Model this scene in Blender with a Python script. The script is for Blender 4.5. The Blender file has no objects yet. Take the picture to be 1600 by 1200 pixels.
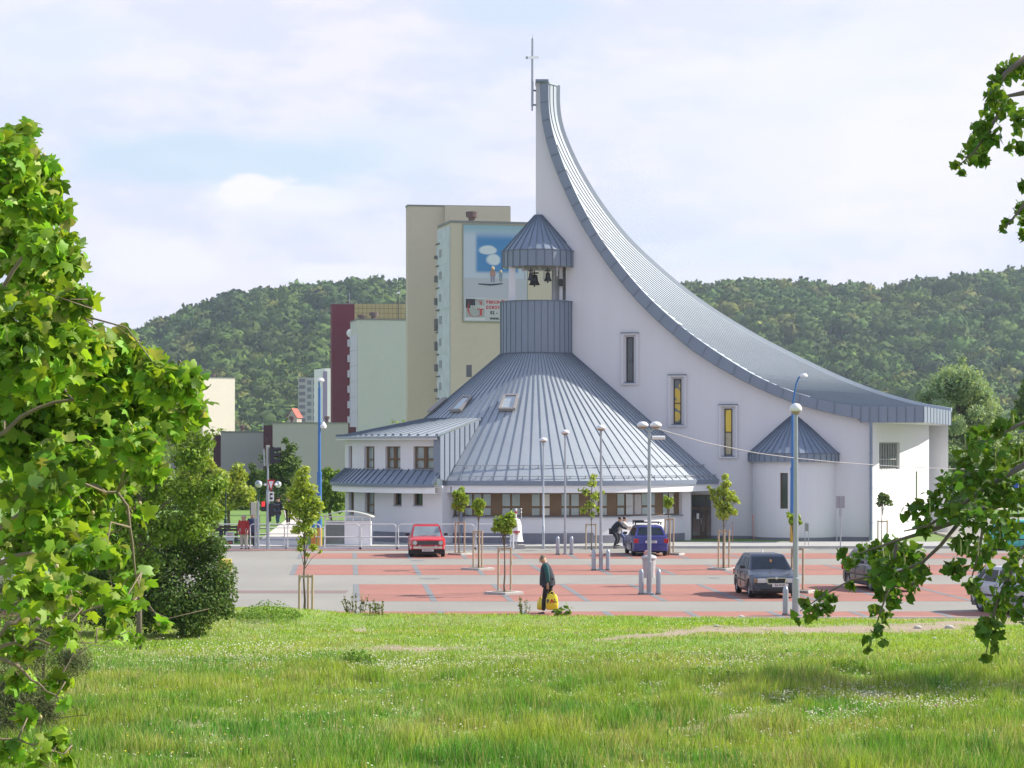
import bpy, math, random
import numpy as np
from mathutils import Vector, Matrix
R_ = math.radians
SC = bpy.context.scene
COL = SC.collection

# ------------------------------------------------------------------ camera, sky, sun, exposure
F_PX, CX, HY, EYE = 3700.0, 800.0, 700.0, 4.9       # focal length, centre, horizon in photo pixels; eye height
cam = bpy.data.cameras.new('camera'); camo = bpy.data.objects.new('camera', cam); COL.objects.link(camo)
camo.location = (0, 0, EYE); camo.rotation_euler = (R_(90), 0, 0)
cam.sensor_width = 36.0; cam.lens = 36.0*F_PX/1600.0
cam.shift_y = 100.0/1600.0
cam.clip_start = 0.5; cam.clip_end = 9000
SC.camera = camo
SUN_EL, SUN_AZ = R_(37), R_(14)                       # sun to the right, 14 degrees behind the picture plane
sdir = Vector((math.cos(SUN_EL)*math.cos(SUN_AZ), math.cos(SUN_EL)*math.sin(SUN_AZ), math.sin(SUN_EL)))
sl = bpy.data.lights.new('sun', 'SUN'); sl.energy = 5.0; sl.angle = R_(0.53); sl.color = (1.0, 0.93, 0.80)
so = bpy.data.objects.new('sun', sl); COL.objects.link(so); so.rotation_euler = sdir.to_track_quat('Z', 'Y').to_euler()
so.location = (60, 20, 60)
SC.view_settings.view_transform = 'Standard'; SC.view_settings.look = 'None'
SC.view_settings.exposure = 0.7; SC.view_settings.gamma = 1; SC.view_settings.use_curve_mapping = False
SC.cycles.max_bounces = 6; SC.cycles.diffuse_bounces = 3; SC.cycles.glossy_bounces = 3
SC.cycles.transmission_bounces = 3; SC.cycles.transparent_max_bounces = 6; SC.cycles.volume_bounces = 0
SC.cycles.use_denoising = True
try: SC.cycles.use_light_tree = True
except Exception: pass

W = bpy.data.worlds.new('World'); SC.world = W; W.use_nodes = True
nt = W.node_tree; nt.nodes.clear()
def N(t, ty, **kw):
    n = t.nodes.new(ty)
    for k, v in kw.items(): setattr(n, k, v)
    return n
def mth(t, op, a, b=None, clamp=False):
    n = N(t, 'ShaderNodeMath', operation=op); n.use_clamp = clamp
    for i, v in enumerate((a, b)):
        if v is None: continue
        if isinstance(v, (int, float)): n.inputs[i].default_value = v
        else: t.links.new(v, n.inputs[i])
    return n.outputs[0]
def mixc(t, fac, a, b, mode='MIX'):
    n = N(t, 'ShaderNodeMix', data_type='RGBA', blend_type=mode)
    for s, v in ((0, fac), (6, a), (7, b)):
        if isinstance(v, (int, float)): n.inputs[s].default_value = v
        elif isinstance(v, tuple): n.inputs[s].default_value = (*v[:3], 1)
        else: t.links.new(v, n.inputs[s])
    return n.outputs[2]
def ramp(t, v, a, b, inv=False):
    n = N(t, 'ShaderNodeMapRange', interpolation_type='SMOOTHSTEP')
    t.links.new(v, n.inputs[0]); n.inputs[1].default_value = a; n.inputs[2].default_value = b
    n.inputs[3].default_value = 1 if inv else 0; n.inputs[4].default_value = 0 if inv else 1
    return n.outputs[0]
sky = N(nt, 'ShaderNodeTexSky', sky_type='NISHITA', sun_disc=False)
sky.sun_elevation = SUN_EL; sky.sun_rotation = R_(90)-SUN_AZ; sky.air_density = 1.0; sky.dust_density = 1.2; sky.ozone_density = 1.5
tc = N(nt, 'ShaderNodeTexCoord'); sep = N(nt, 'ShaderNodeSeparateXYZ'); nt.links.new(tc.outputs['Generated'], sep.inputs[0])
az = mth(nt, 'ARCTAN2', sep.outputs[0], sep.outputs[1]); el = mth(nt, 'ARCSINE', sep.outputs[2])
cmb = N(nt, 'ShaderNodeCombineXYZ'); nt.links.new(az, cmb.inputs[0]); nt.links.new(mth(nt, 'MULTIPLY', el, 2.6), cmb.inputs[1])
def wnoise(scale, det, off=0.0, rough=.55, src=cmb.outputs[0]):
    mp = N(nt, 'ShaderNodeMapping'); mp.inputs[1].default_value = (off, off*.7, off*.3); nt.links.new(src, mp.inputs[0])
    n = N(nt, 'ShaderNodeTexNoise'); n.inputs['Scale'].default_value = scale; n.inputs['Detail'].default_value = det
    n.inputs['Roughness'].default_value = rough; nt.links.new(mp.outputs[0], n.inputs[0]); return n.outputs[0]
n1 = wnoise(7, 6, 3.1); n2 = wnoise(22, 5, 9.7); n3 = wnoise(13, 7, 5.2, .6)
def blob(px, py, rx, ry, soft=.9, wob=.55):
    a0 = math.atan2(px-CX, F_PX); e0 = math.atan2(HY-py, F_PX)
    dx = mth(nt, 'DIVIDE', mth(nt, 'SUBTRACT', az, a0), rx/F_PX); dy = mth(nt, 'DIVIDE', mth(nt, 'SUBTRACT', el, e0), ry/F_PX)
    d = mth(nt, 'SQRT', mth(nt, 'ADD', mth(nt, 'MULTIPLY', dx, dx), mth(nt, 'MULTIPLY', dy, dy)))
    d = mth(nt, 'ADD', d, mth(nt, 'MULTIPLY', mth(nt, 'SUBTRACT', n2, .5), wob*3))
    return ramp(nt, d, 1-soft*.5, 1+soft*.5, True)
veil = mth(nt, 'ADD', .80, mth(nt, 'MULTIPLY', ramp(nt, n1, .38, .66), .20))
def less(v, b, k): return mth(nt, 'MULTIPLY', v, mth(nt, 'SUBTRACT', 1, mth(nt, 'MULTIPLY', b, k)))
veil = less(veil, blob(330, 255, 270, 38, .9), .62)
veil = less(veil, blob(620, 230, 160, 60, 1.3), .22)
veil = less(veil, blob(790, 10, 120, 25, 1.2), .38)
veil = less(veil, blob(1180, 390, 200, 25, 1.3), .22)
veil = less(veil, blob(100, 60, 120, 40, 1.2), .15)
white = mth(nt, 'MAXIMUM', blob(385, 300, 60, 26, .9, 1.0), mth(nt, 'MULTIPLY', blob(455, 312, 85, 17, .9, 1.1), .8))
white = mth(nt, 'MAXIMUM', white, mth(nt, 'MULTIPLY', blob(245, 405, 95, 40, .7, .5), .7))
white = mth(nt, 'MAXIMUM', white, mth(nt, 'MULTIPLY', blob(540, 430, 90, 18, .6, .5), .8))
white = mth(nt, 'MAXIMUM', white, mth(nt, 'MULTIPLY', blob(80, 90, 200, 60, 1.4, .5), .5))
white = mth(nt, 'MAXIMUM', white, mth(nt, 'MULTIPLY', blob(1350, 200, 330, 180, 1.4, .5), .7))
warm = mixc(nt, ramp(nt, n3, .42, .58), (8.3, 8.6, 10.5), (9.7, 9.5, 10.8))
cl = mixc(nt, white, warm, (10.5, 10.3, 10.9))
base = mixc(nt, 0.8, sky.outputs[0], (6.6, 9.0, 10.9))
skyc = mixc(nt, mth(nt, 'MAXIMUM', veil, white), base, cl)
dim = mixc(nt, ramp(nt, el, .25, .8), (1, 1, 1), (.62, .74, .92))   # the veil thins out towards the zenith
skyc = mixc(nt, 1.0, skyc, dim, 'MULTIPLY')
bg = N(nt, 'ShaderNodeBackground'); bg.inputs[1].default_value = 0.060
wo = N(nt, 'ShaderNodeOutputWorld'); nt.links.new(skyc, bg.inputs[0]); nt.links.new(bg.outputs[0], wo.inputs[0])

# ------------------------------------------------------------------ helpers
def P(px, py, d): return Vector(((px-CX)/F_PX*d, d, EYE-(py-HY)/F_PX*d))
def G(px, py, z=0.0):
    d = F_PX*(EYE-z)/(py-HY); return Vector(((px-CX)/F_PX*d, d, z))
def gd(py): return F_PX*EYE/(py-HY)
def proj(v): return CX+F_PX*v[0]/v[1], HY-F_PX*(v[2]-EYE)/v[1]

MATS = {}
def mat(name, col, rough=.6, metal=0.0, var=.12, scale=2.0, bump=0.0, bscale=20.0, attr=False, trans=0.0, emit=0.0, spec=.5, stretch=None, var2=0.0, scale2=.3):
    if name in MATS: return MATS[name]
    m = bpy.data.materials.new(name); m.use_nodes = True; t = m.node_tree
    b = t.nodes['Principled BSDF']; out = t.nodes['Material Output']
    c = (*col, 1); src = None
    tcn = N(t, 'ShaderNodeTexCoord'); crd = tcn.outputs['Object']
    if stretch:
        mp = N(t, 'ShaderNodeMapping'); mp.inputs[3].default_value = stretch; t.links.new(crd, mp.inputs[0]); crd = mp.outputs[0]
    src = tuple(col)
    def var_(src, sc, am, det):
        n = N(t, 'ShaderNodeTexNoise'); n.inputs['Scale'].default_value = sc; n.inputs['Detail'].default_value = det
        t.links.new(crd, n.inputs[0])
        v = mth(t, 'ADD', 1-am, mth(t, 'MULTIPLY', n.outputs[0], 2*am))
        cc = N(t, 'ShaderNodeCombineColor'); [t.links.new(v, cc.inputs[i]) for i in range(3)]
        return mixc(t, 1.0, src, cc.outputs[0], 'MULTIPLY')
    if var: src = var_(src, scale, var, 5)
    if var2: src = var_(src, scale2, var2, 3)
    if attr:
        a = N(t, 'ShaderNodeAttribute', attribute_name='tint'); src = mixc(t, 1.0, src, a.outputs['Color'], 'MULTIPLY')
    if isinstance(src, tuple): b.inputs['Base Color'].default_value = (*src, 1)
    else: t.links.new(src, b.inputs['Base Color'])
    b.inputs['Roughness'].default_value = rough; b.inputs['Metallic'].default_value = metal
    b.inputs['Specular IOR Level'].default_value = spec
    if emit:
        b.inputs['Emission Color'].default_value = c; b.inputs['Emission Strength'].default_value = emit
    if bump:
        n = N(t, 'ShaderNodeTexNoise'); n.inputs['Scale'].default_value = bscale; n.inputs['Detail'].default_value = 6; t.links.new(tcn.outputs['Object'], n.inputs[0])
        bp = N(t, 'ShaderNodeBump'); bp.inputs['Strength'].default_value = min(1, bump); bp.inputs['Distance'].default_value = .03
        t.links.new(n.outputs[0], bp.inputs['Height']); t.links.new(bp.outputs[0], b.inputs['Normal'])
    if trans:
        tr = N(t, 'ShaderNodeBsdfTranslucent')
        tsrc = mixc(t, 1.0, src, (1.25, 1.15, .5), 'MULTIPLY')
        t.links.new(tsrc, tr.inputs[0]); mx = N(t, 'ShaderNodeMixShader'); mx.inputs[0].default_value = trans
        t.links.new(b.outputs[0], mx.inputs[1]); t.links.new(tr.outputs[0], mx.inputs[2]); t.links.new(mx.outputs[0], out.inputs[0])
    MATS[name] = m; return m

def tag(o, label=None, cat=None, group=None, kind=None):
    if label: o['label'] = label
    if cat: o['category'] = cat
    if group: o['group'] = group
    if kind: o['kind'] = kind
    return o
def thing(name, label, cat, loc=(0, 0, 0), rz=0.0, group=None):
    o = bpy.data.objects.new(name, None); COL.objects.link(o); o.location = loc; o.rotation_euler = (0, 0, rz)
    o.empty_display_size = .3
    return tag(o, label, cat, group)
def link(name, me, m, parent=None, label=None):
    o = bpy.data.objects.new(name, me); COL.objects.link(o)
    for x in (m if isinstance(m, (list, tuple)) else [m]): me.materials.append(x)
    if parent: o.parent = parent
    if label: o['label'] = label
    return o
class MB:
    def __init__(s): s.v = []; s.f = []; s.mi = []
    def add(s, vs, fs, mi=0):
        b = len(s.v); s.v += [tuple(x) for x in vs]; s.f += [tuple(b+i for i in f) for f in fs]; s.mi += [mi]*len(fs); return s
    def box(s, x0, x1, y0, y1, z0, z1, mi=0):
        v = [(x, y, z) for z in (z0, z1) for y in (y0, y1) for x in (x0, x1)]
        return s.add(v, [(0, 2, 3, 1), (4, 5, 7, 6), (0, 1, 5, 4), (2, 6, 7, 3), (0, 4, 6, 2), (1, 3, 7, 5)], mi)
    def bar(s, p, q, w, h, up=(0, 0, 1), mi=0):
        p = Vector(p); q = Vector(q); d = (q-p).normalized(); up = Vector(up)
        sd = d.cross(up)
        if sd.length < 1e-5: sd = d.cross(Vector((0, 1, 0)))
        sd.normalize(); u = sd.cross(d).normalized()
        vs = [e+sd*a*w/2+u*b*h/2 for e in (p, q) for a, b in ((-1, -1), (1, -1), (1, 1), (-1, 1))]
        return s.add(vs, [(3, 2, 1, 0), (4, 5, 6, 7), (0, 1, 5, 4), (1, 2, 6, 5), (2, 3, 7, 6), (3, 0, 4, 7)], mi)
    def tube(s, pts, r, n=8, mi=0, cap=True):
        pts = [Vector(p) for p in pts]; rs = r if isinstance(r, (list, tuple)) else [r]*len(pts)
        rings = []; prev = None
        for i, p in enumerate(pts):
            d = (pts[min(i+1, len(pts)-1)]-pts[max(i-1, 0)]).normalized()
            ref = Vector((1, 0, 0)) if abs(d.x) < .9 else Vector((0, 1, 0))
            a = d.cross(ref).normalized() if prev is None else (prev-d*prev.dot(d)).normalized()
            prev = a; b = d.cross(a)
            rings.append([p+(a*math.cos(2*math.pi*k/n)+b*math.sin(2*math.pi*k/n))*rs[i] for k in range(n)])
        vs = [v for rg in rings for v in rg]; fs = []
        for i in range(len(pts)-1):
            for k in range(n): fs.append((i*n+k, i*n+(k+1) % n, (i+1)*n+(k+1) % n, (i+1)*n+k))
        if cap: fs += [tuple(reversed(range(n))), tuple(range((len(pts)-1)*n, len(pts)*n))]
        return s.add(vs, fs, mi)
    def lathe(s, prof, c=(0, 0, 0), n=20, mi=0, axis='z', a0=0, a1=2*math.pi):
        full = abs(a1-a0-2*math.pi) < 1e-6; m = n if full else n+1; vs = []
        for r, z in prof:
            for k in range(m):
                a = a0+(a1-a0)*k/n
                if axis == 'z': vs.append((c[0]+r*math.cos(a), c[1]+r*math.sin(a), c[2]+z))
                elif axis == 'x': vs.append((c[0]+z, c[1]+r*math.cos(a), c[2]+r*math.sin(a)))
                else: vs.append((c[0]+r*math.cos(a), c[1]+z, c[2]+r*math.sin(a)))
        fs = []
        for i in range(len(prof)-1):
            for k in range(n): fs.append((i*m+k, i*m+(k+1) % m, (i+1)*m+(k+1) % m, (i+1)*m+k))
        return s.add(vs, fs, mi)
    def prism(s, poly, y0, y1, mi=0):      # poly in x,z ; extruded along y
        n = len(poly); vs = [(x, y0, z) for x, z in poly]+[(x, y1, z) for x, z in poly]
        return s.add(vs, [tuple(range(n)), tuple(reversed(range(n, 2*n)))]+[(k, n+k, n+(k+1) % n, (k+1) % n) for k in range(n)], mi)
    def slab(s, poly, z0, z1, mi=0):       # poly in x,y
        n = len(poly); vs = [(x, y, z0) for x, y in poly]+[(x, y, z1) for x, y in poly]
        return s.add(vs, [tuple(reversed(range(n))), tuple(range(n, 2*n))]+[(k, (k+1) % n, n+(k+1) % n, n+k) for k in range(n)], mi)
    def build(s, name, m, parent=None, smooth=False, bevel=0, label=None, fix=True):
        me = bpy.data.meshes.new(name); me.from_pydata(s.v, [], s.f)
        if fix:
            import bmesh
            b = bmesh.new(); b.from_mesh(me)
            for i, f in enumerate(b.faces): f.material_index = s.mi[i]
            bmesh.ops.recalc_face_normals(b, faces=b.faces); b.to_mesh(me); b.free()
        else: me.polygons.foreach_set('material_index', s.mi)
        o = link(name, me, m, parent, label)
        if smooth:
            me.polygons.foreach_set('use_smooth', [True]*len(me.polygons))
            if smooth != True: 
                md = o.modifiers.new('split', 'EDGE_SPLIT'); md.split_angle = R_(smooth)
        if bevel:
            md = o.modifiers.new('bevel', 'BEVEL'); md.width = bevel; md.segments = 2; md.limit_method = 'ANGLE'; md.angle_limit = R_(35)
        return o
def struct(o): o['kind'] = 'structure'; return o
def stuff(o): o['kind'] = 'stuff'; return o

def tri_mesh(name, V, F, m, parent=None, tint=None, smooth=False):
    me = bpy.data.meshes.new(name); V = np.asarray(V, np.float32); F = np.asarray(F, np.int32); k = F.shape[1]
    me.vertices.add(len(V)); me.vertices.foreach_set('co', V.ravel())
    me.loops.add(F.size); me.loops.foreach_set('vertex_index', F.ravel())
    me.polygons.add(len(F)); me.polygons.foreach_set('loop_start', np.arange(0, F.size, k, dtype=np.int32))
    if smooth: me.polygons.foreach_set('use_smooth', np.ones(len(F), bool))
    me.update(calc_edges=True)
    if tint is not None:
        at = me.attributes.new('tint', 'FLOAT_COLOR', 'POINT')
        t = np.asarray(tint, np.float32)
        if t.ndim == 1: t = np.stack([t, t, t], 1)
        t = np.concatenate([t, np.ones((len(t), 1), np.float32)], 1); at.data.foreach_set('color', t.ravel())
    return link(name, me, m, parent)

rng = np.random.default_rng(7)
_ng = rng.random((64, 64))
def vnoise(x, y):
    x = np.asarray(x, float); y = np.asarray(y, float)
    xi = np.floor(x).astype(int); yi = np.floor(y).astype(int); fx = x-xi; fy = y-yi
    fx = fx*fx*(3-2*fx); fy = fy*fy*(3-2*fy)
    g = lambda a, b: _ng[a % 64, b % 64]
    return (g(xi, yi)*(1-fx)+g(xi+1, yi)*fx)*(1-fy)+(g(xi, yi+1)*(1-fx)+g(xi+1, yi+1)*fx)*fy
def fbm(x, y, o=4):
    r = 0; a = .5
    for i in range(o): r = r+a*vnoise(x*2**i+i*17.3, y*2**i+i*9.1); a *= .5
    return r/(1-.5**o)

# leaf templates: vertices (x,y,z) with a fan of triangles
def fan(pts, c=(0, 0, 0)):
    V = np.array([c]+pts, float); n = len(pts)
    return V, np.array([(0, 1+i, 1+(i+1) % n) for i in range(n)])
LOBED = fan([(0, -.30, .02), (.26, -.36, -.04), (.46, -.26, -.12), (.36, -.04, -.02), (.60, .20, -.14), (.26, .24, 0), (.20, .44, -.04), (0, .64, -.14), (-.20, .44, -.04), (-.26, .24, 0), (-.60, .20, -.14), (-.36, -.04, -.02), (-.46, -.26, -.12), (-.26, -.36, -.04)], (0, 0, .08))
DELTA = fan([(0, -.36, 0), (.36, -.24, .04), (.32, .02, .05), (0, .6, -.05), (-.32, .02, .05), (-.36, -.24, .04)], (0, 0, -.03))
OVAL = (np.array([(0, -.5, 0), (.28, 0, .07), (0, .5, 0), (-.28, 0, .07)], float), np.array([(0, 1, 2), (0, 2, 3)]))
def leaves(name, C, size, tmpl, m, parent, rg, up=.5, tintv=.25, out=None, hue=None):
    C = np.asarray(C, float); n = len(C); TV, TF = tmpl
    nrm = rg.normal(size=(n, 3)); nrm /= np.linalg.norm(nrm, axis=1)[:, None]
    nrm[:, 2] += up
    if out is not None: nrm += out
    nrm /= np.linalg.norm(nrm, axis=1)[:, None]+1e-9
    r = rg.normal(size=(n, 3)); r[:, 2] -= .5
    v = r-nrm*(r*nrm).sum(1)[:, None]; v /= np.linalg.norm(v, axis=1)[:, None]; u = np.cross(v, nrm)
    sz = np.asarray(size)*(.55+.85*rg.random(n))
    V = C[:, None, :]+sz[:, None, None]*(TV[None, :, 0, None]*u[:, None, :]+TV[None, :, 1, None]*v[:, None, :]+TV[None, :, 2, None]*nrm[:, None, :])
    F = (TF[None]+(np.arange(n)*len(TV))[:, None, None]).reshape(-1, 3)
    b = 1-tintv+2*tintv*rg.random(n)
    if hue is None: h = rg.random(n)
    else: h = hue
    T = np.stack([b*(.8+.5*h), b, b*(.9-.2*h)], 1)
    return tri_mesh(name, V.reshape(-1, 3), F, m, parent, np.repeat(T, len(TV), 0))
def in_clusters(cl, n, rg, shell=.5):
    cl = np.array(cl, float); w = cl[:, 3]**2.2; k = rg.choice(len(cl), n, p=w/w.sum())
    d = rg.normal(size=(n, 3)); d /= np.linalg.norm(d, axis=1)[:, None]
    r = rg.random(n)**(1-shell*.75)
    sc = cl[k, 3:4]*np.array([1, 1, .85])
    return cl[k, :3]+d*r[:, None]*sc, d, k
def limbs(mb, base, top, r0, cl, rg, r1=.3, wig=.12, n=7):
    base = Vector(base); top = Vector(top); pts = []; rs = []
    for i in range(n+1):
        t = i/n; p = base.lerp(top, t)
        p += Vector((rg.normal()*wig, rg.normal()*wig, 0))*(0.25 if i in (0, n) else 1)*r0*2
        pts.append(p); rs.append(r0*(1-t)+r0*r1*t)
    rs[0] *= 1.25
    mb.tube(pts, rs, 8)
    for c in cl:
        c = Vector(c[:3]); t = max(.35, min(.97, ((c-base).length/(top-base).length)*.72)); p = base.lerp(top, t)
        mid = p.lerp(c, .5)+Vector((0, 0, (c-p).length*.12))
        mb.tube([p, mid, c], [r0*.32*(1.2-t*.6), r0*.2, r0*.06], 5)
# ------------------------------------------------------------------ materials
NAVER = mat('zinc nave roof', (.35, .395, .45), .6, metal=0.0, var=.08, scale=.8, var2=.07, scale2=5)
STUCCO = mat('white stucco', (.66, .655, .685), .85, var=.05, scale=1.1, bump=.15, bscale=25, stretch=(1.6, 1.6, .10), var2=.025, scale2=.4)
ZINC = mat('zinc sheet', (.205, .245, .315), .5, metal=.2, var=.10, scale=1.1, stretch=(1, 1, .6), var2=.06, scale2=7)
ZINCR = mat('zinc roof', (.31, .345, .385), .6, metal=0.0, var=.08, scale=.8, var2=.07, scale2=5)
SEAM = mat('zinc seam', (.12, .15, .19), .6, metal=.0, var=.1)
WHITEM = mat('white painted metal', (.78, .78, .8), .45, var=.05)
GALV = mat('galvanised steel', (.36, .39, .44), .38, metal=.55, var=.08, scale=6)
WOODF = mat('brown window frame', (.14, .085, .042), .5, var=.15, scale=6)
PLINTH = mat('grey plinth', (.20, .20, .24), .85, var=.12, scale=3)
DARK = mat('dark gap', (.02, .02, .022), .7, var=0)
BLACKP = mat('black plastic', (.022, .022, .026), .45, var=.1)
RUB = mat('rubber', (.018, .018, .02), .8, var=.15)
GLASSW = mat('curtained pane', (.30, .35, .36), .12, var=.35, scale=1.8, spec=.8)
GLASSD = mat('dark pane', (.03, .04, .05), .06, var=.3, scale=2, spec=.9)
CONC = mat('concrete', (.42, .41, .39), .85, var=.15, scale=3, bump=.2)
BARK = mat('bark', (.16, .13, .10), .9, var=.35, scale=14, bump=.5, bscale=40)
STAKE = mat('bare wood stake', (.42, .33, .23), .8, var=.2, scale=8)
GALVM = GALV

# ------------------------------------------------------------------ ground, hills
GRASSG = mat('far grass ground', (.12, .19, .04), .95, var=.3, scale=.6, var2=.3, scale2=.07)
mb = MB(); mb.add([(-2500, -60, -.06), (2500, -60, -.06), (2500, 4200, -.06), (-2500, 4200, -.06)], [(0, 1, 2, 3)])
tag(struct(mb.build('ground', GRASSG)), 'wide flat ground reaching to the foot of the wooded hills')
# asphalt lot
ASPH = mat('grey asphalt', (.25, .24, .215), .9, var=.10, scale=6, var2=.22, scale2=.22, bump=.2, bscale=60, stretch=(1, .5, 1))
k0, k1 = gd(966.5), gd(857.0)
mb = MB(); mb.add([(-40, k0, 0), (60, k0, 0), (60, k1, 0), (-40, k1, 0)], [(0, 1, 2, 3)])
struct(mb.build('car_park', ASPH))
# red paving bands
def paver(name, col, col2, mort):
    m = mat(name, col, .88, var=.12, scale=3, var2=.22, scale2=.28, bump=.1, bscale=30); t = m.node_tree; b = t.nodes['Principled BSDF']
    src = b.inputs['Base Color'].links[0].from_socket
    br = N(t, 'ShaderNodeTexBrick'); br.inputs['Scale'].default_value = 2.2
    br.inputs['Color1'].default_value = (1, 1, 1, 1); br.inputs['Color2'].default_value = (*col2, 1); br.inputs['Mortar'].default_value = (*mort, 1)
    br.inputs['Mortar Size'].default_value = .02; tc_ = N(t, 'ShaderNodeTexCoord'); t.links.new(tc_.outputs['Object'], br.inputs[0])
    t.links.new(mixc(t, 1.0, src, br.outputs[0], 'MULTIPLY'), b.inputs['Base Color']); return m
REDP = paver('red pavers', (.35, .145, .11), (.80, .90, .92), (.75, .75, .75))
DGREY = mat('dark grey pavers', (.17, .18, .19), .9, var=.15, scale=8)
def divx(Y, k): return -3.11-.0689*(Y-84.7)+2.46*k
bands = [(966, 955.5, -5, 40), (939.5, 913, -1, 40), (898.5, 882.5, -2, 40), (873, 864.5, -2, 40)]
rb = MB(); dv = MB(); ln = MB()
for y0, y1, kk, k9 in bands:
    Y0, Y1 = gd(y0), gd(y1)
    lx = divx(Y0, kk), divx(Y1, kk)
    if kk == -5: lx = (-40, -40)
    rb.add([(lx[0], Y0, .004), (46, Y0, .004), (46, Y1, .004), (lx[1], Y1, .004)], [(0, 1, 2, 3)])
    for k in range(kk if kk > -5 else -2, 18):
        a, b = divx(Y0, k), divx(Y1, k)
        dv.add([(a-.1, Y0, .008), (a+.1, Y0, .008), (b+.1, Y1, .008), (b-.1, Y1, .008)], [(0, 1, 2, 3)])
Y0, Y1 = gd(860.3), gd(857.6); rb.add([(-40, Y0, .004), (-4.2, Y0, .004), (-4.2, Y1, .004), (-40, Y1, .004)], [(0, 1, 2, 3)])
tag(struct(rb.build('paving_bands', REDP)), 'red paver parking bays in long bands'); tag(struct(dv.build('bay_dividers', DGREY)), 'dark grey paver strips dividing the red bays')
# thin dark gutter joints along the middle of the double bays
for y_, xa in ((930, divx(gd(930), -1)), (890.5, divx(gd(890), -2))):
    Y = gd(y_); ln.add([(xa, Y, .008), (46, Y, .008), (46, Y+.12, .008), (xa, Y+.12, .008)], [(0, 1, 2, 3)])
Y = gd(924); ln.add([(-40, Y-1.1, .004), (divx(Y, -1)-.3, Y-1.1, .004), (divx(Y, -1)-.3, Y+.5, .004), (-40, Y+.5, .004)], [(0, 1, 2, 3)])
struct(ln.build('paving_joints', mat('worn dark joint', (.19, .14, .125), .9, var=.2, scale=5)))
mb = MB()
for px, py, w in ((652, 876, 23), (671, 904, 33), (1116, 903, 18)):
    c = G(px, py); k = c.y/F_PX; n = 14; mb.add([(c.x+math.cos(6.283*q/n)*w*k/2, c.y+math.sin(6.283*q/n)*.42, .006) for q in range(n)], [tuple(range(n))])
tag(struct(mb.build('drain_covers', DGREY)), 'dark round drain covers in the grey lanes')
# kerbs
mb = MB(); mb.box(-40, 60, k0-.16, k0, -.05, .05); mb.box(-40, 60, k1, k1+.16, -.05, .12)
tag(struct(mb.build('kerb', CONC)), 'pale concrete kerbs along both edges of the car park')
# walkway in front of the church
WALK = mat('worn concrete walkway', (.36, .355, .34), .9, var=.18, scale=1.5, var2=.2, scale2=7, bump=.2)
w1 = gd(849.2)
mb = MB(); mb.box(-8.4, 60, k1+.16, w1, -.05, .1)
struct(mb.build('walkway', WALK))
mb = MB(); mb.box(-60, -8.4, k1+.16, k1+2.2, -.05, .1)
mb.build('park_pavement', WALK)['kind'] = 'structure'
PATHM = mat('pale park path', (.56, .50, .44), .9, var=.08, scale=2)
a = [G(398, 856, .1), G(452, 856, .1), G(506, 815, .1)+Vector((-1.2, 0, 0)), G(470, 793, .1), G(438, 793, .1), G(455, 815, .1)]
b = [(v.x, v.y+2.0) for v in a]
mb = MB(); mb.slab([(a[0].x-.5, k1+2.0), (a[1].x+.3, k1+2.0), (P(478, 0, 165).x, 165), (P(462, 0, 215).x, 215), (P(440, 0, 215).x, 215), (P(447, 0, 160).x, 160)], -.05, .06)
struct(mb.build('park_path', PATHM))
mb = MB()
for yy, hh in ((827, .08), (836.5, .1), (846, .1)):
    Y = gd(yy); mb.box(-15.5, -11.2, Y, Y+1.2, .065, .075)
struct(mb.build('path_band', mat('grey path band', (.30, .29, .31), .9)))
LAWN = mat('park lawn', (.12, .215, .03), .95, var=.25, scale=1.5, var2=.2, scale2=.2)
mb = MB(); mb.box(-70, -8.4, k1+2.2, 215, -.05, .03); struct(mb.build('park_lawn', LAWN))
mb = MB(); mb.slab([(8.4, w1), (14.2, w1), (13.6, 124.6), (9.6, 124.9)], .02, .12); mb.box(-3, 8.4, w1, w1+.7, .02, .09)
struct(mb.build('grass_strip', LAWN))
mb = MB(); mb.slab([(24, 128), (60, 128), (60, 166), (26, 166)], -.05, .05); struct(mb.build('side_road', ASPH))
mb = MB(); mb.box(24, 90, 166, 190, -.05, .3); struct(mb.build('side_lawn', LAWN))
mb = MB(); mb.box(24, 90, 176, 179, .31, .34); struct(mb.build('side_path', PATHM))

# hills ---------------------------------------------------------------
def crest(px):   # photo height of the tree line as seen over each bearing
    xs = [-900, -300, 0, 120, 190, 240, 300, 350, 450, 560, 640, 760, 900, 1050, 1150, 1260, 1310, 1370, 1430, 1500, 1560, 1620, 1900, 2600]
    ys = [640, 600, 575, 555, 533, 512, 487, 470, 453, 441, 448, 452, 445, 434, 429, 428, 430, 437, 429, 416, 409, 404, 385, 400]
    return np.interp(px, xs, ys)
def hz(X, Y):
    px = CX+F_PX*X/np.maximum(Y, 1); dc = 1560.0
    zc = (HY-crest(px))/F_PX*dc+EYE-9
    t = np.clip((Y-(980+60*np.sin(X/170.)))/(dc-980), 0, 1); s = t*t*(3-2*t)*.6+t*.4
    back = np.clip((Y-dc)/900, 0, 1)
    g = 14*(fbm(X/90.+3, Y/90.)-.5)*np.clip(t*3, 0, 1)*np.clip((1.0-t)*6, 0, 1)
    ridge = 22*np.exp(-((px-1420)/190.)**2-((Y-1090)/90.)**2)+12*np.exp(-((px-1650)/150.)**2-((Y-1020)/90.)**2)
    return zc*s*(1-back**2)+g+ridge
nx, ny = 160, 70
xs = np.linspace(-900, 900, nx); ys = np.linspace(900, 2450, ny)
XX, YY = np.meshgrid(xs, ys); ZZ = hz(XX, YY)-.5
Vh = np.stack([XX, YY, ZZ], -1).reshape(-1, 3); idx = np.arange(nx*ny).reshape(ny, nx)
Fh = np.stack([idx[:-1, :-1], idx[:-1, 1:], idx[1:, 1:], idx[1:, :-1]], -1).reshape(-1, 4)
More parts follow.
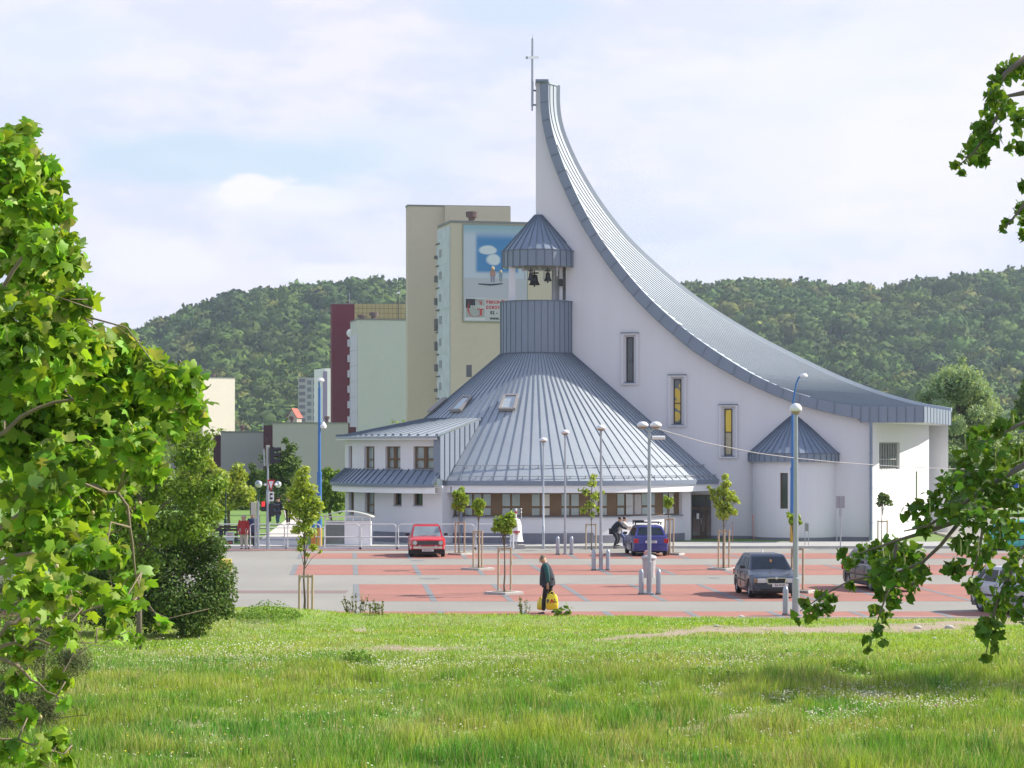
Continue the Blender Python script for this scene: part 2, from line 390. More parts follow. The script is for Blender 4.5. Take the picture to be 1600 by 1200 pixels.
tag(struct(tri_mesh('hills', Vh, Fh, mat('forest floor', (.025, .045, .018), .95, var=.3, scale=.05), smooth=True)), 'long wooded hills closing the view')
# crowns of the hill forest
def ico(sub):
    import bmesh
    b = bmesh.new(); bmesh.ops.create_icosphere(b, subdivisions=sub, radius=1); b.verts.ensure_lookup_table()
    V = np.array([v.co[:] for v in b.verts]); F = np.array([[v.index for v in f.verts] for f in b.faces]); b.free(); return V, F
def crown_proto(sub, seed):
    V, F = ico(sub); rg = np.random.default_rng(seed)
    d = rg.normal(size=(13, 3)); d /= np.linalg.norm(d, axis=1)[:, None]
    dot = V@d.T; r = .70+.34*np.max(np.clip((dot-.55)/.45, 0, 1)**.6, axis=1)
    r = r+rg.normal(size=len(V))*.055
    V = V*r[:, None]*np.array([1, 1, .85]); V[:, 2] = np.where(V[:, 2] < -.25, -.25+(V[:, 2]+.25)*.5, V[:, 2])
    return V, F
def forest(name, pts, rad, m, tints, sub, nl=120, ls=.19):
    protos = []
    for i in range(10):
        V, F = crown_proto(sub, 50+i); V = V*.86; rg0 = np.random.default_rng(80+i)
        k = rg0.choice(len(V), nl); c = V[k]*1.08; nn = V[k]/np.linalg.norm(V[k], axis=1)[:, None]+rg0.normal(size=(nl, 3))*.7; nn /= np.linalg.norm(nn, axis=1)[:, None]
        u = np.cross(nn, rg0.normal(size=(nl, 3))); u /= np.linalg.norm(u, axis=1)[:, None]; v = np.cross(nn, u); s = ls*(.6+.8*rg0.random(nl))[:, None]
        q = np.stack([c-u*s, c+v*s*.7, c+u*s, c-v*s*.7], 1).reshape(-1, 3); b = len(V); F2 = []
        for a in range(nl): F2 += [(b+4*a, b+4*a+1, b+4*a+2), (b+4*a, b+4*a+2, b+4*a+3)]
        tn = np.r_[np.full(len(V), .72), np.repeat(.78+.36*rg0.random(nl), 4)]
        protos.append((np.concatenate([V, q]), np.concatenate([F, np.array(F2)]), tn))
    VV = []; FF = []; TT = []; off = 0
    rg = np.random.default_rng(3)
    for p, r, tn in zip(pts, rad, tints):
        V, F, t0 = protos[rg.integers(10)]; a = rg.random()*6.28; c, s = math.cos(a), math.sin(a)
        q = V@np.array([[c, s, 0], [-s, c, 0], [0, 0, 1]])*r*np.array([1, 1, .85+.4*rg.random()])+p
        VV.append(q); FF.append(F+off); off += len(V); TT.append(tn[None]*t0[:, None])
    return tri_mesh(name, np.concatenate(VV), np.concatenate(FF), m, None, np.concatenate(TT))
rg = np.random.default_rng(11)
n = 6800
Y = 985+(rg.random(n)**.9)*620; X = (rg.random(n)*2-1)*(.2163*Y*1.12+25)
Z = hz(X, Y)
rad = (3.6+5.2*rg.random(n)**1.8)*(.8+.5*fbm(X/40.+31, Y/30.))
kind = fbm(X/45.+9, Y/45.); b = (.72+.5*rg.random(n))*(.8+.45*fbm(X/120., Y/70.+4))
b = b*np.where(fbm(X/28.+5, Y/24.+3) < .40, .62, 1.0); ol = rg.random(n) > .90; tt = np.stack([b*(.70+.65*kind+.75*ol), b*(.94+.15*kind+.15*ol), b*np.where(rg.random(n) > .8, .7, 1.0)*(1+.3*ol)], 1)
FOREST = mat('hill forest foliage', (.092, .158, .030), .9, var=.3, scale=.25, attr=True, var2=.25, scale2=.9, spec=.2)
tag(stuff(forest('forest', np.stack([X, Y, Z+rad*.35], 1), rad, FOREST, tt, 2)), 'dense green broadleaf forest covering the far hills', 'forest')
# ------------------------------------------------------------------ church
church = thing('church', 'white modern church with sweeping zinc roof rising to a tall spire', 'church', (0, 0, 0))
WX0, WY0, WS = 1.3, 128.0, -.268                # nave front wall line in plan
def wallY(X): return WY0+WS*(X-WX0)
def on_wall(px, py, out=0.0):                   # point of the nave wall plane seen at this bearing
    u = (px-CX)/F_PX; Y = (WY0-WS*WX0)/(1-WS*u); Y -= out
    return Vector((u*Y, Y, EYE-(py-HY)/F_PX*Y))
Nc = [(857.2, 130.8), (856.8, 160.5), (857.8, 180), (861.3, 198), (865, 213), (871, 231), (880, 258), (889.6, 280), (898, 300), (910, 324), (932, 364), (952, 392), (980, 428), (1010, 462), (1040, 490), (1072, 517), (1104, 540), (1140, 564), (1180, 588), (1230, 610), (1280, 625), (1314, 631.5), (1345, 636)]
Lc = [(843.7, 132), (844, 165), (845.5, 180), (849, 201), (855, 225), (863.5, 252), (872.5, 275), (883, 298.5), (896, 327), (910, 352), (936, 394), (964, 432), (992, 466), (1020, 494), (1048, 519), (1080, 546), (1120, 572), (1160, 594), (1200, 613), (1240, 629), (1280, 641), (1310, 648), (1345, 655)]
Fc = [(870.3, 134), (869.6, 157), (870.3, 180), (873, 192), (887.5, 228), (904, 259.5), (915.6, 280), (930, 304), (952, 334), (980, 370), (1012, 406), (1040, 430), (1078, 460), (1100, 476), (1144, 509), (1200, 542), (1240, 564), (1280, 581), (1321, 599), (1376, 614), (1417, 626), (1470, 642), (1486, 644.8)]
def resample(c, n):
    c = np.array(c, float); s = np.r_[0, np.cumsum(np.hypot(*np.diff(c, axis=0).T))]; t = np.linspace(0, s[-1], n)
    o = np.stack([np.interp(t, s, c[:, 0]), np.interp(t, s, c[:, 1])], 1)
    for _ in range(2): o[1:-1] = (o[:-2]+2*o[1:-1]+o[2:])/4
    return o
NS = 56
Nr = resample(Nc, NS); Lr = resample(Lc, NS); Fr = resample(Fc, 300)
OUT = .45
Np = [on_wall(x, y, OUT) for x, y in Nr]; Lp = [on_wall(x, y, OUT) for x, y in Lr]
K0 = Np[-1]
ztop = K0.z
K1 = on_wall(1443.5, 641, OUT); K1.z = ztop; K2 = P(1486, 644.6, 137); K2.z = ztop
rd = Vector((K2.x-K0.x, K2.y-K0.y, 0)); Lend = rd.length; rd.normalize()
Fp = []; Ls = []
for i, p in enumerate(Np):                       # far edge: level rulings across the fan-shaped roof
    best = None
    lo, hi = .2, 18.0
    def gap(L):
        q = p+rd*L; x, y = proj(q); yf = np.interp(x, Fr[:, 0], Fr[:, 1]) if x > 870.5 else 20
        return y-yf
    for L in np.linspace(.2, 18, 400):
        if gap(L) <= 0: best = L; break
    Ls.append(best if best is not None else Lend)
Ls = np.array(Ls); 
s_ = np.array([(p.x-Np[0].x)/(K0.x-Np[0].x) for p in Np]); s_[-1] = 1
cf = np.polyfit(np.r_[s_, [1]*10, [0]*10], np.r_[Ls, [Lend]*10, [.55]*10], 3)
Lf = np.polyval(cf, s_); Lf = np.maximum(Lf, .5); Lf[-1] = Lend
Fp = [p+rd*l for p, l in zip(Np, Lf)]
print('LS', [round(float(x),2) for x in Ls[::4]], [round(float(x),2) for x in Lf[::4]])
# roof sheet with raised seams running down the curve
mb = MB(); vs = []; M_ = 10
for p, q in zip(Np, Fp):
    for k in range(M_+1): vs.append(p.lerp(q, k/M_))
fs = [(i*(M_+1)+k, i*(M_+1)+k+1, (i+1)*(M_+1)+k+1, (i+1)*(M_+1)+k) for i in range(NS-1) for k in range(M_)]
b0 = len(vs); vs += [K0, K1, K2, ]; fs.append((b0, b0+1, b0+2)); mb.add(vs, fs)
roof = mb.build('roof', NAVER, church, smooth=True)
mb = MB(); 
for j in range(1, 40):
    v = j*.43; pts = []
    for i in range(NS):
        if Lf[i] > v+.02 or (pts and Lf[i] > v): 
            tng = (Np[min(i+1, NS-1)]-Np[max(i-1, 0)]); nrm = tng.cross(rd).normalized(); nrm = nrm if nrm.z > 0 or nrm.x > 0 else -nrm
            if nrm.dot(Vector((.6, -.2, .7))) < 0: nrm = -nrm
            pts.append((Fp[i]-rd*v+nrm*.015, nrm))
    for (a, na), (b, nb) in zip(pts[:-1], pts[1:]): mb.bar(a, b, .03, .035, na)
mb.build('roof_seams', SEAM, roof, fix=False)
# far raised edge
mb = MB()
for a, b in zip(Fp[:-1], Fp[1:]): mb.bar(a+Vector((.03, .05, .06)), b+Vector((.03, .05, .06)), .16, .26)
mb.bar(Fp[0]+Vector((0, 0, .06)), Np[0]+Vector((0, 0, .04)), .1, .1)
mb.build('roof_edge', NAVER, roof, fix=False)
# fascia: folded metal band below the near edge, then the flat canopy fascia
mb = MB(); vs = []
for p, q in zip(Np, Lp): vs += [p+Vector((0, 0, .02)), q, q+Vector((0, OUT+.25, 0)), p+Vector((0, OUT+.25, -.03))]
fs = []
for i in range(NS-1):
    a = i*4; b = a+4
    fs += [(a, a+1, b+1, b), (a+1, a+2, b+2, b+1), (a+2, a+3, b+3, b+2)]
fs += [(0, 3, 2, 1)]; mb.add(vs, fs)
zb = EYE-(660.2-HY)/F_PX*K0.y; ztp = ztop+.02
KK = [Vector((K0.x, K0.y, 0)), Vector((K1.x, K1.y, 0)), Vector((K2.x, K2.y, 0)), Vector((K2.x-1.5, K2.y+7, 0)), Vector((K0.x-2, K0.y+16, 0))]
for a, b in zip(KK[:-1], KK[1:]):
    mb.add([(a.x, a.y, zb), (b.x, b.y, zb), (b.x, b.y, ztp), (a.x, a.y, ztp)], [(0, 1, 2, 3)])
mb.build('fascia', ZINC, church)
mb = MB()
for i in range(1, NS-1, 1):
    p, q = Np[i], Lp[i]
    if i % 2 == 0: mb.bar(p+Vector((0, -.012, 0)), q+Vector((0, -.012, 0)), .025, .03, (0, -1, 0))
for a, b, n_ in ((KK[0], KK[1], 7), (KK[1], KK[2], 9)):
    for k in range(n_+1):
        c = a.lerp(b, k/n_); nn = Vector(((b-a).y, -(b-a).x, 0)).normalized()
        mb.bar((c.x+nn.x*.012, c.y+nn.y*.012, zb), (c.x+nn.x*.012, c.y+nn.y*.012, ztp), .03, .03, nn)
mb.build('fascia_seams', SEAM, church, fix=False)
mb = MB(); mb.slab([(k.x-(k.x-21)*.012, k.y+.05) for k in KK], zb-.02, zb+.05); mb.build('soffit', STUCCO, church)

# nave wall with openings
def wallcol(mb, S, us, top, ops, z0=0.0, reveal=.35):
    """S(u, z, depth) -> point; ops: list of (u0,u1,z0,z1)"""
    us = sorted(set([round(u, 5) for u in us]+[round(v, 5) for o in ops for v in o[:2]]))
    for a, b in zip(us[:-1], us[1:]):
        m = (a+b)/2; here = sorted([o for o in ops if o[0]-1e-6 <= m <= o[1]+1e-6], key=lambda o: o[2])
        la = lb = z0
        for o in here:
            mb.add([S(a, la, 0), S(b, lb, 0), S(b, o[2], 0), S(a, o[2], 0)], [(0, 1, 2, 3)]); la = lb = o[3]
            for z in (o[2], o[3]): mb.add([S(a, z, 0), S(b, z, 0), S(b, z, reveal), S(a, z, reveal)], [(0, 1, 2, 3)])
        mb.add([S(a, la, 0), S(b, lb, 0), S(b, top(b), 0), S(a, top(a), 0)], [(0, 1, 2, 3)])
    for o in ops:
        for u in o[:2]: mb.add([S(u, o[2], 0), S(u, o[3], 0), S(u, o[3], reveal), S(u, o[2], reveal)], [(0, 1, 2, 3)])
Lx = [p.x*(1+0) for p in Lp]
wl = [on_wall(x+.8, y, 0) for x, y in Lr]
wX = np.array([p.x for p in wl]); wZ = np.array([p.z for p in wl])-.0
def ntop(X): return float(np.interp(X, wX, wZ)+.12 if X > 1.6 else wZ[0]+.12)
SN = lambda X, z, d: Vector((X, wallY(X)+d, z))
Xr = on_wall(1358, 800).x; XL = on_wall(837.2, 300).x
nwin = [(970.5, 996.5, 521, 601, GLASSD), (1044, 1071.5, 586.5, 666.5, None), (1123, 1151.5, 633, 716, None)]
ops = []
bz0, bz1, bxr = on_wall(850, 469.5).z, on_wall(850, 412).z, on_wall(884, 440).x
ops.append((XL, bxr, bz0, bz1))
for x0, x1, y0, y1, g in nwin:
    a = on_wall(x0, y0); b = on_wall(x1, y1); ops.append((a.x+.1, b.x-.1, b.z+.1, a.z-.1))
mb = MB(); us = list(np.linspace(XL, 2.2, 5))+list(np.linspace(2.2, Xr, 46))
wallcol(mb, SN, us, ntop, ops, reveal=.25)
# left return of the spire wall and its top
T = ntop(XL)
for za_, zb_ in ((0, bz0), (bz1, T)): mb.add([SN(XL, za_, 0), SN(XL, zb_, 0), SN(XL, zb_, 0)+rd*1.0, SN(XL, za_, 0)+rd*1.0], [(0, 1, 2, 3)])
# back of the spire and hidden far wall of the nave
back = [SN(XL, 0, 0)+rd*.9]
mb.add([SN(XL, 0, 0)+rd*.9, Vector((K2.x-1.2, K2.y+1, 0)), Vector((K2.x-1.2, K2.y+1, zb)), ], [(0, 1, 2)])
mb.build('nave_wall', STUCCO, church)
mb = MB(); mb.box(XL-.02, Np[0].x, wallY(XL)-.5, wallY(XL)+1.2, T-.02, T+.1); mb.build('spire_cap', ZINC, church)
# far wall under the far edge of the roof
mb = MB(); vs = []
for q in Fp: vs += [Vector((q.x-.2, q.y-.2, 0)), q+Vector((-.2, -.2, -.1))]
mb.add(vs, [(2*i, 2*i+1, 2*i+3, 2*i+2) for i in range(NS-1)]); mb.build('far_wall', STUCCO, church)

YEL = mat('yellow stained glass', (.62, .43, .03), .15, var=.25, scale=1.4, spec=.8)
SG = YEL.node_tree; bb = SG.nodes['Principled BSDF']; src = bb.inputs['Base Color'].links[0].from_socket
vo = N(SG, 'ShaderNodeTexVoronoi'); vo.inputs['Scale'].default_value = 2.1; tcv = N(SG, 'ShaderNodeTexCoord'); SG.links.new(tcv.outputs['Object'], vo.inputs[0])
SG.links.new(mixc(SG, ramp(SG, vo.outputs['Distance'], .50, .62), src, (.10, .12, .13)), bb.inputs['Base Color'])
YEL2 = mat('plain yellow glass', (.72, .52, .02), .15, var=.12, scale=2.5, spec=.8)
for i, (x0, x1, y0, y1, g) in enumerate(nwin):
    a = on_wall(x0, y0); b = on_wall(x1, y1); X0, X1, Z1, Z0 = a.x, b.x, a.z, b.z; w = X1-X0
    gx0, gx1 = X0+w*.36, X0+w*.74; gz0, gz1 = Z0+.17, Z1-.22
    S = lambda X, z, d: Vector((X, wallY(X)+d, z))
    mb = MB(); ring = [S(X0, Z0, -.14), S(X1, Z0, -.14), S(X1, Z1, -.14), S(X0, Z1, -.14)]
    wr = [S(X0, Z0, .03), S(X1, Z0, .03), S(X1, Z1, .03), S(X0, Z1, .03)]; t = .07
    r2 = [S(X0+t, Z0+t, -.14), S(X1-t, Z0+t, -.14), S(X1-t, Z1-t, -.14), S(X0+t, Z1-t, -.14)]
    gl = [S(gx0, gz0, .22), S(gx1, gz0, .22), S(gx1, gz1, .22), S(gx0, gz1, .22)]
    mb.add(ring+wr+r2+gl, [(k, (k+1) % 4, 4+(k+1) % 4, 4+k) for k in range(4)]+[(k, (k+1) % 4, 8+(k+1) % 4, 8+k) for k in range(4)]+[(8+k, 8+(k+1) % 4, 12+(k+1) % 4, 12+k) for k in (1, 2, 3)])
    wn = mb.build('window', STUCCO, church, label=['narrow dark glazed window in a splayed white surround', 'narrow window with patterned yellow glass', 'narrow window with yellow glass above a pale lower pane'][i])
    mb = MB(); mb.add([r2[0]+Vector((0, -.01, 0)), r2[1]+Vector((0, -.01, 0)), gl[1], gl[0]], [(0, 1, 2, 3)]); mb.build('sill', ZINC, wn)
    mb = MB(); mb.bar(S((X0)-.03, Z1+.02, -.1), S((X1)+.03, Z1+.02, -.1), .14, .05); mb.build('drip_edge', SEAM, wn)
    g1 = [GLASSD, YEL, YEL2][i]; zm = gz0+(gz1-gz0)*(.46 if i < 2 else .50)
    mb = MB(); mb.add([S(gx0+.03, zm+.02, .2), S(gx1-.03, zm+.02, .2), S(gx1-.03, gz1-.03, .2), S(gx0+.03, gz1-.03, .2)], [(0, 1, 2, 3)]); mb.build('upper_pane', g1, wn)
    g2 = [GLASSD, YEL, mat('pale obscured glass', (.40, .36, .24), .2, var=.5, scale=2.5)][i]
    mb = MB(); mb.add([S(gx0+.03, gz0+.03, .2), S(gx1-.03, gz0+.03, .2), S(gx1-.03, zm-.02, .2), S(gx0+.03, zm-.02, .2)], [(0, 1, 2, 3)]); mb.build('lower_pane', g2, wn)
    mb = MB()
    for p, q in (((gx0, gz0), (gx0, gz1)), ((gx1, gz0), (gx1, gz1)), ((gx0, gz1), (gx1, gz1)), ((gx0, gz0), (gx1, gz0)), ((gx0, zm), (gx1, zm))):
        mb.bar(S(p[0], p[1], .18), S(q[0], q[1], .18), .045, .045, (0, 1, 0))
    mb.build('frame', BLACKP, wn)
# end walls under the canopy (facing right)
def wp(px, Y): return Vector(((px-CX)/F_PX*Y, Y, 0))
E = [wp(1368, 123.4), wp(1409, 128.6), wp(1434, 132.6), wp(1451.5, 134.2), wp(1448, 139)]
mb = MB()
col0 = on_wall(1357.5, 800); 
E0 = Vector((col0.x, col0.y-.35, 0)); E00 = Vector((col0.x, col0.y+.1, 0))
def seg(a, b, z1=zb, ops=()):
    L = (b-a).length; d = (b-a).normalized(); nn = Vector((-d.y, d.x, 0))
    S = lambda u, z, dep: a+d*u+nn*dep+Vector((0, 0, z))
    wallcol(mb, S, [0, L], lambda u: z1, list(ops), reveal=.3); return S, d, L
seg(E00, E0); seg(E0, E[0])
SA, dA, LA = seg(E[0], E[1], ops=[(.75, 5.35, EYE-34*128.5/F_PX, EYE+9*124/F_PX)]) if False else (None, None, None)
LA = (E[1]-E[0]).length
SA, dA, LA = seg(E[0], E[1], ops=[(LA*.14, LA*.92, 3.75, 5.2)])
seg(E[1], E[2]); SC_, dC, LC = seg(E[2], E[3]); seg(E[3], E[4])
mb.build('end_wall', STUCCO, church)
mb = MB(); u0, u1 = LA*.14, LA*.92
mb.add([SA(u0, 3.75, .25), SA(u1, 3.75, .25), SA(u1, 5.2, .25), SA(u0, 5.2, .25)], [(0, 1, 2, 3)])
ew = mb.build('window', mat('greenish pane', (.10, .16, .15), .1, var=.4, scale=1, spec=.9), church, label='wide barred window under the canopy')
mb = MB()
for k in range(9): u = u0+(u1-u0)*k/8; mb.bar(SA(u, 3.75, .2), SA(u, 5.2, .2), .07, .1, (1, 0, 0))
for z in (3.78, 4.3, 5.17): mb.bar(SA(u0, z, .2), SA(u1, z, .2), .06, .06)
mb.build('window_bars', mat('grey bars', (.30, .31, .31), .6), ew)
mb = MB(); q = E[1].lerp(E[2], .86); dd = (E[2]-E[1]).normalized(); nn = Vector((dd.y, -dd.x, 0))
mb.add([q+nn*.01+Vector((0, 0, .6)), q+nn*.01+dd*.45+Vector((0, 0, .6)), q+nn*.01+dd*.45+Vector((0, 0, 3.6)), q+nn*.01+Vector((0, 0, 3.6))], [(0, 1, 2, 3)])
mb.build('slit_window', GLASSD, church)
# downpipe beside the corner
mb = MB(); q = Vector((E0.x+.05, E0.y-.1, 0)); mb.tube([q+Vector((0, 0, .1)), q+Vector((0, 0, zb))], .075, 10)
for z in (1, 2.8, 4.6): mb.tube([q+Vector((0, 0, z)), q+Vector((0, 0, z+.05))], .095, 10)
mb.build('downpipe', ZINC, church)

# apse: half drum with its cone
ap = on_wall(1241.5, 700); AX, AY = ap.x, ap.y+.15; ar = 65*AY/F_PX
mb = MB(); aw = [on_wall(1218, 739), on_wall(1231, 795)]
def arcS(cx, cy, r): return lambda a, z, d: Vector((cx+(r-d)*math.sin(a), cy-(r-d)*math.cos(a), z))
SAp = arcS(AX, AY, ar)
def phi_of(px, cx, cy, r):
    best = min(np.linspace(-math.pi/2, math.pi/2, 2000), key=lambda a: abs(CX+F_PX*(cx+r*math.sin(a))/(cy-r*math.cos(a))-px)); return float(best)
za = EYE-(721-HY)/F_PX*(AY-ar)
pw = (phi_of(1218.5, AX, AY, ar), phi_of(1231, AX, AY, ar)); wz0 = EYE-(795-HY)/F_PX*(AY-ar); wz1 = EYE-(739-HY)/F_PX*(AY-ar)
wallcol(mb, SAp, list(np.linspace(-1.6, 1.6, 41)), lambda u: za, [(pw[0], pw[1], wz0, wz1)], reveal=.25)
apse = mb.build('apse_wall', STUCCO, church, smooth=30)
mb = MB(); mb.add([SAp(pw[0], wz0, .2), SAp(pw[1], wz0, .2), SAp(pw[1], wz1, .2), SAp(pw[0], wz1, .2)], [(0, 1, 2, 3)])
aw_ = mb.build('window', GLASSD, apse)
mb = MB()
for a, b, c, d in ((pw[0], wz0, pw[0], wz1), (pw[1], wz0, pw[1], wz1), (pw[0], wz1, pw[1], wz1), (pw[0], wz0, pw[1], wz0)): mb.bar(SAp(a, b, .15), SAp(c, d, .15), .06, .06)
mb.build('frame', WOODF, aw_)
def cone_roof(nm, cx, cy, r, zband0, zband1, rtop, ztop_, nseg, rib, a0=-1.75, a1=1.75, par=None):
    """flat band, then cone; a=0 faces the camera"""
    mb = MB(); n = nseg; pr = [(r, zband0), (r, zband1), (rtop, ztop_)]; vs = []
    for rr, z in pr: vs += [Vector((cx+rr*math.sin(a0+(a1-a0)*k/n), cy-rr*math.cos(a0+(a1-a0)*k/n), z)) for k in range(n+1)]
    fs = [(j*(n+1)+k, j*(n+1)+k+1, (j+1)*(n+1)+k+1, (j+1)*(n+1)+k) for j in range(2) for k in range(n)]
    fs.append(tuple(range(2*(n+1), 3*(n+1)))); mb.add(vs, fs); o = mb.build(nm, ZINC, par or church)
    mb = MB()
    for k in range(n+1):
        a = a0+(a1-a0)*k/n; rad = Vector((math.sin(a), -math.cos(a), 0)); c = Vector((cx, cy, 0))
        p, q, t = c+rad*r+Vector((0, 0, zband0)), c+rad*r+Vector((0, 0, zband1)), c+rad*rtop+Vector((0, 0, ztop_))
        if zband1 > zband0+.02: mb.bar(p+rad*rib*.4, q+rad*rib*.4, rib, rib*1.2, rad)
        nn = (t-q).cross(Vector((rad.y, -rad.x, 0))).normalized(); nn = nn if nn.z > 0 else -nn
        mb.bar(q+nn*rib*.4, t+nn*rib*.4, rib, rib*1.2, nn)
    for k in range(n):
        a, b = a0+(a1-a0)*k/n, a0+(a1-a0)*(k+1)/n
        mb.bar((cx+(r+.02)*math.sin(a), cy-(r+.02)*math.cos(a), zband1), (cx+(r+.02)*math.sin(b), cy-(r+.02)*math.cos(b), zband1), .035, .04)
    mb.build('standing_seams', SEAM, o, fix=False); return o
ra = 68*AY/F_PX+.12
cone_roof('apse_roof', AX, AY, ra, za-.02, EYE-(708.5-HY)/F_PX*(AY-ra), .12, EYE-(648-HY)/F_PX*AY, 22, .035)
mb = MB()
for k in range(40):
    a, b = -1.6+3.2*k/40, -1.6+3.2*(k+1)/40; f = ar+.03
    mb.add([(AX+f*math.sin(a), AY-f*math.cos(a), 0), (AX+f*math.sin(b), AY-f*math.cos(b), 0), (AX+f*math.sin(b), AY-f*math.cos(b), .26), (AX+f*math.sin(a), AY-f*math.cos(a), .26)], [(0, 1, 2, 3)])
for X0, X1 in ((10.0, AX-ar), (AX+ar, Xr)):
    mb.add([SN(X0, 0, -.03), SN(X1, 0, -.03), SN(X1, .26, -.03), SN(X0, .26, -.03), SN(X1, .26, .02), SN(X0, .26, .02)], [(0, 1, 2, 3), (3, 2, 4, 5)])
mb.build('plinth', PLINTH, church)

# round hall with its cone ------------------------------------------------
CXH, CYH = 39/F_PX*128, 128.0
RW, RE = 9.2, 9.9; ZE = 3.26
DR = 57/F_PX*128; ZT = 9.98
SH = arcS(CXH, CYH, RW); PHL = -R_(28)
# wall with the strip of windows
zw1 = EYE-(770.5-HY)/F_PX*118.9; zw0 = EYE-(807.5-HY)/F_PX*118.9
phR = phi_of(1069, CXH, CYH, RW)
ph0 = phi_of(695.5, CXH, CYH, RW); ph1 = phi_of(1066, CXH, CYH, RW)
mb = MB(); wallcol(mb, SH, list(np.linspace(PHL-.02, phR, 60)), lambda u: 3.0, [(ph0, ph1, zw0, zw1)], reveal=.3)
pe = SH(phR, 0, 0); dpl = Vector((wp(1079, pe.y).x, pe.y, 0)); dpr = Vector((wp(1080.5, 125.2).x, 125.2, 0))
def quad(mb, a, b, z0, z1): mb.add([(a.x, a.y, z0), (b.x, b.y, z0), (b.x, b.y, z1), (a.x, a.y, z1)], [(0, 1, 2, 3)])
quad(mb, pe, dpl, 0, 3.0); quad(mb, dpl, dpr, 0, 3.0)
mb.build('hall_wall', STUCCO, church, smooth=20)
hs = MB()
for k in range(60):
    a, b = PHL-.02+(phR-PHL+.02)*k/60, PHL-.02+(phR-PHL+.02)*(k+1)/60
    quad(hs, SH(a, 0, -.04), SH(b, 0, -.04), 0, .62 if a < .3 else .5)
    p, q = SH(a, .62, -.04), SH(b, .62, -.04); z = .62 if a < .3 else .5
    hs.add([(p.x, p.y, z), (q.x, q.y, z), SH(b, z, .01), SH(a, z, .01)], [(0, 1, 2, 3)])
hs.build('hall_plinth', PLINTH, church)
# window strip: framed units with wood panels between
strip = MB(); panes = []; 
nun = 27; 
dp = (ph1-ph0)/nun
wstr = thing_part = None
fr = MB()
for k in range(nun):
    a, b = ph0+dp*k, ph0+dp*(k+1)
    fr.add([SH(a, zw0, .2), SH(b, zw0, .2), SH(b, zw1, .2), SH(a, zw1, .2)], [(0, 1, 2, 3)])
fo = fr.build('window_strip', WOODF, church, label='long brown framed strip of windows round the hall')
zc = zw0+(zw1-zw0)*.40
for k in range(nun):
    if k % 3 == 2 and k > 3: continue                # solid wooden panel between pairs
    a, b = ph0+dp*(k+.12), ph0+dp*(k+.90)
    pn = MB()
    for z0, z1 in ((zw0+.07, zc-.05), (zc+.06, zw1-.06)): pn.add([SH(a, z0, .17), SH(b, z0, .17), SH(b, z1, .17), SH(a, z1, .17)], [(0, 1, 2, 3)])
    pn.build('pane', GLASSW if k % 5 else mat('pale blind', (.50, .50, .46), .3, var=.15, scale=3), fo)
fr = MB()
for k in range(40):
    a, b = ph0+(ph1-ph0)*k/40, ph0+(ph1-ph0)*(k+1)/40
    fr.bar(SH(a, zw0-.02, -.03), SH(b, zw0-.02, -.03), .14, .05)
fr.build('sill', ZINC, fo)
fr = MB()      # white window bars over two of the units
for k in (19, 20):
    for j in range(9):
        a = ph0+dp*(k+.12+.78*j/8); fr.bar(SH(a, zw0+.08, .1), SH(a, zw1-.1, .1), .018, .018)
fr.build('window_grille', WHITEM, fo)
# door
dz1 = EYE-(773-HY)/F_PX*125.2; dl = dpr; dr_ = Vector((wp(1111, 125.2).x, 125.2, 0)); w = dr_.x-dl.x
mb = MB(); mb.box(dl.x, dr_.x, 125.2, 125.3, .12, dz1); door = mb.build('door', mat('dark brown door', (.075, .045, .03), .45, var=.2, scale=5), church, label='dark brown glazed double door with a side light')
mb = MB()
for x0, x1, z0, z1 in ((.06, .44, .25, 1.62), (.52, .68, .45, 1.55), (.78, .98, .25, 1.62), (.04, .68, 1.78, dz1-.08), (.76, .98, 1.78, dz1-.08)):
    mb.box(dl.x+w*x0, dl.x+w*x1, 125.17, 125.21, z0, z1)
mb.build('door_glass', GLASSD, door)
mb = MB(); mb.box(dl.x+w*.26, dl.x+w*.38, 125.15, 125.175, 1.15, 1.45); mb.build('notice', WHITEM, door)
mb = MB(); mb.box(dl.x+w*.47, dl.x+w*.50, 125.08, 125.19, .9, 1.2); mb.build('door_handle', GALV, door)
mb = MB(); mb.box(dl.x, dr_.x+.4, 124.2, 126, 0, .12); mb.build('door_step', CONC, church)
mb = MB(); mb.box(dl.x-.1, dr_.x+.5, 125.25, 125.5, dz1, 3.1); mb.build('door_lintel', STUCCO, church)
# white soffit band and gutter
def ring(mb, r0, r1, z0, z1, a0, a1, n=60, cx=CXH, cy=CYH):
    prev = None
    for k in range(n+1):
        a = a0+(a1-a0)*k/n; s, c = math.sin(a), -math.cos(a)
        cur = [(cx+r0*s, cy+r0*c, z0), (cx+r1*s, cy+r1*c, z0), (cx+r1*s, cy+r1*c, z1), (cx+r0*s, cy+r0*c, z1)]
        if prev: mb.add(prev+cur, [(0, 1, 5, 4), (1, 2, 6, 5), (2, 3, 7, 6), (3, 0, 4, 7)])
        prev = cur
AR = R_(84)
mb = MB(); ring(mb, RW-.1, RE-.02, ZE-.60, ZE-.24, PHL-.02, AR); mb.build('eave_board', WHITEM, church)
mb = MB(); ring(mb, RE-.1, RE+.06, ZE-.24, ZE, PHL-.02, AR); mb.build('gutter', ZINC, church)
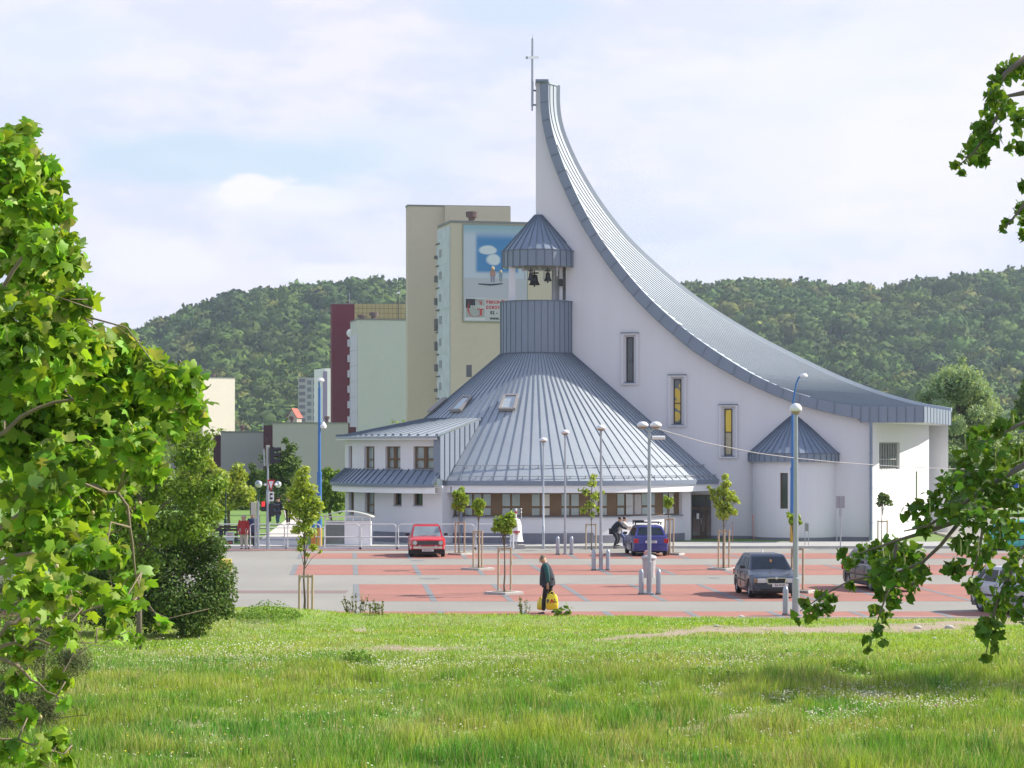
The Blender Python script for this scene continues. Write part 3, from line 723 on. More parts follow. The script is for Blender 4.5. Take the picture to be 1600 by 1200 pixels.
# cone
nse = 92; a0c, a1c = PHL, R_(88)
mb = MB(); vs = []
prof = [(RE, ZE), (DR-.05, ZE+(RE-DR)*.85)]
nn_ = 60
for r, z in prof: vs += [(CXH+r*math.sin(a0c+(a1c-a0c)*k/nn_), CYH-r*math.cos(a0c+(a1c-a0c)*k/nn_), z) for k in range(nn_+1)]
mb.add(vs, [(k, k+1, nn_+2+k, nn_+1+k) for k in range(nn_)])
ru = 6.3; n3_ = 30; vs = []; A3 = -R_(110)
for r, z in ((ru, ZE+(RE-ru)*.85), (DR-.05, ZE+(RE-DR)*.85)): vs += [(CXH+r*math.sin(A3+(a0c-A3)*k/n3_), CYH-r*math.cos(A3+(a0c-A3)*k/n3_), z) for k in range(n3_+1)]
mb.add(vs, [(k, k+1, n3_+2+k, n3_+1+k) for k in range(n3_)])
hr = mb.build('hall_roof', ZINCR, church, smooth=True)
mb = MB()
st = .0625
k = 0; a = A3
while a < a1c:
    r0 = RE if a > a0c else ru
    p = Vector((CXH+r0*math.sin(a), CYH-r0*math.cos(a), ZE+(RE-r0)*.85)); q = Vector((CXH+DR*math.sin(a), CYH-DR*math.cos(a), ZE+(RE-DR)*.85))
    up = Vector((math.sin(a)*.65, -math.cos(a)*.65, .76)); mb.bar(p+up*.01, q+up*.006, .022, .032, up); a += st; k += 1
mb.build('standing_seams', SEAM, hr, fix=False)
for rr in (RE-.12, RE-.75):
    mb = MB(); zz = ZE+(RE-rr)*.85+.12
    for k in range(50):
        a, b = a0c+(a1c-a0c)*k/50, a0c+(a1c-a0c)*(k+1)/50
        mb.bar((CXH+rr*math.sin(a), CYH-rr*math.cos(a), zz), (CXH+rr*math.sin(b), CYH-rr*math.cos(b), zz), .035, .035)
        if k % 2 == 0: mb.bar((CXH+rr*math.sin(a), CYH-rr*math.cos(a), zz-.12), (CXH+rr*math.sin(a), CYH-rr*math.cos(a), zz+.03), .05, .05)
    mb.build('snow_guard', GALV, hr)
# roof windows
def cone_pt(a, r, h=0): return Vector((CXH+r*math.sin(a), CYH-r*math.cos(a), ZE+(RE-r)*.85))+Vector((math.sin(a)*.65, -math.cos(a)*.65, .76))*h
for px, py, rr in ((722, 632, 5.35), (796, 632, 5.3), (672, 633, 5.4)):
    a = phi_of(px, CXH, CYH, rr); w = .36/rr
    if px < 700: a = -R_(78)
    mb = MB(); c = [cone_pt(a-w, rr+.42, .14), cone_pt(a+w, rr+.42, .14), cone_pt(a+w, rr-.42, .14), cone_pt(a-w, rr-.42, .14)]
    for i in range(4): mb.bar(c[i], c[(i+1) % 4], .12, .16, (0, -.65, .76))
    s = mb.build('roof_window', mat('roof window frame', (.30, .28, .27), .5), hr)
    mb = MB(); c = [cone_pt(a-w*.85, rr+.36, .16), cone_pt(a+w*.85, rr+.36, .16), cone_pt(a+w*.85, rr-.36, .16), cone_pt(a-w*.85, rr-.36, .16)]
    mb.add(c, [(0, 1, 2, 3)]); mb.build('pane', mat('pale roof pane', (.42, .47, .5), .08, var=.2, spec=.9), s)  # pane in a pale grey blue base colour

# drum, belfry
DX, DY = CXH, 128.0
zd0, zd1 = ZT-.15, EYE-(469-HY)/F_PX*126
mb = MB(); n = 20; vs = []; a0, a1 = -1.9, 1.75
for z in (zd0, zd1): vs += [(DX+DR*math.sin(a0+(a1-a0)*k/n), DY-DR*math.cos(a0+(a1-a0)*k/n), z) for k in range(n+1)]
vs2 = [(x, y, z) for x, y, z in vs[n+1:]]
mb.add(vs, [(k, k+1, n+2+k, n+1+k) for k in range(n)]+[tuple(range(n+1, 2*n+2))]); dm = mb.build('belfry_drum', ZINC, church)
mb = MB()
for k in range(n+1):
    a = a0+(a1-a0)*k/n; rr = Vector((math.sin(a), -math.cos(a), 0)); c = Vector((DX, DY, 0))+rr*(DR+.01); mb.bar(c+Vector((0, 0, zd0)), c+Vector((0, 0, zd1)), .03, .03, rr)
    b = a0+(a1-a0)*(k+1)/n
    if k < n:
        for z in (zd1, zd0+.16): mb.bar(c+Vector((0, 0, z)), Vector((DX+(DR+.01)*math.sin(b), DY-(DR+.01)*math.cos(b), z)), .06, .05)
mb.build('standing_seams', SEAM, dm, fix=False)
zr0, zr1 = EYE-(414.5-HY)/F_PX*126, EYE-(389-HY)/F_PX*126
def ccol(px0, px1, Y, depth=.35): m = MB(); m.box((px0-CX)/F_PX*Y, (px1-CX)/F_PX*Y, Y, Y+depth, zd1-.05, zr0+.05); m.build('belfry_column', STUCCO, church)
ccol(795, 805.5, 126.9); ccol(862, 871, 128.4, .3); ccol(874, 879, 127.6, .2)
mb = MB(); mb.box((872-CX)/F_PX*128.9, (886-CX)/F_PX*128.9, 128.4, 128.6, zd1-.05, zr0+.05); mb.build('belfry_back_panel', mat('grey panel with painted shade', (.30, .30, .32), .8), church)  # shade on the wall behind the belfry put into the panel's grey
mb = MB(); mb.box((873-CX)/F_PX*126.9, (880-CX)/F_PX*126.9, 127.3, 127.5, EYE-(446-HY)/F_PX*126.9, EYE-(435-HY)/F_PX*126.9); mb.build('loudspeaker', BLACKP, church)
cone_roof('belfry_roof', DX+.08, DY-.05, 56.5/F_PX*128, zr0, zr1, .2, EYE-(336.5-HY)/F_PX*128, 16, .04, -1.95, 1.8)
mb = MB(); n = 16
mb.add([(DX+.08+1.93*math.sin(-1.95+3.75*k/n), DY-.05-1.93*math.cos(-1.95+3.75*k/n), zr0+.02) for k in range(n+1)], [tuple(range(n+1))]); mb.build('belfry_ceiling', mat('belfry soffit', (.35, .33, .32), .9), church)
# bell frame
BY = 126.9
def bp(px, py, Y=BY): return P(px, py, Y)
mb = MB()
for px in (817, 843.5, 870.5): mb.bar(bp(px, 412, BY-.4), bp(px, 424 if px != 870.5 else 432, BY-.4), .09, .09)
for y0, x0, x1 in ((421, 815, 876),): mb.bar(bp(x0, y0), bp(x1, y0), .08, .12)
mb.bar(bp(800, 417), bp(878, 417), .08, .1); mb.bar(bp(820, 421, 126.3), bp(820, 437, 126.3), .04, .05); mb.bar(bp(866, 421), bp(866, 437), .04, .05)
mb.bar(bp(850, 420), bp(850, 438), .05, .05)
mb.build('bell_frame', mat('bell frame steel', (.34, .33, .33), .5, metal=.3), church)
mb = MB()
mb.lathe([(.24, -.02), (.27, -.02), (.27, .03), (.24, .03), (.24, -.02)], tuple(bp(853, 434)), 20, axis='y'); mb.build('bell_wheel', WHITEM, church)
BRONZE = mat('dark bell bronze', (.05, .048, .05), .35, metal=.6, var=.2)
def bell(px, ytop, ybot, rpx, Y, label):
    c = bp(px, ybot, Y); H = (ybot-ytop)/F_PX*Y; r = rpx/F_PX*Y
    t = thing('church_bell', label, 'bell', tuple(c), 0, 'bells hanging in the belfry')
    mb = MB(); mb.lathe([(0, H), (r*.35, H*.99), (r*.52, H*.9), (r*.58, H*.6), (r*.68, H*.3), (r*.86, H*.1), (r, 0), (r*.93, -.01), (r*.6, H*.3), (r*.45, H*.8)], (0, 0, 0), 24)
    mb.build('bell_body', BRONZE, t, smooth=True)
    mb = MB(); mb.tube([(0, 0, H*.7), (0, 0, -H*.22)], .02, 6); mb.lathe([(0, -.06), (.045, -.03), (.045, .02), (0, .05)], (0, 0, -H*.12), 10); mb.build('clapper', BRONZE, t)
    mb = MB(); mb.bar((0, 0, H*.95), (0, 0, H+.25), .06, .06); mb.bar((-r*.7, 0, H+.08), (r*.7, 0, H+.08), .08, .08); mb.build('headstock', BLACKP, t)
bell(835, 429, 445, 9.3, 126.9, 'largest and lowest dark bell, in the middle of the belfry')
bell(829.5, 425.5, 437.5, 5.6, 126.3, 'small dark bell on the left, partly before the largest bell')
bell(856, 425.5, 439, 6.4, 126.7, 'small dark bell on the right beside the white wheel')
# cross beside the spire top
mb = MB(); cy = wallY(XL)-.15
def cp(px, py): return P(px, py, cy)
mb.tube([cp(831.6, 166), cp(832, 60)], [.07, .06], 10); mb.tube([cp(831.3, 173), cp(831.6, 165)], .045, 8)
mb.tube([cp(832, 60), cp(832.2, 53)], .012, 6)
crs = mb.build('cross_pole', GALV, church)
mb = MB(); mb.bar(cp(823, 93)+Vector((0, -.6, 0)), cp(840.5, 86.5)+Vector((0, .6, 0)), .12, .14); mb.build('cross_bar', GALV, crs)
for y in (141, 163.5): mb = MB(); mb.bar(cp(831.5, y), cp(838, y)+Vector((0, .2, 0)), .08, .08); mb.build('bracket', GALV, crs)

# two-storey annex on the left -------------------------------------------
RA, RAE, ZA0 = 10.35, 11.05, 3.12
SAx = arcS(CXH, CYH, RA); aL, aR = -R_(100), PHL
def wop(x0, x1, y0, y1, r=RA):
    a, b = phi_of(x0, CXH, CYH, r), phi_of(x1, CXH, CYH, r); m = (a+b)/2; Yd = CYH-r*math.cos(m)
    return (a, b, EYE-(y1-HY)/F_PX*Yd, EYE-(y0-HY)/F_PX*Yd)
# annex wall follows the same arc; its openings in photo order
lowo = [wop(545, 553, 766, 803), wop(570, 585, 768, 802.5), wop(615, 627.5, 768.5, 789.5), wop(646, 660.5, 768.5, 789.5)]
upo = [wop(544.5, 550, 697, 731), wop(569, 585, 697.5, 731.5), wop(602, 625.5, 697.5, 732), wop(646, 678.5, 697.5, 732.5)]
mb = MB(); wallcol(mb, SAx, list(np.linspace(aL, aR, 36)), lambda u: 3.0, lowo, reveal=.3)
e1, e2 = SAx(aR, 0, 0), SH(aR, 0, 0); quad(mb, e1, e2, 0, 3)
mb.build('annex_lower_wall', STUCCO, church, smooth=20)
mb = MB(); wallcol(mb, SAx, list(np.linspace(aL, aR, 36)), lambda u: 5.45, upo, z0=3.7, reveal=.3)
mb.build('annex_upper_wall', STUCCO, church, smooth=20)
for i, o in enumerate(lowo+upo):
    a, b, z0, z1 = o; mb = MB(); mb.add([SAx(a, z0, .24), SAx(b, z0, .24), SAx(b, z1, .24), SAx(a, z1, .24)], [(0, 1, 2, 3)])
    wn = mb.build('window', GLASSW if i not in (2, 3) else GLASSD, church)
    mb = MB(); cr = [SAx(a, z0, .2), SAx(b, z0, .2), SAx(b, z1, .2), SAx(a, z1, .2)]
    for k in range(4): mb.bar(cr[k], cr[(k+1) % 4], .1, .1, (0, 1, 0))
    if i in (1, 5): mb.bar(SAx(b-(b-a)*.3, z0, .2), SAx(b-(b-a)*.3, z1, .2), .12, .1, (0, 1, 0)); mb.bar(SAx(a, z0+.4*(z1-z0), .2), SAx(b, z0+.4*(z1-z0), .2), .08, .1, (0, 1, 0))
    if i in (6, 7): mb.bar(SAx((a+b)/2, z0, .19), SAx((a+b)/2, z1, .19), .18, .12, (0, 1, 0)); mb.bar(SAx(a, z0+.42*(z1-z0), .2), SAx(b, z0+.42*(z1-z0), .2), .1, .1, (0, 1, 0))
    mb.build('frame', WOODF, wn)
    mb = MB(); mb.bar(SAx(a, z0-.02, -.02), SAx(b, z0-.02, -.02), .1, .04); mb.build('sill', ZINC, wn)
hs = MB()
for k in range(36):
    a, b = aL+(aR-aL)*k/36, aL+(aR-aL)*(k+1)/36; quad(hs, SAx(a, 0, -.04), SAx(b, 0, -.04), 0, .62)
    hs.add([SAx(a, .62, -.04), SAx(b, .62, -.04), SAx(b, .62, .01), SAx(a, .62, .01)], [(0, 1, 2, 3)])
hs.build('annex_plinth', PLINTH, church)
mb = MB(); ring(mb, RA-.05, RAE, ZA0-.5, ZA0-.2, aL, aR); mb.build('annex_eave_board', WHITEM, church)
mb = MB(); vs = []; n = 40
for r, z in ((RAE+.1, ZA0-.2), (RAE+.12, ZA0-.04), (RA-.02, 3.82)): vs += [(CXH+r*math.sin(aL+(aR-aL)*k/n), CYH-r*math.cos(aL+(aR-aL)*k/n), z) for k in range(n+1)]
mb.add(vs, [(j*(n+1)+k, j*(n+1)+k+1, (j+1)*(n+1)+k+1, (j+1)*(n+1)+k) for j in range(2) for k in range(n)])
sk = mb.build('skirt_roof', ZINC, church)
mb = MB(); a = aL
while a < aR:
    p = Vector((CXH+(RAE+.12)*math.sin(a), CYH-(RAE+.12)*math.cos(a), ZA0-.02)); q = Vector((CXH+RA*math.sin(a), CYH-RA*math.cos(a), 3.84)); mb.bar(p, q, .03, .05, (0, -.6, .8)); a += .046
mb.build('standing_seams', SEAM, sk, fix=False)
# dormer roof
rdE, zdE, rdT = 10.85, 5.5, 6.1; zdT = ZE+(RE-rdT)*.85-.03
mb = MB(); vs = []
for r, z in ((rdE, zdE-.12), (rdE, zdE), (rdT, zdT)): vs += [(CXH+r*math.sin(aL+(aR-aL)*k/n), CYH-r*math.cos(aL+(aR-aL)*k/n), z) for k in range(n+1)]
mb.add(vs, [(j*(n+1)+k, j*(n+1)+k+1, (j+1)*(n+1)+k+1, (j+1)*(n+1)+k) for j in range(2) for k in range(n)])
dmr = mb.build('annex_roof', ZINCR, church)
mb = MB(); a = aL
while a < aR:
    p = Vector((CXH+rdE*math.sin(a), CYH-rdE*math.cos(a), zdE+.02)); q = Vector((CXH+rdT*math.sin(a), CYH-rdT*math.cos(a), zdT+.02)); mb.bar(p, q, .03, .05); a += .052
    mb.bar(p+Vector((0, .1, .04)), p+Vector((.12, .1, .05)), .1, .1)
mb.build('standing_seams', SEAM, dmr, fix=False)
mb = MB(); ring(mb, RA-.1, rdE-.03, zdE-.17, zdE-.12, aL, aR); mb.build('annex_soffit', WHITEM, church)
# cheek
def rp(r, z, a=aR, o=0): return Vector((CXH+r*math.sin(a)+math.cos(a)*o, CYH-r*math.cos(a)+math.sin(a)*o, z))
mb = MB(); pts = [rp(RA+.25, 3.45), rp(RA+.25, zdE-.02), rp(rdT-.05, zdT), rp(RE-.3, ZE+.25), rp(RE-.1, 3.35)]
pin = [p+Vector((-.1, 0, 0)) for p in pts]
mb.add([rp(RE, ZE-.02, o=.03), rp(RA+.22, ZE+.1, o=.03), rp(RA+.22, zdE-.02, o=.03), rp(rdT, zdT, o=.03)], [(0, 1, 2, 3)])
mb.add([rp(RA+.22, ZE+.1, o=.03), rp(RA+.22, zdE-.02, o=.03), rp(RA+.22, zdE-.02, aR-.035, 0), rp(RA+.22, ZE+.1, aR-.035, 0)], [(0, 1, 2, 3)])
ck = mb.build('dormer_cheek', ZINC, church)
mb = MB()
for k in range(8):
    r = RA-.2-k*.52; zt = zdE+(zdT-zdE)*(rdE-r)/(rdE-rdT); z0 = max(ZE+(RE-r)*.85, ZE)
    if zt > z0: mb.bar(rp(r, z0, o=.05), rp(r, zt-.05, o=.05), .03, .03, (1, 0, 0))
mb.build('standing_seams', SEAM, ck, fix=False)
# downpipe by the annex
mb = MB(); q = rp(RW+.55, 0, aR+.02); q2 = rp(RW+.12, 0, aR+.055)
mb.tube([q+Vector((0, -.1, 2.95)), q+Vector((0, -.1, 2.7)), q2+Vector((0, -.05, 2.35)), q2+Vector((0, -.05, .1))], .065, 8); mb.build('downpipe', ZINC, church)
# ------------------------------------------------------------------ buildings behind
def stucco(name, col, **k): return mat(name, col, .9, var=.05, scale=.25, var2=.05, scale2=1.5, **k)
BEIGE = stucco('beige panel facade', (.57, .49, .40)); PALEB = stucco('pale blue grey concrete', (.50, .54, .58))
RUST = mat('rusty vent', (.10, .07, .07), .8)
def house(name, label, px0, d, a, wpx, ytop, depth, m, group=None, ybot=None, cat='building', part='wall'):
    """a box building whose front left corner stands at bearing px0, distance d, turned by a degrees"""
    root = thing(name, label, cat, ((px0-CX)/F_PX*d, d, 0), R_(a), group)
    w = 1.0
    for _ in range(30):     # width so that the right edge falls on wpx
        X = root.location.x+w*math.cos(R_(a)); Y = d+w*math.sin(R_(a)); w *= 1+((px0+wpx-(CX+F_PX*X/Y))/wpx)*.9
    h = EYE-(ytop-HY)/F_PX*d
    mb = MB(); mb.box(0, w, 0, depth, -.05, h); mb.build(part, m, root)
    return root, w, h
def vent(root, x, y, h, r=.5, H=1.1):
    mb = MB(); mb.lathe([(r*.6, 0), (r*.6, H*.6), (r, H*.6), (r*1.05, H*.95), (r*.5, H), (0, H)], (x, y, h), 12); mb.build('roof_vent', RUST, root)
def parapet(root, w, h, depth, m, t=.35, hh=.25):
    mb = MB()
    mb.box(-.08, w+.08, -.08, t, h+.002, h+hh); mb.box(-.08, t, t, depth, h+.002, h+hh); mb.box(w-t, w+.08, t, depth, h+.002, h+hh); mb.build('parapet', m, root)
GREYC = mat('grey coping', (.22, .22, .22), .8)
# rear beige tower
D1 = 318
r1, w1_, h1 = house('apartment_block', 'tall beige apartment block with blank walls, highest on the skyline', 637, D1, 8, 159, 322, 2.5, BEIGE)
parapet(r1, w1_, h1, 2.5, GREYC, hh=.2)
mb = MB(); mb.box(w1_*.36, w1_+.02, -1.0, .01, 0, h1); mb.build('stair_tower', BEIGE, r1)
# front beige tower with banner
D2 = 294
r2_, w2_, h2 = house('apartment_block', 'beige apartment block carrying the large picture banner beside the bell tower', 704, D2, 14, 170, 348, 7.3, BEIGE)
parapet(r2_, w2_, h2, 7.3, GREYC, hh=.3)
mb = MB(); rgb = random.Random(4); z = 0; xs_ = -1.65
seg_ = []
STW = mat('weathered white panel', (.52, .56, .60), .9, var=.22, scale=.8, var2=.12, scale2=.2)
for i in range(13):
    z0, z1 = i*2.8-.05, min(i*2.8+2.75, h2-.3-.0);
    if z1 < z0+.3: continue
    x0 = xs_+rgb.uniform(-.05, .12)
    mb.box(-.12+rgb.uniform(-.05, .02), -.01, .15, 7.3+rgb.uniform(-.1, .25), z0, z1)
mb.build('gable_strip', STW, r2_)
for i in range(1, 11):
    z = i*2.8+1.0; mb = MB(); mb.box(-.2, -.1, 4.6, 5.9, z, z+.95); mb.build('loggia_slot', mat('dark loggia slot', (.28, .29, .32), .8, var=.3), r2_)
BRK = mat('broken concrete edge', (.16, .15, .15), .9, var=.4, scale=3)
for i in range(1, 12):
    mb = MB(); mb.box(-.3, -.1, 5.6+rgb.random(), 7.6, i*2.8-.1, i*2.8+.05); mb.build('broken_edge', BRK, r2_)
    if i < 11: mb = MB(); mb.box(-.5, -.1, 6.9, 7.5, i*2.8+rgb.random(), i*2.8+1.2+rgb.random()*1.2); mb.build('broken_edge', BRK, r2_)
mb = MB(); mb.lathe([(0, 0), (.6, .3), (.5, .7), (0, .9)], (xs_+.8, -.3, h2-2.4), 7); 
vent(r2_, w2_*.26, 4, h2, .75, 1.9); vent(r2_, w2_*.88, 4, h2, .6, .5); vent(r2_, w2_*.05, 5, h2, .5, .4)
mb = MB(); zz = EYE-(585-HY)/F_PX*D2; mb.box(2.0, 2.7, -.02, .02, zz-.3, zz+1.2); mb.build('window', GLASSD, r2_)
# more of the row seen between the belfry columns
r2b, w_, h_ = house('apartment_block', 'ochre apartment wall glimpsed through the open belfry', 842, 330, 10, 56, 366, 12, stucco('ochre wall', (.60, .50, .30)))
mb = MB()
for i in range(6):
    for k in range(2): mb.box(.4+k*1.6, 1.4+k*1.6, -.05, .01, h_-4-i*2.8, h_-2.6-i*2.8)
mb.build('window', mat('pale window', (.55, .58, .6), .3), r2b)

# banner -------------------------------------------------------------
ban = thing('advertising_banner', 'large banner with blue sky picture and red letter G on beige wall', 'banner', r2_.matrix_basis @ Vector((0, 0, 0)), R_(14))
def b_u(px):     # banner x on the facade for a bearing
    u = (px-CX)/F_PX; a = R_(14); X0 = r2_.location.x; return (u*D2-X0)/(math.cos(a)-u*math.sin(a))
def b_z(px, py): u = b_u(px); Y = D2+u*math.sin(R_(14)); return EYE-(py-HY)/F_PX*Y
bx0, bx1 = b_u(724), b_u(823); bz0, bz1 = b_z(760, 502), b_z(760, 352)
PRINT = bpy.data.materials.new('printed picture'); PRINT.use_nodes = True; t = PRINT.node_tree; b = t.nodes['Principled BSDF']; b.inputs['Roughness'].default_value = .7
tco = N(t, 'ShaderNodeTexCoord'); sp = N(t, 'ShaderNodeSeparateXYZ'); t.links.new(tco.outputs['Object'], sp.inputs[0])
def rng01(v, a, b_): return ramp(t, v, a, b_)
ux, uz = sp.outputs[0], sp.outputs[2]
inx = mth(t, 'MULTIPLY', rng01(ux, b_u(740), b_u(747)), ramp(t, ux, b_u(806), b_u(812), True))
inz = mth(t, 'MULTIPLY', rng01(uz, b_z(760, 429), b_z(760, 422)), ramp(t, uz, b_z(760, 376), b_z(760, 358), True))
flo = ramp(t, uz, b_z(760, 436), b_z(760, 433), True)
colr = mixc(t, flo, (.50, .54, .66), (.46, .46, .54)); topg = ramp(t, uz, b_z(760, 372), b_z(760, 354))
colr = mixc(t, topg, colr, (.28, .42, .52)); colr = mixc(t, mth(t, 'MULTIPLY', inx, inz), colr, (.06, .22, .50))
nz = N(t, 'ShaderNodeTexNoise'); nz.inputs['Scale'].default_value = .45; nz.inputs['Detail'].default_value = 3; t.links.new(tco.outputs['Object'], nz.inputs[0])
def pb(px, py, rx, rz):
    dx = mth(t, 'DIVIDE', mth(t, 'SUBTRACT', ux, b_u(px)), rx); dz = mth(t, 'DIVIDE', mth(t, 'SUBTRACT', uz, b_z(px, py)), rz)
    d = mth(t, 'ADD', mth(t, 'ADD', mth(t, 'MULTIPLY', dx, dx), mth(t, 'MULTIPLY', dz, dz)), mth(t, 'MULTIPLY', mth(t, 'SUBTRACT', nz.outputs[0], .5), 1.6)); return ramp(t, d, .5, 1.2, True)
clo = mth(t, 'MAXIMUM', pb(761, 391, 1.2, .55), pb(770, 406, 1.0, .7))
colr = mixc(t, clo, colr, (.62, .66, .74)); colr = mixc(t, pb(805, 400, .8, 1.2), colr, (.45, .52, .66))
t.links.new(colr, b.inputs['Base Color'])
mb = MB(); mb.box(bx0, bx1, -.14, -.06, bz0, bz1); mb.build('picture_sheet', PRINT, ban)
mb = MB()
for x0, x1, z0, z1 in ((bx0-.12, bx1+.12, bz1, bz1+.12), (bx0-.12, bx1+.12, bz0-.14, bz0), (bx0-.12, bx0, bz0, bz1), (bx1, bx1+.12, bz0, bz1)): mb.box(x0, x1, -.16, -.03, z0, z1)
mb.build('banner_edge', mat('banner edge', (.30, .30, .27), .8), ban)
def plate(nm, px0, px1, py0, py1, col, y=-.16, par=ban, label=None):
    mb = MB(); mb.box(b_u(px0), b_u(px1), y-.02, y, b_z(760, py1), b_z(760, py0)); return mb.build(nm, mat('print '+nm+str(col[0]), col, .7, var=.03), par, label=label)
plate('text_panel', 724.4, 822.6, 465.5, 501.8, (.50, .49, .52)); plate('logo_panel', 726, 757.4, 465.8, 501, (.60, .60, .64), -.165)
plate('logo_ground', 727, 756.8, 467.2, 496.2, (.36, .37, .37), -.18); plate('logo_corner', 727.2, 741.8, 467.4, 481.5, (.03, .03, .04), -.2)
def txt2mesh(o):
    bpy.context.view_layer.update(); dg = bpy.context.evaluated_depsgraph_get(); me = bpy.data.meshes.new_from_object(o.evaluated_get(dg))
    n = bpy.data.objects.new('lettering', me); COL.objects.link(n); n.parent = o.parent; n.location = o.location; n.rotation_euler = o.rotation_euler; n.scale = o.scale
    cu = o.data; bpy.data.objects.remove(o); bpy.data.curves.remove(cu); n.name = 'lettering'; return n
def text(s, px, py, hpx, col, y, par, bold=0.0, wfit=None, name='lettering', spacing=1.0):
    cu = bpy.data.curves.new(name, 'FONT'); cu.body = s; cu.extrude = .01; cu.offset = bold; cu.space_character = spacing
    o = bpy.data.objects.new(name, cu); COL.objects.link(o); o.parent = par; o.rotation_euler = (R_(90), 0, 0)
    cu.materials.append(mat('print ink %s' % (col,), col, .7, var=0))
    H = hpx/F_PX*D2/.70; cu.size = H; o.location = (b_u(px), y, b_z(px, py))
    sx = 1.0
    if wfit:
        bpy.context.view_layer.update(); w = o.dimensions.x
        if w > 0: sx = (b_u(px+wfit)-b_u(px))/w
    o = txt2mesh(o); o.scale.x = sx
    return o
REDI, BLKI = (.50, .04, .05), (.03, .03, .04)
text('REKONŠTRUKCIE', 759, 474.2, 4.6, REDI, -.19, ban, .02, 56); text('DOMOV', 759, 482.6, 4.8, REDI, -.19, ban, .03, 21, spacing=1.4)
text('02 -', 765.5, 491, 4.8, BLKI, -.19, ban, .03, 11.5, spacing=1.3); text('www.', 765.2, 499.3, 4.2, BLKI, -.19, ban, .03, 15.5, spacing=1.2)
text('ERSTEA', 734.5, 481.8, 4.3, (.7, .7, .7), -.24, ban, .01, 21.5)
# the big serif G: ring with a gap, bar and serifs
mb = MB(); gc = (b_u(741.8), b_z(741.8, 482)); rx, rz = (b_u(752.5)-b_u(741.8))*1.16, (b_z(741, 468.5)-b_z(741, 482))
vs = []; n = 36; a0, a1 = R_(35), R_(330)
for k in range(n+1):
    a = a0+(a1-a0)*k/n; th = .10+.30*abs(math.cos(a))**1.5; 
    for f in (1, 1-th*.55): vs.append((gc[0]+rx*f*math.cos(a), -.22, gc[1]+rz*(f if f == 1 else 1-th*.25)*math.sin(a)))
mb.add(vs, [(2*k, 2*k+1, 2*k+3, 2*k+2) for k in range(n)])
mb.box(gc[0]+rx*.58, gc[0]+rx*.86, -.23, -.21, gc[1]-rz*.82, gc[1]-rz*.05); mb.box(gc[0]+rx*.25, gc[0]+rx*1.12, -.235, -.215, gc[1]-rz*.12, gc[1]-rz*.04)
mb.box(gc[0]+rx*.70, gc[0]+rx*.82, -.235, -.215, gc[1]+rz*.40, gc[1]+rz*.92)
mb.build('letter_g', mat('letter red', (.50, .06, .07), .7, var=0), ban)
def fig(px, y0, y1, top, bot, nm):
    mb = MB(); ym = (y0+y1)/2; w = (y1-y0)*.13/F_PX*D2
    c = b_u(px); z = lambda y: b_z(px, y)
    mb.lathe([(0, w*1.1), (w*.9, w*.5), (w*.9, -w*.5), (0, -w*1.1)], (c, -.17, z(y0+(y1-y0)*.14)), 10); hd = mb.build(nm+'_head', mat('print hair', (.55, .42, .26), .8), ban)
    mb = MB(); mb.prism([(c-w*1.1, z(y0+(y1-y0)*.27)), (c+w*1.1, z(y0+(y1-y0)*.27)), (c+w*1.4, z(y0+(y1-y0)*.62)), (c-w*1.4, z(y0+(y1-y0)*.62))], -.18, -.145); mb.build(nm+'_coat', mat('print coat%s' % nm, top, .8), ban)
    mb = MB()
    for s in (-1, 1): mb.prism([(c+s*w*.1, z(y0+(y1-y0)*.63)), (c+s*w*1.0, z(y0+(y1-y0)*.63)), (c+s*w*.9, z(y1)), (c+s*w*.3, z(y1))], -.175, -.145)
    mb.build(nm+'_trousers', mat('print trousers%s' % nm, bot, .8), ban)
fig(769.5, 416, 441, (.42, .22, .20), (.26, .22, .32), 'printed_boy'); fig(782, 422, 440, (.24, .30, .40), (.26, .28, .36), 'printed_child')
mb = MB(); c0, c1, cz = b_u(747), b_u(785), b_z(766, 445)
mb.prism([(c0, cz), (b_u(765), cz-.12), (b_u(775), cz-.04), (c1, cz+.1), (c1, cz+.22), (b_u(766), cz+.1), (c0, cz+.14)], -.17, -.145); mb.build('printed_shadow', mat('print shadow', (.05, .05, .09), .8), ban)

# green-white gable block with maroon neighbour
MAR = stucco('maroon facade', (.16, .022, .04)); D3 = 430
GRN = stucco('pale green gable', (.56, .57, .53))
r3, w3, h3 = house('apartment_block', 'pale green gable of an apartment block in front of the maroon one', 559, D3, 12, 79, 500, 9.5, GRN); parapet(r3, w3, h3, 9.5, GREYC)
mb = MB()
for i in range(9):
    z = i*2.85; mb.box(-.1, -.01, .3, 9.6, z, z+2.75); mb.box(-.5, -.1, 8.6, 9.8, z+.9, z+2.2)
mb.build('loggia_strip', mat('lilac white loggia', (.60, .58, .66), .85, var=.1), r3)
vent(r3, w3*.14, 4, h3, .8, 1.2); vent(r3, w3*.38, 4, h3, .8, 1.7)
r4, w4, h4 = house('apartment_block', 'dark maroon apartment block left of the pale green gable', 519, 445, 10, 35, 475, 3, MAR); parapet(r4, w4, h4, 3, GREYC, hh=.15)
vent(r4, w4*.8, 3, h4, .4, .7)
mb = MB(); ax, az_ = w4*.82, h4
mb.tube([(ax, 2, az_), (ax, 2, az_+2.2)], .06, 5); [mb.tube([(ax-1.2+.2*i, 2, az_-2.5+i), (ax+1.2-.2*i, 2, az_-2.5+i)], .05, 5) for i in (0, 1, 2)]; mb.build('aerial', GALV, r4)
mb = MB(); mb.lathe([(0, 0), (.5, .06), (.85, .22)], (ax, -1.0, az_-5.5), 14, axis='y'); mb.build('satellite_dish', WHITEM, r4)
YB = mat('yellow brick roof hut', (.48, .38, .20), .9, var=.1); tb = YB.node_tree; 
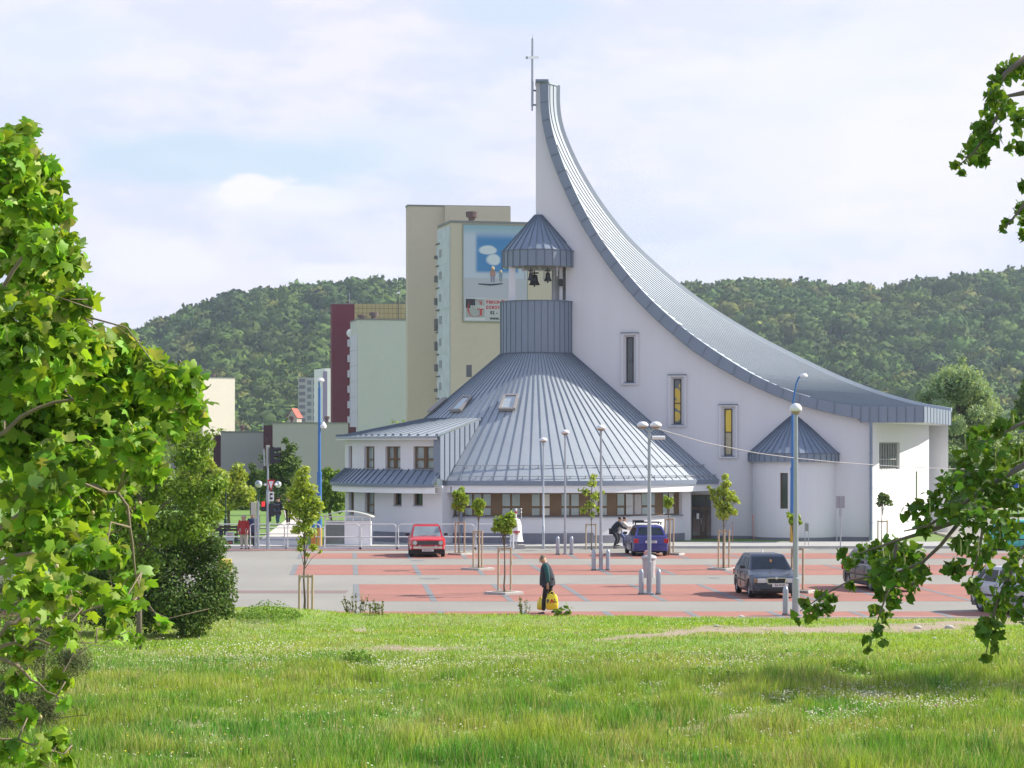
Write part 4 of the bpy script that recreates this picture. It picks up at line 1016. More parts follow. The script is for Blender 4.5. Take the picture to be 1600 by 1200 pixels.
r5, w5, h5 = house('rooftop_hut', 'yellow tiled rooftop storey behind the pale green gable', 553, 470, 8, 80, 474.5, 10, YB)
mb = MB()
for i in range(1, 4): mb.box(-.02, w5+.02, -.03, 0, h5-i*.95, h5-i*.95+.08)
for i in range(12): mb.box(w5*i/12, w5*i/12+.07, -.03, 0, h5-3.6, h5)
mb.build('joint_grid', mat('brown joints', (.20, .14, .08), .9), r5)
mb = MB(); q = P(623, 500, 428); mb.tube([(0, 0, 0), (0, 0, 50-14)], .09, 6); 
ma = thing('radio_mast', 'thin radio mast rising above the pale green gable', 'mast', (P(622.5, 700, 446).x, 446, 0), 0)
mb = MB(); mb.tube([(0, 0, 0), (0, 0, EYE+(700-470)/F_PX*446), (0, 0, EYE+(700-432)/F_PX*446)], [.12, .1, .04], 6); mb.build('mast_pole', mat('dark mast', (.06, .06, .06), .6), ma)
mb = MB(); mb.box(-.3, .3, -.2, .2, EYE+(700-459)/F_PX*446, EYE+(700-456)/F_PX*446); mb.build('antenna_box', WHITEM, ma)
# far flats with windows
def windows(root, w, h, cols, rows, x0, x1, z0, z1, ww, wh, m, y=-.06):
    mb = MB()
    for c in range(cols):
        for r in range(rows):
            x = x0+(x1-x0)*(c+.5)/cols; z = z0+(z1-z0)*(r+.5)/rows; q = MB(); q.box(x-ww/2, x+ww/2, y, .02, z-wh/2, z+wh/2); q.build('window', m, root)
FW = mat('far window', (.16, .18, .21), .2, var=.4, scale=.3)
r6, w6, h6 = house('apartment_block', 'grey far apartment block with rows of small windows', 466, 860, 5, 50, 590, 14, stucco('grey panel flats', (.40, .39, .40)))
windows(r6, w6, h6, 4, 7, w6*.25, w6, 12, h6-.5, 1.5, 1.5, FW)
mb = MB()
for i in range(8): mb.box(.3, w6*.22, -.08, .02, 12+i*2.4, 13.3+i*2.4)
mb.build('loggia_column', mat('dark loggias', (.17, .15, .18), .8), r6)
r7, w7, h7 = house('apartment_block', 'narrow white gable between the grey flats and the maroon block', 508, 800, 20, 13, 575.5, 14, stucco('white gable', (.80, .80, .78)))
mb = MB(); mb.box(-.8, w7*.25, -.05, .02, 5, h7-1); mb.build('loggia_side', mat('violet loggia', (.22, .18, .30), .8), r7)  # violet strip along the left edge of the gable
# cream block far left
r8, w8, h8 = house('apartment_block', 'sunlit cream gable of an apartment block above the trees on the left', 317, 520, 32, 50, 590, 12, stucco('cream gable', (.90, .80, .70))); parapet(r8, w8, h8, 12, GREYC, hh=.15)
vent(r8, w8*.5, 3, h8, .5, .9); vent(r8, w8*.2, 3, h8, .4, .7)
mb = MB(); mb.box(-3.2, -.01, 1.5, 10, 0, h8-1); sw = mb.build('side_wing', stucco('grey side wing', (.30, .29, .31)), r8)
for k in range(6): mb = MB(); mb.box(-2.6, -1.0, 1.42, 1.5, 2+2.7*k, 3.3+2.7*k); mb.build('window', FW, sw)
mb = MB(); mb.box(-1.9, 0, 3, 5, h8-.5, h8+1.0); mb.build('roof_box', WHITEM, r8)
# red-roofed house
def gable_house(px, d, wpx, yb, yr, label):
    root = thing('red_roofed_house', label, 'house', ((px-CX)/F_PX*d, d, 0), R_(-25)); w = wpx/F_PX*d; h = EYE+(HY-yb)/F_PX*d; hr = EYE+(HY-yr)/F_PX*d
    mb = MB(); mb.box(0, w, 0, w*.9, 0, h); mb.prism([(0, h), (w, h), (w*.5, hr-.2)], 0, .25); mb.build('wall', stucco('house wall', (.40, .36, .33)), root)
    mb = MB(); mb.add([(-.3, -.3, h-.2), (w/2, -.3, hr), (w/2, w, hr), (-.3, w, h-.2), (w+.3, -.3, h-.2), (w+.3, w, h-.2)], [(0, 1, 2, 3), (1, 4, 5, 2)]); mb.build('roof', mat('red tile roof', (.42, .10, .07), .8, var=.2), root)
gable_house(449, 640, 17, 652, 638, 'small house with a red tiled roof below the wooded hill')
# low grey blocks in the middle distance
GREYB = stucco('dull grey render', (.43, .415, .39)); GREYB2 = stucco('duller grey render', (.38, .37, .36))
r9, w9, h9 = house('low_apartment_block', 'lower grey block with blank gable behind the traffic lights', 426, 245, 6, 118, 661.5, 12, GREYB); parapet(r9, w9, h9, 12, GREYC, hh=.12)
mb = MB(); mb.box(w9*1.01, w9+.9, 2, 8, h9-1.5, h9-.35); mb.build('maroon_box', mat('maroon panel', (.07, .022, .035), .8), r9)
mb = MB(); mb.box(-.95, -.01, .2, 8, 0, h9-.2); mb.build('maroon_strip', mat('maroon panel', (.07, .022, .035), .8), r9)
vent(r9, w9*.26, 3, h9, .28, .8); vent(r9, w9*.73, 3, h9, .28, .8)
r10, w10, h10 = house('low_apartment_block', 'low grey block with blank gable left of the taller grey one', 345, 256, 6, 73, 675.5, 12, GREYB2); parapet(r10, w10, h10, 12, GREYC, hh=.12)
mb = MB(); mb.box(-.8, -.01, .2, 8, 0, h10-.3); mb.build('maroon_strip', mat('maroon panel', (.07, .022, .035), .8), r10); vent(r10, w10*.45, 3, h10, .28, .8)
mb = MB(); mb.tube([(w10*.9, 3, h10), (w10*.9, 3, h10+1.1)], .03, 5); mb.build('aerial', GALV, r10)

# ------------------------------------------------------------------ middle distance trees
def leafmat(name, col, tr=.3, rough=.5): return mat(name, col, rough, var=0, attr=True, trans=tr, spec=.2)
LF_Y = leafmat('fresh yellow green leaves', (.30, .40, .07)); LF_M = leafmat('mid green leaves', (.17, .29, .045)); LF_D = leafmat('dark green leaves', (.085, .155, .035), .3, .6)
LF_G = leafmat('grey green leaves', (.26, .38, .27), .35); LF_B = leafmat('bright maple leaves', (.20, .37, .045), .46)
CORE = mat('shaded inner foliage', (.035, .06, .015), 1.0, var=.3, scale=2)
def tree(name, label, px, d, gz, clusters, n, lsize, m, tr=.12, group=None, tmpl=OVAL, up=.5, seed=1, cat='tree', lean=0, stuffc=False, tintv=.3, shell=.5, trunk_top=None, jit=0):
    """clusters: (px, py, depth offset, radius px) in photo measures at distance d"""
    rg = np.random.default_rng(seed); base = Vector(((px-CX)/F_PX*d, d, gz)); root = thing(name, label, cat, base, 0, group)
    cl = []
    for cx_, cy_, dz, r in clusters:
        p = P(cx_, cy_, d+dz)-base; cl.append((p.x, p.y, p.z, r/F_PX*d))
    top = max(c[2] for c in cl)*.9 if trunk_top is None else trunk_top
    mx = sum(c[0] for c in cl)/len(cl)
    mb = MB(); limbs(mb, (0, 0, -.05), (mx*.6+lean, 0, top), tr, cl[:24], rg); mb.build('trunk', BARK, root, smooth=True)
    C, dr, k = in_clusters(cl, n, rg, shell)
    kt = .85+.3*rg.random(len(cl)); hue = np.clip(.3+.4*rg.random(n)+.3*(kt[k]-.85), 0, 1)
    leaves('crown', C, lsize, tmpl, m, root, rg, up=up, tintv=tintv, out=dr*.8, hue=hue)
    return root
def ball(px, py, r, n, rg, sub=.45, dz=0, squash=1.0):
    out = [(px, py, dz, r*.62)]
    for _ in range(n):
        a = rg.random()*6.28; e = rg.random()*1.0+.1
        dx, dy, dd = math.cos(a)*r*(1-sub*.9), math.sin(a)*r*(1-sub*.9)*squash, (rg.random()-.5)*r*1.2
        out.append((px+dx*e**.4, py-dy*e**.4, dz+dd/F_PX*130, r*sub*(.7+.6*rg.random())))
    return out
def col_tree(cx0, y0, y1, hw, n, rg, top=.35, dsp=1.5):
    out = []
    for _ in range(n):
        t = rg.random(); w = hw*(math.sin(math.pi*(.12+.80*t))**.7 if t > top else (.35+.65*t/top)*1.0)
        y = y0+(y1-y0)*t; out.append((cx0+(rg.random()*2-1)*w*.75, y, (rg.random()*2-1)*dsp, hw*(.22+.2*rg.random())))
    return out
rgt = np.random.default_rng(5)
# right side: willow-like tree, dark trees, hedge
tree('willow_tree', 'tall pale grey green tree rising behind the right end of the church', 1497, 178, 0,
     [(1503, 560, 0, 8), (1501, 575, 0, 12), (1507, 592, 0, 16), (1494, 610, 0, 20), (1515, 625, 0, 22)]+col_tree(1497, 590, 810, 66, 110, rgt, .12, 5)+col_tree(1560, 640, 800, 36, 26, rgt, .2, 4)+col_tree(1452, 612, 810, 34, 40, rgt, .2, 4)+col_tree(1535, 600, 800, 34, 36, rgt, .3, 4)+col_tree(1443, 640, 790, 28, 18, rgt, .3, 3), 100000, .23, LF_G, .3, seed=21, up=.2)
for i, (px, d, y0, hw, m, lab, nn) in enumerate([
        (1620, 215, 600, 50, LF_D, 'dark green tree at the right edge beyond the lawn', 9000),
        (1540, 232, 690, 48, LF_D, 'dark bushy tree between the pale tree and the right edge', 9000),
        (1462, 236, 740, 30, LF_D, 'low dark tree just right of the church end wall', 5000),
        (1690, 250, 560, 60, LF_M, 'broad mid green tree beyond the right edge of the lawn', 7000)]):
    tree('leafy_tree', lab, px, d, 0, col_tree(px, y0, 800, hw, 30, rgt, .3, 4), nn, .42, m, .3, seed=30+i, group='dark trees beyond the side road')
hg = thing('hedge', 'dark clipped hedge along the lawn on the right', 'hedge', (P(1520, 0, 196).x, 196, .3), 0)
C = np.stack([rgt.uniform(-7, 22, 9000), rgt.uniform(-1, 1, 9000), rgt.uniform(0, 2.6, 9000)], 1); leaves('foliage', C, .3, OVAL, LF_D, hg, rgt)
# left, park side
tree('leafy_tree', 'dark green tree in front of the grey block behind the traffic lights', 437, 172, 0, ball(440, 735, 42, 22, rgt, .3)+[(455, 700, 0, 12), (418, 715, 0, 14), (470, 760, 0, 16), (412, 770, 0, 14), (445, 688, 0, 7), (430, 780, 0, 14)], 5200, .26, LF_D, .12, seed=41, group='trees standing in the park', shell=.3)
tree('leafy_tree', 'round dark tree beside the left corner of the annex', 516, 150, 0, ball(520, 768, 26, 18, rgt, .35)+[(512, 740, 0, 12), (532, 745, 0, 13), (505, 790, 0, 14), (530, 790, 0, 14)], 6500, .24, LF_M, .12, seed=42, group='trees standing in the park')
tree('leafy_tree', 'yellow green park tree above the globe lamp', 358, 139, 0, ball(362, 765, 38, 26, rgt, .32)+[(385, 780, 0, 14), (395, 790, 0, 9), (345, 800, 0, 13), (372, 732, 0, 12)], 8000, .24, LF_Y, .10, seed=43, group='trees standing in the park')
tree('leafy_tree', 'yellow green park tree partly behind the big shrub', 318, 133, 0, ball(312, 750, 44, 26, rgt, .3)+[(330, 790, 0, 14), (300, 800, 0, 14)], 7000, .24, LF_Y, .10, seed=44, group='trees standing in the park')
tree('leafy_tree', 'thin dark tree standing between the path and the grey block', 401, 192, 0, ball(405, 745, 26, 12, rgt, .3), 1800, .26, LF_D, .1, seed=45, group='trees standing in the park')
hg = thing('hedge', 'dark low hedge at the back of the park', 'hedge', (P(400, 0, 186).x, 186, 0), 0)
C = np.stack([rgt.uniform(-12, 3.5, 5200), rgt.uniform(-.8, .8, 5200), rgt.uniform(0, 1.5, 5200)], 1); leaves('foliage', C, .26, OVAL, LF_D, hg, rgt)
# trees at the foot of the hill, thick belt
n = 420; Yb = 420+rgt.random(n)*600; Xb = (rgt.random(n)*2-1)*(.2163*Yb*1.12+15); keep = (fbm(Xb/60., Yb/60.) > .36); Yb, Xb = Yb[keep], Xb[keep]
rad = 3.2+2.6*rgt.random(len(Yb)); cl = []
for x, y, r in zip(Xb, Yb, rad):
    b_ = rgt.random(); cl.append((x, y, r*.9, r, b_))
    for _ in range(6): a = rgt.random()*6.28; cl.append((x+math.cos(a)*r*.7, y+math.sin(a)*r*.7, r*(.5+1.1*rgt.random()), r*.5, b_))
cl = np.array(cl); C, dr, k = in_clusters(cl[:, :4], 90000, rgt, .6)
wb = leaves('woodland_belt', C, 1.0, OVAL, LF_M, None, rgt, up=.5, out=dr, hue=cl[k, 4], tintv=.35); tag(stuff(wb), 'belt of trees at the foot of the hills behind the flats', 'woodland')
# ------------------------------------------------------------------ people
SKIN = mat('skin', (.48, .29, .21), .6, var=.06, scale=8)
def cloth(n, c): return mat('cloth '+n, c, .9, var=.12, scale=9, bump=.15, bscale=30)
def skinmesh(name, chains, m, parent, sub=1):
    """chains: list of lists of (x,y,z,r[,r2]); points that coincide are shared"""
    vs = []; rs = []; es = []; key = {}
    def vid(p):
        k = tuple(round(c, 3) for c in p[:3])
        if k not in key: key[k] = len(vs); vs.append(p[:3]); rs.append((p[3], p[4] if len(p) > 4 else p[3]))
        return key[k]
    for ch in chains:
        ids = [vid(p) for p in ch]; es += list(zip(ids[:-1], ids[1:]))
    me = bpy.data.meshes.new(name); me.from_pydata(vs, es, []); o = link(name, me, m, parent)
    md = o.modifiers.new('skin', 'SKIN'); md.use_smooth_shade = True; md.branch_smoothing = .6
    for i, v in enumerate(me.skin_vertices[0].data): v.radius = rs[i]; v.use_root = (i == 0); v.use_loose = False
    s = o.modifiers.new('subdivision', 'SUBSURF'); s.levels = sub; s.render_levels = sub
    return o
def person(label, loc, rz, J, cols, group=None, hairlen=0, extra=None):
    """J: joints in local metres, x = forward (the way the person faces), y = left, z = up"""
    t = thing('person', label, 'person', loc, rz, group)
    g = lambda k: J[k]
    hd = Vector(J['head']); nk = Vector(J['neck']); up = Vector(J.get('hup', (0, 0, 1))).normalized(); fw = Vector(J.get('hfw', (1, 0, 0))).normalized(); sd = up.cross(fw)
    def off(v, f=0, s=0, u=0): return tuple(v+fw*f+sd*s+up*u)
    body = [[(*J['pelvis'], .15, .13), (*J['chest'], .16, .13), (*nk, .07), (*off(hd, -.01, 0, -.04), .120, .10), (*off(hd, -.01, 0, .05), .142, .115), (*off(hd, -.01, 0, .10), .10, .085)]]
    for s, n in ((1, 'l'), (-1, 'r')):
        sh, el_, wr = J['sh_'+n], J['el_'+n], J['wr_'+n]
        body.append([(*J['chest'], .16, .13), (*sh, .065), (*el_, .045), (*wr, .03)])
        hdv = (Vector(wr)-Vector(el_)).normalized(); palm = Vector(wr)+hdv*.07
        body[-1].append((*palm, .036, .02))
        side = hdv.cross(Vector((0, s, 0))).normalized() if abs(hdv.y) < .9 else Vector((1, 0, 0))
        for q, (o_, L) in enumerate(((-.028, .07), (-.010, .085), (.010, .08), (.028, .062))):
            k0_ = palm+side*o_+hdv*.03; k1_ = k0_+hdv*L*.5+Vector((0, -s*.006, 0)); k2_ = k1_+hdv*L*.4+Vector((0, -s*.02, 0))
            body.append([(*palm, .036, .02), (*k0_, .0095), (*k1_, .009), (*k2_, .007)])
        th = Vector(wr)+hdv*.03+side*.035; body.append([(*wr, .03), (*th, .012), (*(th+side*.02+hdv*.04), .009)])
        body.append([(*J['pelvis'], .15, .13), (*J['hip_'+n], .09), (*J['kn_'+n], .06), (*J['an_'+n], .042)])
    bd = skinmesh('body', body, SKIN, t)
    mb = MB()                                             # nose, ears, eyes, mouth
    f = hd+fw*.105
    mb.add([off(f, 0, .014, -.03), off(f, 0, -.014, -.03), off(f, 0, 0, .02), off(f, .028, 0, -.025)], [(0, 1, 3), (1, 2, 3), (2, 0, 3)]); mb.build('nose', SKIN, t)
    for s in (-1, 1):
        mb = MB(); mb.lathe([(0, -.012), (.026, -.008), (.03, .004), (0, .012)], off(hd, -.01, s*.102, -.005), 10, axis='y'); mb.build('ear', SKIN, t)
        mb = MB(); mb.lathe([(0, .012), (.009, .004), (.009, -.004), (0, -.012)], off(f, -.012, s*.032, .012), 8); mb.build('eye', BLACKP, t)
    mb = MB(); mb.bar(off(f, -.004, .024, -.058), off(f, -.004, -.024, -.058), .012, .01); mb.build('mouth', mat('lips', (.32, .13, .11), .6), t)
    hr = [[(*off(hd, -.035, 0, -.02-hairlen*.5), .125, .11), (*off(hd, -.028, 0, .06), .154, .126), (*off(hd, .015, 0, .112), .115, .095)]]
    if hairlen: hr[0].insert(0, (*off(hd, -.04, 0, -.04-hairlen), .07))
    skinmesh('hair', hr, cloth('hair%s' % (cols['hair'],), cols['hair']), t)
    jl = cols.get('jlen', .12); pv = Vector(J['pelvis'])
    bl = cols.get('belly', 1); chv = Vector(J['chest']); lo = pv+Vector((0, 0, -jl)); ax = (nk-chv).normalized(); side = Vector((0, 1, 0)); rows = []
    for c, dp_, wd_, a_ in ((lo, .165*bl, .215*bl**.5, (0, 0, 1)), (lo.lerp(pv, .6), .17*bl, .21*bl**.5, (0, 0, 1)), (pv.lerp(chv, .35), .155*bl, .195*bl**.4, None), (pv.lerp(chv, .75), .145*bl**.7, .20, None), (chv.lerp(nk, .25), .13*bl**.5, .215, None), (chv.lerp(nk, .62), .115, .19, None), (chv.lerp(nk, .84), .09, .12, None), (nk+ax*.02, .07, .075, None)):
        u_ = Vector(a_) if a_ else ax; f_ = side.cross(u_).normalized(); rows.append([c+f_*math.cos(2*math.pi*q/18)*dp_*(1+.02*math.sin(q*2.7+len(rows)))+side*math.sin(2*math.pi*q/18)*wd_ for q in range(18)])
    mb = MB(); mb.add([v for r in rows for v in r], [(a*18+q, a*18+(q+1) % 18, (a+1)*18+(q+1) % 18, (a+1)*18+q) for a in range(len(rows)-1) for q in range(18)]+[tuple(range(18)), tuple(range((len(rows)-1)*18, len(rows)*18))])
    mb.build('jacket', cloth('top%s' % (cols['top'],), cols['top']), t, smooth=50)
    sc_ = cols.get('sleeve', cols['top'])
    for n in 'lr':
        ch = [(*(Vector(J['sh_'+n]).lerp(chv.lerp(nk, .5), .22)), .105), (*J['sh_'+n], .095), (*J['el_'+n], .075), (*Vector(J['wr_'+n]).lerp(Vector(J['el_'+n]), .06), .058)]
        skinmesh('sleeve', [ch], cloth('sleeve%s' % (sc_,), sc_), t)
    leg = [[(*(Vector(J['pelvis'])+Vector((0, 0, -.02))), .165, .145), (*J['hip_'+n], .115), (*J['kn_'+n], .085), (*(Vector(J['an_'+n])+Vector((0, 0, .0))), .068)] for n in 'lr']
    skinmesh('trousers', leg, cloth('legs%s' % (cols['legs'],), cols['legs']), t)
    for n in 'lr':
        a = Vector(J['an_'+n]); d = Vector(J.get('toe_'+n, (1, 0, -.25))).normalized()
        skinmesh('shoe', [[tuple(a+Vector((-.05, 0, -.05)))+(.045,), tuple(a+d*.09+Vector((0, 0, -.045)))+(.045, .038), tuple(a+d*.19+Vector((0, 0, -.03)))+(.035, .028)]], BLACKP, t)
    return t
def joints(h=1.72, lean=0.0, head=0.0, al=(.1, .1), ar=(.1, .1), ll=(0, 0), lr=(0, 0), crouch=0.0, w=1.0, handf=0):
    """al/ar: shoulder swing forward, elbow bend; ll/lr: thigh swing forward, knee bend (radians)"""
    k = h/1.72; J = {}
    th, sh = .43*k, .42*k
    def leg(y, a, b):
        hip = Vector((0, y, 0)); kn = hip+Vector((math.sin(a)*th, 0, -math.cos(a)*th)); an = kn+Vector((math.sin(a-b)*sh, 0, -math.cos(a-b)*sh)); return hip, kn, an
    L = leg(.10*w, *ll); R = leg(-.10*w, *lr); low = min(L[2].z, R[2].z); pz = -low+.085
    pel = Vector((0, 0, pz+.04)); ax = Vector((math.sin(lean), 0, math.cos(lean)))
    for n, Q in (('l', L), ('r', R)):
        for nm, q in zip(('hip', 'kn', 'an'), Q): J['%s_%s' % (nm, n)] = tuple(q+Vector((0, 0, pz)))
    J['pelvis'] = tuple(pel); ch = pel+ax*.36*k; J['chest'] = tuple(ch); nk = pel+ax*.52*k; J['neck'] = tuple(nk)
    hup = Vector((math.sin(lean+head), 0, math.cos(lean+head))); J['hup'] = tuple(hup); J['hfw'] = (math.cos(lean+head), 0, -math.sin(lean+head))
    J['head'] = tuple(nk+hup*.115*k+Vector((.02, 0, 0)))
    for n, y, (a, b) in (('l', .20*w, al), ('r', -.20*w, ar)):
        s = ch+ax*.10*k+Vector((0, y, 0)); e = s+Vector((math.sin(a)*.29*k, y*.12, -math.cos(a)*.29*k)); wv = e+Vector((math.sin(a+b)*.25*k, -y*.03, -math.cos(a+b)*.25*k))
        J['sh_'+n], J['el_'+n], J['wr_'+n] = tuple(s), tuple(e), tuple(wv)
    return J
# walker with the yellow bags, faces left
wk = G(855.5, 959)
JW = joints(1.74, lean=.13, head=.42, al=(-.22, .22), ar=(-.15, .2), ll=(.20, .12), lr=(-.28, .12), w=1.1)
per = person('grey haired man in dark padded waistcoat walking with head bowed, carrying yellow bags', wk, R_(180), JW,
             dict(hair=(.17, .13, .10), top=(.028, .032, .045), sleeve=(.02, .085, .095), legs=(.018, .016, .02), belly=1.38, jlen=.14))
skinmesh('collar', [[tuple(Vector(JW['neck'])+Vector((-.05, 0, -.07)))+(.11,), tuple(Vector(JW['neck'])+Vector((-.0, 0, .0)))+(.085,)]], cloth('red scarf', (.42, .03, .06)), per)
YB_ = mat('yellow plastic bag', (.72, .58, .02), .35, var=.12, scale=6, bump=.5, bscale=12)
def bag(px, py0, py1, Y, wd, rot, label, letters=True):
    c = P(px, py1, Y); H = (py1-py0)/F_PX*Y; t = thing('shopping_bag', label, 'bag', c, R_(rot), 'yellow carrier bags')
    rg = np.random.default_rng(8); n = 14; mb = MB(); vs = []
    rows = [(0, .72, .4), (.08, .98, .9), (.35, 1.0, 1), (.62, .95, .75), (.8, .80, .4), (.92, .62, .16)]
    for z, sw, sd_ in rows:
        for k in range(n):
            a = 2*math.pi*k/n; ca, sa = math.cos(a), math.sin(a); q = 1/max(abs(ca), abs(sa))**.7
            vs.append((wd/2*sw*ca*q+rg.normal()*.008, .09*sd_*sa*q+rg.normal()*.006, H*z+rg.normal()*.006))
    fs = [(j*n+k, j*n+(k+1) % n, (j+1)*n+(k+1) % n, (j+1)*n+k) for j in range(len(rows)-1) for k in range(n)]+[tuple(reversed(range(n)))]
    mb.add(vs, fs); mb.build('bag_body', YB_, t, smooth=True)
    for y in (-.02, .02):
        mb = MB(); mb.tube([(-wd*.22, y, H*.90), (-wd*.16, y, H*1.0), (0, y, H*1.1), (wd*.10, y, H*1.04), (wd*.2, y, H*.9)], .012, 6); mb.build('bag_handle', YB_, t)
    if letters:
        for s, x, c_ in (('B', -.17, (.06, .06, .08)), ('A', -.06, (.5, .02, .02)), ('L', .06, (.06, .06, .08))):
            cu = bpy.data.curves.new('letter', 'FONT'); cu.body = s; cu.size = .17; cu.extrude = .004; cu.offset = .006; o = bpy.data.objects.new('lettering', cu); COL.objects.link(o)
            cu.materials.append(mat('print ink %s' % (c_,), c_, .6, var=0)); o.parent = t; o.rotation_euler = (R_(90), R_(-8), 0); o.location = (x, -.105, H*(.42+x*.25)); txt2mesh(o)
    return t
wr = per.matrix_basis @ Vector(JW['wr_l'])
bag(862.5, 926, 953, wk.y-.33, .36, 6, 'yellow carrier bag with dark and red letters, held nearest the camera')
bag(845.8, 934, 953, wk.y+.26, .30, -50, 'plain side of the second yellow bag behind the walking man', False)
# two men by the blue car
c = G(957.5, 857); person('crouching man with dark hair in a black jacket behind the blue car', c, R_(8), joints(1.7, lean=.65, head=-.35, al=(.9, .5), ar=(.7, .6), ll=(.95, 1.25), lr=(.5, .9)),
       dict(hair=(.03, .02, .015), top=(.02, .025, .035), legs=(.03, .032, .04)))
c = G(966, 856.6); person('man in a white shirt bending towards the blue car', c, R_(5), joints(1.7, lean=.55, head=-.25, al=(.9, .2), ar=(.8, .9), ll=(1.1, 1.2), lr=(.75, .8)),
       dict(hair=(.03, .02, .015), top=(.62, .58, .54), legs=(.09, .11, .22)))
skinmesh  # noqa
c = G(381, 857.5, .1); person('elderly woman in a red jacket standing by the railing', c, R_(262), joints(1.56, lean=.05, al=(.1, .4), ar=(.1, .4)), dict(hair=(.30, .26, .22), top=(.33, .03, .03), legs=(.42, .36, .32), belly=1.15, jlen=.2), hairlen=.05)
c = G(393.5, 856, .1); person('person in a navy coat standing with their back to the car park', c, R_(75), joints(1.62, lean=.12, head=.3, al=(.1, .3), ar=(.1, .3), w=.9), dict(hair=(.16, .14, .13), top=(.03, .035, .10), legs=(.03, .03, .06), belly=1.25, jlen=.18))
c = G(334.5, 842, .1); J = joints(1.65, lean=.0, al=(.4, .8), ar=(.4, .8), ll=(1.45, 1.5), lr=(1.45, 1.5)); person('fair haired person in a pale top sitting on the park bench', c+Vector((0, 0, -.0)), R_(-15), J, dict(hair=(.5, .42, .3), top=(.60, .48, .44), legs=(.05, .05, .07)))
c = G(434, 820, .06); person('person in dark clothes and jeans walking away on the path', c, R_(80), joints(1.75, lean=.05, al=(.3, .2), ar=(-.3, .2), ll=(.35, .1), lr=(-.35, .25)), dict(hair=(.03, .025, .02), top=(.02, .022, .03), legs=(.05, .08, .14)))
c = G(450.5, 819.5, .06); person('person dressed all in black walking on the path by the hedge', c, R_(85), joints(1.75, lean=.04, al=(-.2, .2), ar=(.2, .2), ll=(.2, .1), lr=(-.25, .2)), dict(hair=(.03, .025, .02), top=(.018, .018, .022), legs=(.016, .016, .02)))

